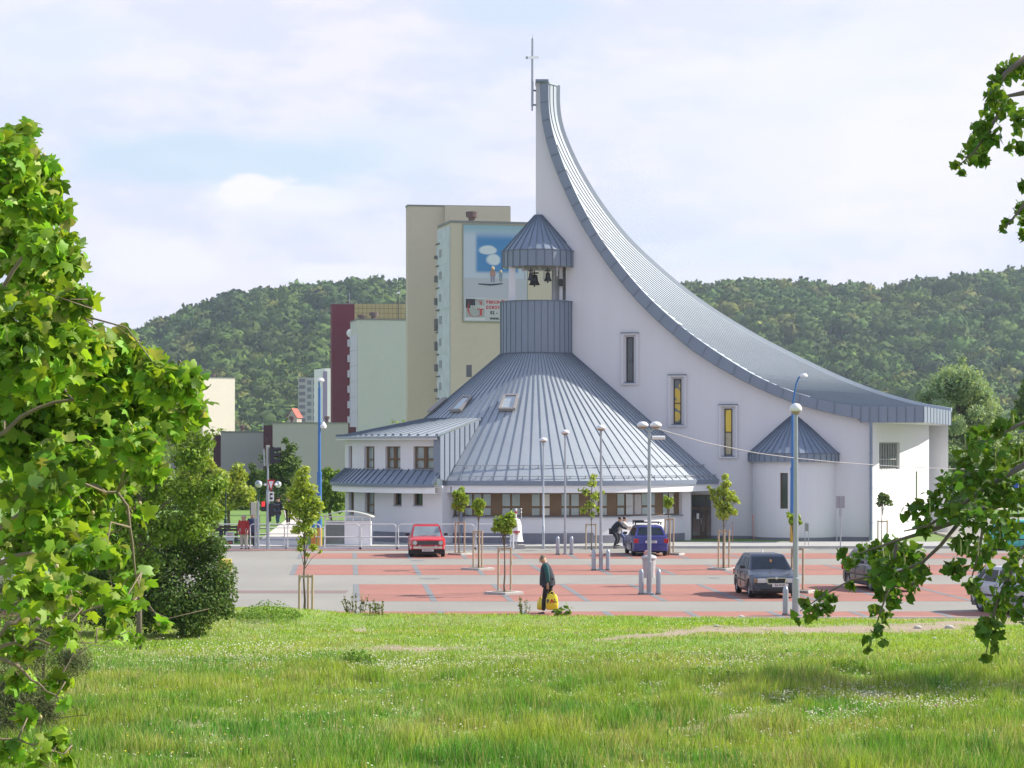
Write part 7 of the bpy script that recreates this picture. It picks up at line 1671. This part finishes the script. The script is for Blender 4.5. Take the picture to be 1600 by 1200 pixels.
# plane tree on the left, trunk outside the frame
D = 20.0; PT = thing('plane_tree', 'large plane tree with big pale green lobed leaves filling the left edge', 'tree', (-5.9, D, ztree(-5.9, D)), 0); rg = np.random.default_rng(12); b0 = PT.location
def loc_(px, py, d): q = P(px, py, d); return (q.x-b0.x, q.y-b0.y, q.z-b0.z)
tips = [(45, 205, 14), (18, 235, 38), (5, 265, 60), (72, 262, 16), (45, 300, 48), (85, 330, 25), (20, 360, 80), (78, 390, 40), (112, 410, 26), (60, 450, 66), (118, 468, 26), (100, 520, 45), (30, 540, 95), (138, 548, 38), (190, 545, 30), (160, 590, 50), (222, 575, 34), (215, 628, 48), (265, 600, 40), (300, 598, 20), (300, 640, 26), (270, 655, 34), (90, 620, 80), (140, 665, 66), (220, 690, 38), (40, 690, 85), (110, 730, 58), (180, 745, 42), (235, 735, 25), (60, 780, 62), (140, 800, 40), (205, 800, 25), (30, 850, 62), (105, 860, 50), (165, 865, 30), (215, 905, 20), (60, 920, 55), (130, 930, 40), (190, 945, 28), (25, 1000, 38), (255, 975, 14), (215, 1000, 14), (100, 985, 22), (175, 985, 18), (30, 1060, 26), (90, 1065, 20), (105, 1100, 10), (40, 1120, 22), (10, 1170, 30), (90, 1160, 24), (105, 1185, 12), (60, 1185, 18)]
cl = []; dens = []
for x, y, r in tips:
    d = D+(rg.random()-.5)*2.6*min(1, r/40+.2); cl.append((*loc_(x, y, d), (r*1.08+5)/F_PX*D)); 
clA = [c for c in cl]; C, dr, kk = in_clusters(clA, 11500, rg, .0)
keep = rg.random(len(C)) < np.where(C[:, 2]+b0.z < 4.5, .55, 1.0)
C, dr = C[keep], dr[keep]
pale = rg.random(len(C)) < .13; leaves('crown', C[~pale], .120, LOBED, LF_B, PT, rg, up=.55, out=dr[~pale]*.2+np.array([.15, -.05, 0]), tintv=.5)
leaves('pale_leaves', C[pale], .12, LOBED, leafmat('pale leaf undersides', (.36, .46, .17), .35), PT, rg, up=.1, tintv=.3)
mb = MB(); H0 = 8.6; mb.tube([(0, 0, -.2), (.05, 0, 2), (-.05, .1, 4.5), (.1, 0, 7.2)], [.24, .2, .15, .07], 10)
BG = [[(-160, 860), (0, 824), (40, 792), (100, 756), (188, 722), (235, 700)], [(-150, 1010), (0, 1012), (36, 1002), (100, 1006), (150, 1003)], [(-150, 960), (0, 985), (36, 964), (80, 972), (152, 950), (215, 935)],
      [(-150, 1060), (-40, 1010), (28, 1040), (60, 1070), (100, 1100)], [(-160, 740), (-20, 690), (60, 640), (140, 612), (220, 590), (300, 600)], [(-150, 640), (0, 560), (60, 500), (100, 480)],
      [(-150, 560), (-20, 470), (40, 400), (80, 350), (90, 320)], [(-160, 480), (-40, 380), (10, 300), (40, 260), (44, 235)], [(-150, 900), (0, 880), (70, 860), (150, 850), (205, 800)], [(-150, 1150), (-20, 1150), (50, 1160), (100, 1180)], [(100, 756), (150, 760), (200, 790), (210, 880), (218, 920)]]
BP = []
for bi, path in enumerate(BG):
    dz = (rg.random()-.5)*1.6; q = [Vector(loc_(x, y+rg.normal()*4, D+dz*(k/(len(path)-1)))) for k, (x, y) in enumerate(path)]
    if bi != 10: q.insert(0, Vector((0, 0, max(.6, min(7, q[0].z-.4)))))
    fine = []
    for a, b in zip(q[:-1], q[1:]):
        for u in (0, .33, .67): fine.append(a.lerp(b, u)+Vector((0, rg.normal()*.02, rg.normal()*.022)))
    fine.append(q[-1]); r0 = .034 if bi < 9 else .02
    mb.tube(fine, list(np.linspace(r0, .004, len(fine))), 6); BP += fine[len(fine)//3:]
for c in clA:
    e = Vector(c[:3]); s0 = min(BP, key=lambda v: (v-e).length)
    if (s0-e).length > .03: m1 = s0.lerp(e, .5)+Vector((rg.normal()*.05, rg.normal()*.05, .03+(s0-e).length*.12)); mb.tube([s0, m1, e, e+(e-m1)*.12+Vector((0, 0, -.02))], [.010, .007, .004, .002], 5)
for _ in range(90):
    c = clA[rg.integers(len(clA))]; a = Vector(c[:3]); mb.tube([a, a+Vector((rg.normal()*.08, rg.normal()*.1, rg.normal()*.05+.02)), a+Vector((rg.normal()*.14, rg.normal()*.15, rg.normal()*.10))], [.008, .005, .0025], 4)
mb.build('trunk', mat('plane bark', (.20, .16, .11), .9, var=.3, scale=6), PT, smooth=True)
mb = MB()
for _ in range(26):
    c = clA[rg.integers(len(clA))]; mb.lathe([(0, .02), (.015, .012), (.018, 0), (.013, -.014), (0, -.02)], (c[0]+rg.normal()*c[3]*.35, c[1]-c[3]*.6, c[2]+rg.normal()*c[3]*.35), 8)
mb.build('seed_balls', mat('seed ball', (.45, .38, .20), .9), PT, smooth=True)
# poplar on the right, trunk outside the frame
D = 15.0; PO = thing('poplar_tree', 'poplar whose drooping leafy twigs hang in from the right edge', 'tree', (4.9, D+.3, ztree(4.9, D)), 0); rg = np.random.default_rng(15); b0 = PO.location
LF_P = leafmat('poplar leaves', (.09, .18, .03), .42, .4)
up_ = [(1590, 108, 22), (1568, 112, 18), (1553, 128, 12), (1560, 150, 18), (1543, 165, 8), (1570, 170, 16), (1548, 185, 16), (1530, 205, 14), (1545, 212, 20), (1525, 232, 18), (1512, 245, 14), (1535, 250, 12), (1492, 258, 6), (1504, 272, 4), (1596, 185, 14), (1590, 210, 12), (1598, 235, 12), (1578, 232, 6), (1597, 292, 8), (1594, 325, 12), (1600, 345, 10), (1575, 345, 7), (1566, 358, 5), (1596, 368, 9), (1530, 220, 10)]
lo_ = [(1592, 655, 20), (1560, 668, 14), (1528, 690, 22), (1550, 715, 30), (1590, 705, 26), (1500, 720, 16), (1470, 765, 10), (1485, 755, 20), (1520, 755, 28), (1560, 770, 30), (1595, 775, 30), (1455, 785, 18), (1490, 800, 22), (1530, 815, 26), (1430, 795, 14), (1445, 820, 16), (1415, 805, 9), (1570, 830, 26), (1505, 850, 20), (1540, 870, 22), (1495, 890, 16), (1520, 915, 14), (1535, 935, 8), (1478, 888, 7), (1400, 860, 24), (1370, 865, 18), (1350, 862, 14), (1330, 878, 12), (1316, 865, 6), (1425, 870, 22), (1390, 895, 26), (1420, 905, 20), (1372, 905, 18), (1440, 895, 14), (1395, 935, 16), (1375, 930, 10), (1365, 955, 10), (1385, 965, 10), (1372, 985, 9), (1352, 998, 6), (1356, 1015, 4), (1380, 1005, 4), (1422, 935, 7), (1590, 880, 24), (1580, 920, 26), (1560, 950, 18), (1545, 975, 15), (1535, 990, 12), (1558, 985, 14), (1553, 1010, 8), (1540, 1028, 5), (1595, 960, 14), (1290, 950, 12), (1270, 958, 12), (1258, 945, 8), (1262, 968, 10), (1280, 930, 9), (1248, 970, 5), (1300, 935, 7), (1330, 915, 4), (1240, 962, 3)]
cl = [(*loc_(x, y, D+(rg.random()-.5)*.9), r/F_PX*D) for x, y, r in up_+lo_]; n = 2900
A = np.array(cl); w = A[:, 3]**1.5; kk = rg.choice(len(A), n, p=w/w.sum()); d_ = rg.normal(size=(n, 3)); d_ /= np.linalg.norm(d_, axis=1)[:, None]
C = A[kk, :3]+d_*(rg.random(n)**.5)[:, None]*A[kk, 3:4]*1.15
leaves('crown', C, .061, DELTA, LF_P, PO, rg, up=.1, out=np.array([-.1, -.6, 0.])+d_*.2, tintv=.35)
mb = MB(); mb.tube([(.2, 0, -.3), (.15, 0, 2.5), (0.05, .1, 5.5), (-.1, 0, 7.5)], [.2, .17, .12, .06], 10)
def br(pts, r0, r1):
    q = [Vector(loc_(x, y, D+dz)) for x, y, dz in pts]; mb.tube(q, list(np.linspace(r0, r1, len(q))), 7)
br([(2010, 800, .3), (1760, 742, .2), (1600, 775, .1), (1555, 790, 0), (1500, 812, 0), (1450, 830, 0), (1400, 845, 0), (1340, 866, 0)], .04, .004)
br([(1620, 715, .1), (1560, 750, 0), (1500, 790, 0), (1450, 822, -.1), (1412, 830, -.1)], .022, .004)
br([(1500, 815, 0), (1470, 852, 0), (1440, 880, 0), (1400, 895, 0), (1330, 906, 0), (1290, 928, 0), (1250, 955, 0)], .014, .003)
br([(1400, 850, 0), (1395, 900, 0), (1378, 950, 0), (1358, 1010, 0)], .012, .003); br([(1760, 742, .2), (1620, 830, .1), (1585, 880, 0), (1555, 950, 0), (1540, 1025, 0)], .03, .003); br([(1540, 800, 0), (1530, 860, 0), (1515, 915, 0)], .012, .003)
br([(1980, 330, .2), (1760, 120, .2), (1600, 92, .1), (1570, 115, 0), (1556, 150, 0)], .05, .004); br([(1740, 135, .2), (1600, 145, 0), (1575, 150, 0), (1545, 205, 0), (1520, 240, 0), (1496, 260, 0)], .02, .003)
br([(1700, 150, .2), (1630, 250, .1), (1600, 320, 0), (1580, 345, 0), (1566, 358, 0)], .02, .003); br([(1960, 500, .2), (1720, 600, .2), (1600, 660, .1), (1540, 690, 0)], .03, .005)
mb.build('trunk', mat('dark poplar bark', (.12, .10, .085), .9, var=.3, scale=10), PO, smooth=True)
TASM = mat('pale seed tassel', (.30, .32, .14), .9)
bigc = [c for c in cl[len(up_):] if c[3] > 17/F_PX*D]
for _ in range(26):
    mb = MB(); c = bigc[rg.integers(len(bigc))]; x, y, z = c[0]+rg.normal()*.03, c[1]-.06, c[2]+.03
    mb.tube([(x, y, z), (x+.004, y, z-.05), (x, y, z-.10)], [.004, .006, .003], 5)
    mb.build('seed_tassel', TASM, PO)
# the tree whose shade falls across the right of the meadow
ST = Vector((15.6, 49.5, 0)); rg = np.random.default_rng(31)
cl = [(ST.x+rg.normal()*1.5, ST.y+rg.normal()*1.0, 6.0+rg.normal()*1.2, 1.1) for _ in range(14)]
t = thing('leafy_tree', 'leafy tree beyond the right edge whose shade falls on the meadow', 'tree', (ST.x, ST.y, ztree(ST.x, ST.y)), 0)
cl = [(a-t.location.x, b-t.location.y, c-t.location.z, r) for a, b, c, r in cl]; mb = MB(); limbs(mb, (0, 0, -.1), (0, 0, 5.5), .18, cl, rg); mb.build('trunk', BARK, t, smooth=True)
C, dr, kk = in_clusters(cl, 7000, rg, .5); leaves('crown', C, .22, OVAL, LF_M, t, rg)
# air
mb = MB(); mb.box(-1400, 1400, -20, 2600, -1.1, 178); hz_ = mb.build('haze', bpy.data.materials.new('haze air')); stuff(hz_); hz_['label'] = 'thin blue summer haze'
m = bpy.data.materials['haze air']; m.use_nodes = True; t = m.node_tree; t.nodes.clear(); v = N(t, 'ShaderNodeVolumePrincipled'); o = N(t, 'ShaderNodeOutputMaterial'); t.links.new(v.outputs[0], o.inputs['Volume'])
v.inputs['Color'].default_value = (.70, .84, 1, 1); v.inputs['Density'].default_value = .00011; v.inputs['Anisotropy'].default_value = .2
